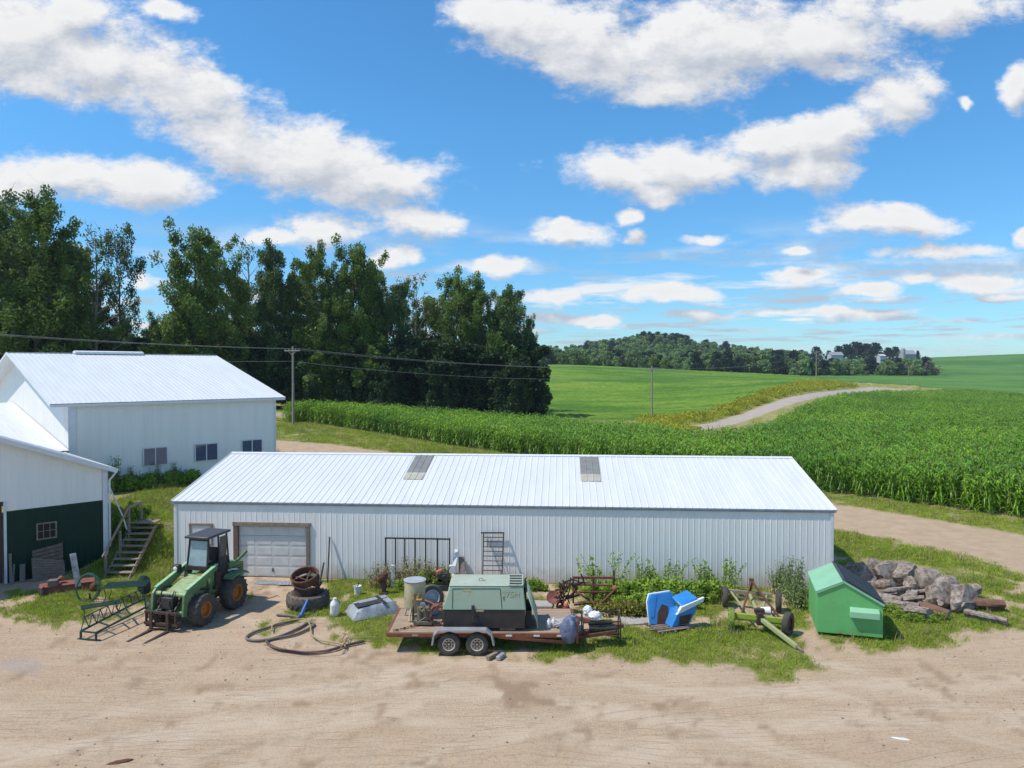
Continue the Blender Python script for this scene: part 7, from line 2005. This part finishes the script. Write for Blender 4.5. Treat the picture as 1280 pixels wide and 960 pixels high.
def mesh_top(name, label, c, lx, ly, z, rz, cat, back=0):
    o = thing(name, label, cat, (c.x, c.y, 0), rz)
    q = MB(); nx, ny = int(lx / .07), int(ly / .07)
    for i in range(nx + 1): q.bar((-lx / 2 + lx * i / nx, -ly / 2, z), (-lx / 2 + lx * i / nx, ly / 2, z), .022, .012)
    for i in range(ny + 1): q.bar((-lx / 2, -ly / 2 + ly * i / ny, z + .004), (lx / 2, -ly / 2 + ly * i / ny, z + .004), .022, .012)
    q.build('mesh_top', GRNW, o)
    q = MB(); q.tube([(-lx / 2, -ly / 2, z), (lx / 2, -ly / 2, z), (lx / 2, ly / 2, z), (-lx / 2, ly / 2, z)], .02, 6, closed=True); q.build('rim_tube', GRNW, o)
    for sx_ in (-1, 1):
        for sy_ in (-1, 1):
            q = MB(); q.tube([(sx_ * (lx / 2 - .05), sy_ * (ly / 2 - .05), z), (sx_ * (lx / 2 - .12), sy_ * (ly / 2 - .1), z * .5), (sx_ * (lx / 2), sy_ * (ly / 2 - .02), 0)], .016, 6); q.build('leg', GRNW, o)
    if back:
        q = MB(); q.tube([(-lx / 2, ly / 2, z), (-lx / 2, ly / 2 + .1, z + back), (lx / 2, ly / 2 + .1, z + back), (lx / 2, ly / 2, z)], .018, 6)
        for i in range(1, 8): q.bar((-lx / 2 + lx * i / 8, ly / 2, z), (-lx / 2 + lx * i / 8, ly / 2 + .1, z + back), .012, .012)
        q.build('backrest', GRNW, o)
    return o


c = P(157, 752); mesh_top('patio_table', 'dark green wire mesh table behind the truss frame', c + Vector((0, .1, 0)), 1.55, .8, .66, R(12), 'table')
c = P(122, 772); mesh_top('patio_bench', 'low dark green wire mesh bench at the near end of the truss frame', c + Vector((0, .2, 0)), 1.25, .45, .42, R(35), 'bench')
q = MB(); q.blob((0, 0, .45), (.28, .16, .42), 7, 1, .12, 1.2); o = q.build('dark_sack', mat('dark_green_bag', (.02, .045, .04), rough=.6), smooth=50); o.location = P(180, 745); tag(o, 'dark bag slumped between the mesh table and the loader', 'bag')
# concrete pad and a flat rag on the sand
q = MB(); q.blob((0, 0, -.02), (.55, .32, .07), 3, 1, .1); o = q.build('sand_heap', mat('grey_sand', (.33, .30, .29), (.26, .23, .22), scale=6, rough=.95, bump=.4), smooth=60); o.location = P(4, 745); tag(o, 'small grey heap beside the plum coloured door', 'heap')

# ------------------------------------------------------------------ weeds along the shed wall
def weedmesh(seed, nst, h, spread, nl, ls, m=WEED, stem=STEM, droop=.3, lean=.15):
    rs = np.random.RandomState(seed); q = MB(); C = []
    for i in range(nst):
        b0_ = Vector((rs.normal() * spread * .5, rs.normal() * spread * .25, 0)); hh = h * rs.uniform(.55, 1.15); t_ = b0_ + Vector((rs.normal() * lean * hh, rs.normal() * lean * hh * .5, hh))
        md_ = b0_.lerp(t_, .5) + Vector((rs.normal() * .04, rs.normal() * .04, .04)); q.tube([b0_, md_, t_], [.012, .008, .004], 4)
        for k in range(nl):
            f = rs.uniform(.12, 1.0); p_ = b0_.lerp(t_, f) + Vector(rs.normal(size=3)) * (.05 + .07 * (1 - f)); C.append(p_)
    me = bpy.data.meshes.new('stems'); me.from_pydata(q.v, [], q.f); me.update(); me.materials.append(stem)
    lv = np_mesh('leaves', leaf_quads(rs, np.array(C), ls, .5, .5, droop), quads(len(C)), m)
    return me, lv


WK = {'bush': weedmesh(1, 34, .62, .8, 42, .075), 'vine': weedmesh(2, 16, 1.3, .5, 36, .07, lean=.3), 'stalk': weedmesh(3, 3, 1.55, .12, 60, .045, lean=.06), 'yellow': weedmesh(4, 26, .42, .7, 30, .07, WEED_Y),
      'tuftweed': weedmesh(5, 26, 1.05, .35, 20, .042, leafmat('sage_weed', (.27, .34, .14), (.18, .26, .09)), lean=.12), 'straw': weedmesh(6, 22, .95, .5, 22, .045, STRAW, mat('straw_stem', (.35, .30, .14), rough=.8), lean=.2)}
def weed(kind, px, py, s, label, off=0, sz=1.0, name='weed', grp=None):
    p = P(px, py); o = thing(name, label, 'weed', (p.x, p.y + off, gz1(p.x, p.y)), random.uniform(-.3, .3), grp); o.scale = (s, s, s * sz)
    obj_from('stems', WK[kind][0], o); obj_from('leaves', WK[kind][1], o); return o
GW = 'leafy weeds growing along the shed wall'
for i, (px, py, s) in enumerate(((752, 746, .8), (775, 748, 1.0), (792, 750, 1.15), (812, 749, 1.2), (832, 750, 1.2), (852, 750, 1.1), (868, 750, 1.1), (885, 750, 1.1), (802, 760, .9), (826, 762, .9), (785, 762, .8), (850, 760, .8), (905, 748, .8))):
    weed('bush', px, py, s, 'leafy green weed growing in the thicket along the shed wall behind the blue shells', grp=GW)
weed('vine', 752, 742, 1.15, 'arching vine climbing above the rusty frame', name='vine'); weed('vine', 822, 742, 1.0, 'vine spreading over the wall above the left blue shell', name='vine'); weed('vine', 893, 744, 1.0, 'arching weed beside the left rear wheel of the wagon chassis', name='vine')
for px, s, sz, lb in ((798, 1.0, 1.0, 'thin tall weed stalk left of the paired stalks above the blue shells'), (808, .85, 1.0, 'second thin stalk above the left blue shell'), (832, .95, 1.0, 'bushier pair of stalks above the right blue shell, left one'), (845, .95, 1.0, 'bushier pair of stalks above the right blue shell, right one'),
                      (876, 1.0, 1.0, 'slim stalk against the wall between the blue shells and the wagon'), (908, 1.15, 1.05, 'tallest weed stalk against the shed wall, left of the wagon'), (915, .9, 1.0, 'shorter stalk touching the tallest weed stalk')):
    weed('stalk', px, 740, s, lb, 0, sz, name='weed_stalk')
for px, py, s in ((790, 772, 1.1), (775, 768, 1.0), (806, 770, .9), (762, 764, .8)): weed('yellow', px, py, s, 'yellowing low weeds left of the blue shells', grp='yellowing weeds left of the blue shells')
for px, py, s in ((974, 742, 1.15), (985, 744, 1.35), (997, 748, 1.4), (990, 756, 1.1), (1000, 762, 1.0)): weed('tuftweed', px, py, s, 'tall sage green weeds between the wagon chassis and the dumpster', grp='tall weeds beside the dumpster')
for px, py, s in ((472, 734, 1.0), (484, 733, 1.0), (508, 731, 1.1), (522, 731, 1.1), (535, 731, 1.0), (550, 731, .9)): weed('straw', px, py, s, 'dry yellow stalks growing behind the barred rack', grp='dry stalks behind the barred rack')
for px, py, s in ((546, 731, 1.0), (660, 737, .7), (512, 737, .7), (668, 738, .6)): weed('bush', px, py, s, 'green weed at the foot of the shed wall near the trailer', grp='weeds at the wall by the trailer')
for px, py, s in ((1128, 772, .45), (1142, 776, .45), (1110, 765, .5), (1160, 778, .4), (1175, 775, .4), (1120, 745, .5)): weed('bush', px, py, s, 'low weeds growing around the log pile', grp='weeds around the log pile')
# weeds on the bank along the barn
for i, px in enumerate(range(140, 240, 9)):
    r0 = Vector(ray(px, 606 - (px - 152) * .08)); nrm = Vector((BU.y, -BU.x, 0)); tt = (B1 + nrm * .5 - Vector((0, 0, H))).dot(nrm) / r0.dot(nrm); pp = Vector((0, 0, H)) + r0 * tt
    o = thing('bank_weed', 'dark weeds growing along the foot of the large barn', 'weed', (pp.x, pp.y, gz1(pp.x, pp.y)), i, 'weeds along the foot of the barn'); s = 1.25 if i != 0 else 1.8
    o.scale = (s, s, s); k = 'bush' if i % 3 else 'tuftweed'; obj_from('stems', WK[k][0], o); obj_from('leaves', WK[k][1], o)
for i, (x_, y_) in enumerate(((-18.55, 33.9), (-18.5, 34.8))):
    o = thing('bank_weed', 'weeds crowding the gap between the stairs and the farm building corner', 'weed', (x_, y_, gz1(x_, y_)), i, 'weeds by the stairs'); o.scale = (.7, .9, 1.3); obj_from('stems', WK['bush'][0], o); obj_from('leaves', WK['bush'][1], o)
# scattered stones and clods
rs = np.random.RandomState(31); V = []; 
clods = []
for s_ in range(4):
    q = MB(); q.blob((0, 0, .3), (1, .8, .5), s_, 1, .3, 1.4); me = bpy.data.meshes.new('pebble'); me.from_pydata(q.v, [], q.f); me.materials.append(mat('pebble_grey', (.30, .25, .20), (.2, .16, .125), scale=3, rough=.9, perobj=.35)); me.update(); clods.append(bpy.data.objects.new('pebble', me))
n = 6000; x = rs.uniform(-22, 24, n); y = 13 + 20 * rs.rand(n) ** .8; kk = (fbm(x * .5, y * .5, 3) + .25 * (y > 23) > .5); x, y = x[kk], y[kk]
u, v = shed_local(x, y); kk = v < -.3; x, y = x[kk], y[kk]; n = len(x)
r = np.zeros((n, 3)); r[:, 2] = rs.uniform(0, 6, n)
scatter('pebbles', np.stack([x, y, gz(x, y)], 1), r, .010 + .026 * rs.rand(n) ** 3, rs.randint(0, 4, n), clods, 'small stones and clods on the sandy yard', 'pebbles')

# metal sheets at the door sill and scraps on the sand
for i, (px, py, sx_, sy_, lb) in enumerate(((338, 729, 1.5, .5, 'flat grey metal sheet lying before the garage door'), (362, 731, .9, .35, 'smaller flat grey sheet overlapping the first one before the garage door'))):
    p = P(px, py); q = MB(); ribbed(q, (-sx_ / 2, -sy_ / 2, .02 + .03 * i), X, (0, sy_, .01), Z, sx_, pitch=.15, amp=.015); o = q.build('metal_sheet', STEELG, smooth=0); o.location = p; o.rotation_euler = (0, 0, -.08 + .1 * i); tag(o, lb, 'sheet')
q = MB(); q.blob((0, 0, .02), (.28, .07, .05), 9, 2, .25, 2.2); o = q.build('bark_piece', RUST, smooth=40); o.location = P(150, 954); o.rotation_euler = (0, 0, .35); tag(o, 'brown piece of bark on the sand at the bottom of the photo', 'bark')
q = MB(); q.blob((0, 0, .01), (.22, .06, .015), 9, 2, .2, 2.2); o = q.build('pale_scrap', WHITEP, smooth=40); o.location = P(1126, 924); o.rotation_euler = (0, 0, -.35); tag(o, 'flat white scrap lying alone on the sand at lower right', 'scrap')
# ------------------------------------------------------------------ air
hm = bpy.data.materials.new('haze_air'); hm.use_nodes = True; nt = hm.node_tree
for n_ in list(nt.nodes): nt.nodes.remove(n_)
out = nt.nodes.new('ShaderNodeOutputMaterial'); pv = nt.nodes.new('ShaderNodeVolumePrincipled')
pv.inputs['Color'].default_value = (0.75, 0.86, 1.0, 1); pv.inputs['Density'].default_value = 0.00011; pv.inputs['Anisotropy'].default_value = 0.0
nt.links.new(pv.outputs[0], out.inputs['Volume'])
q = MB(); q.box((0, 1700, 35), (7000, 3600, 74)); o = q.build('haze', hm, smooth=0); tag(o, 'thin summer haze over the far hills', 'haze', None, 'stuff')
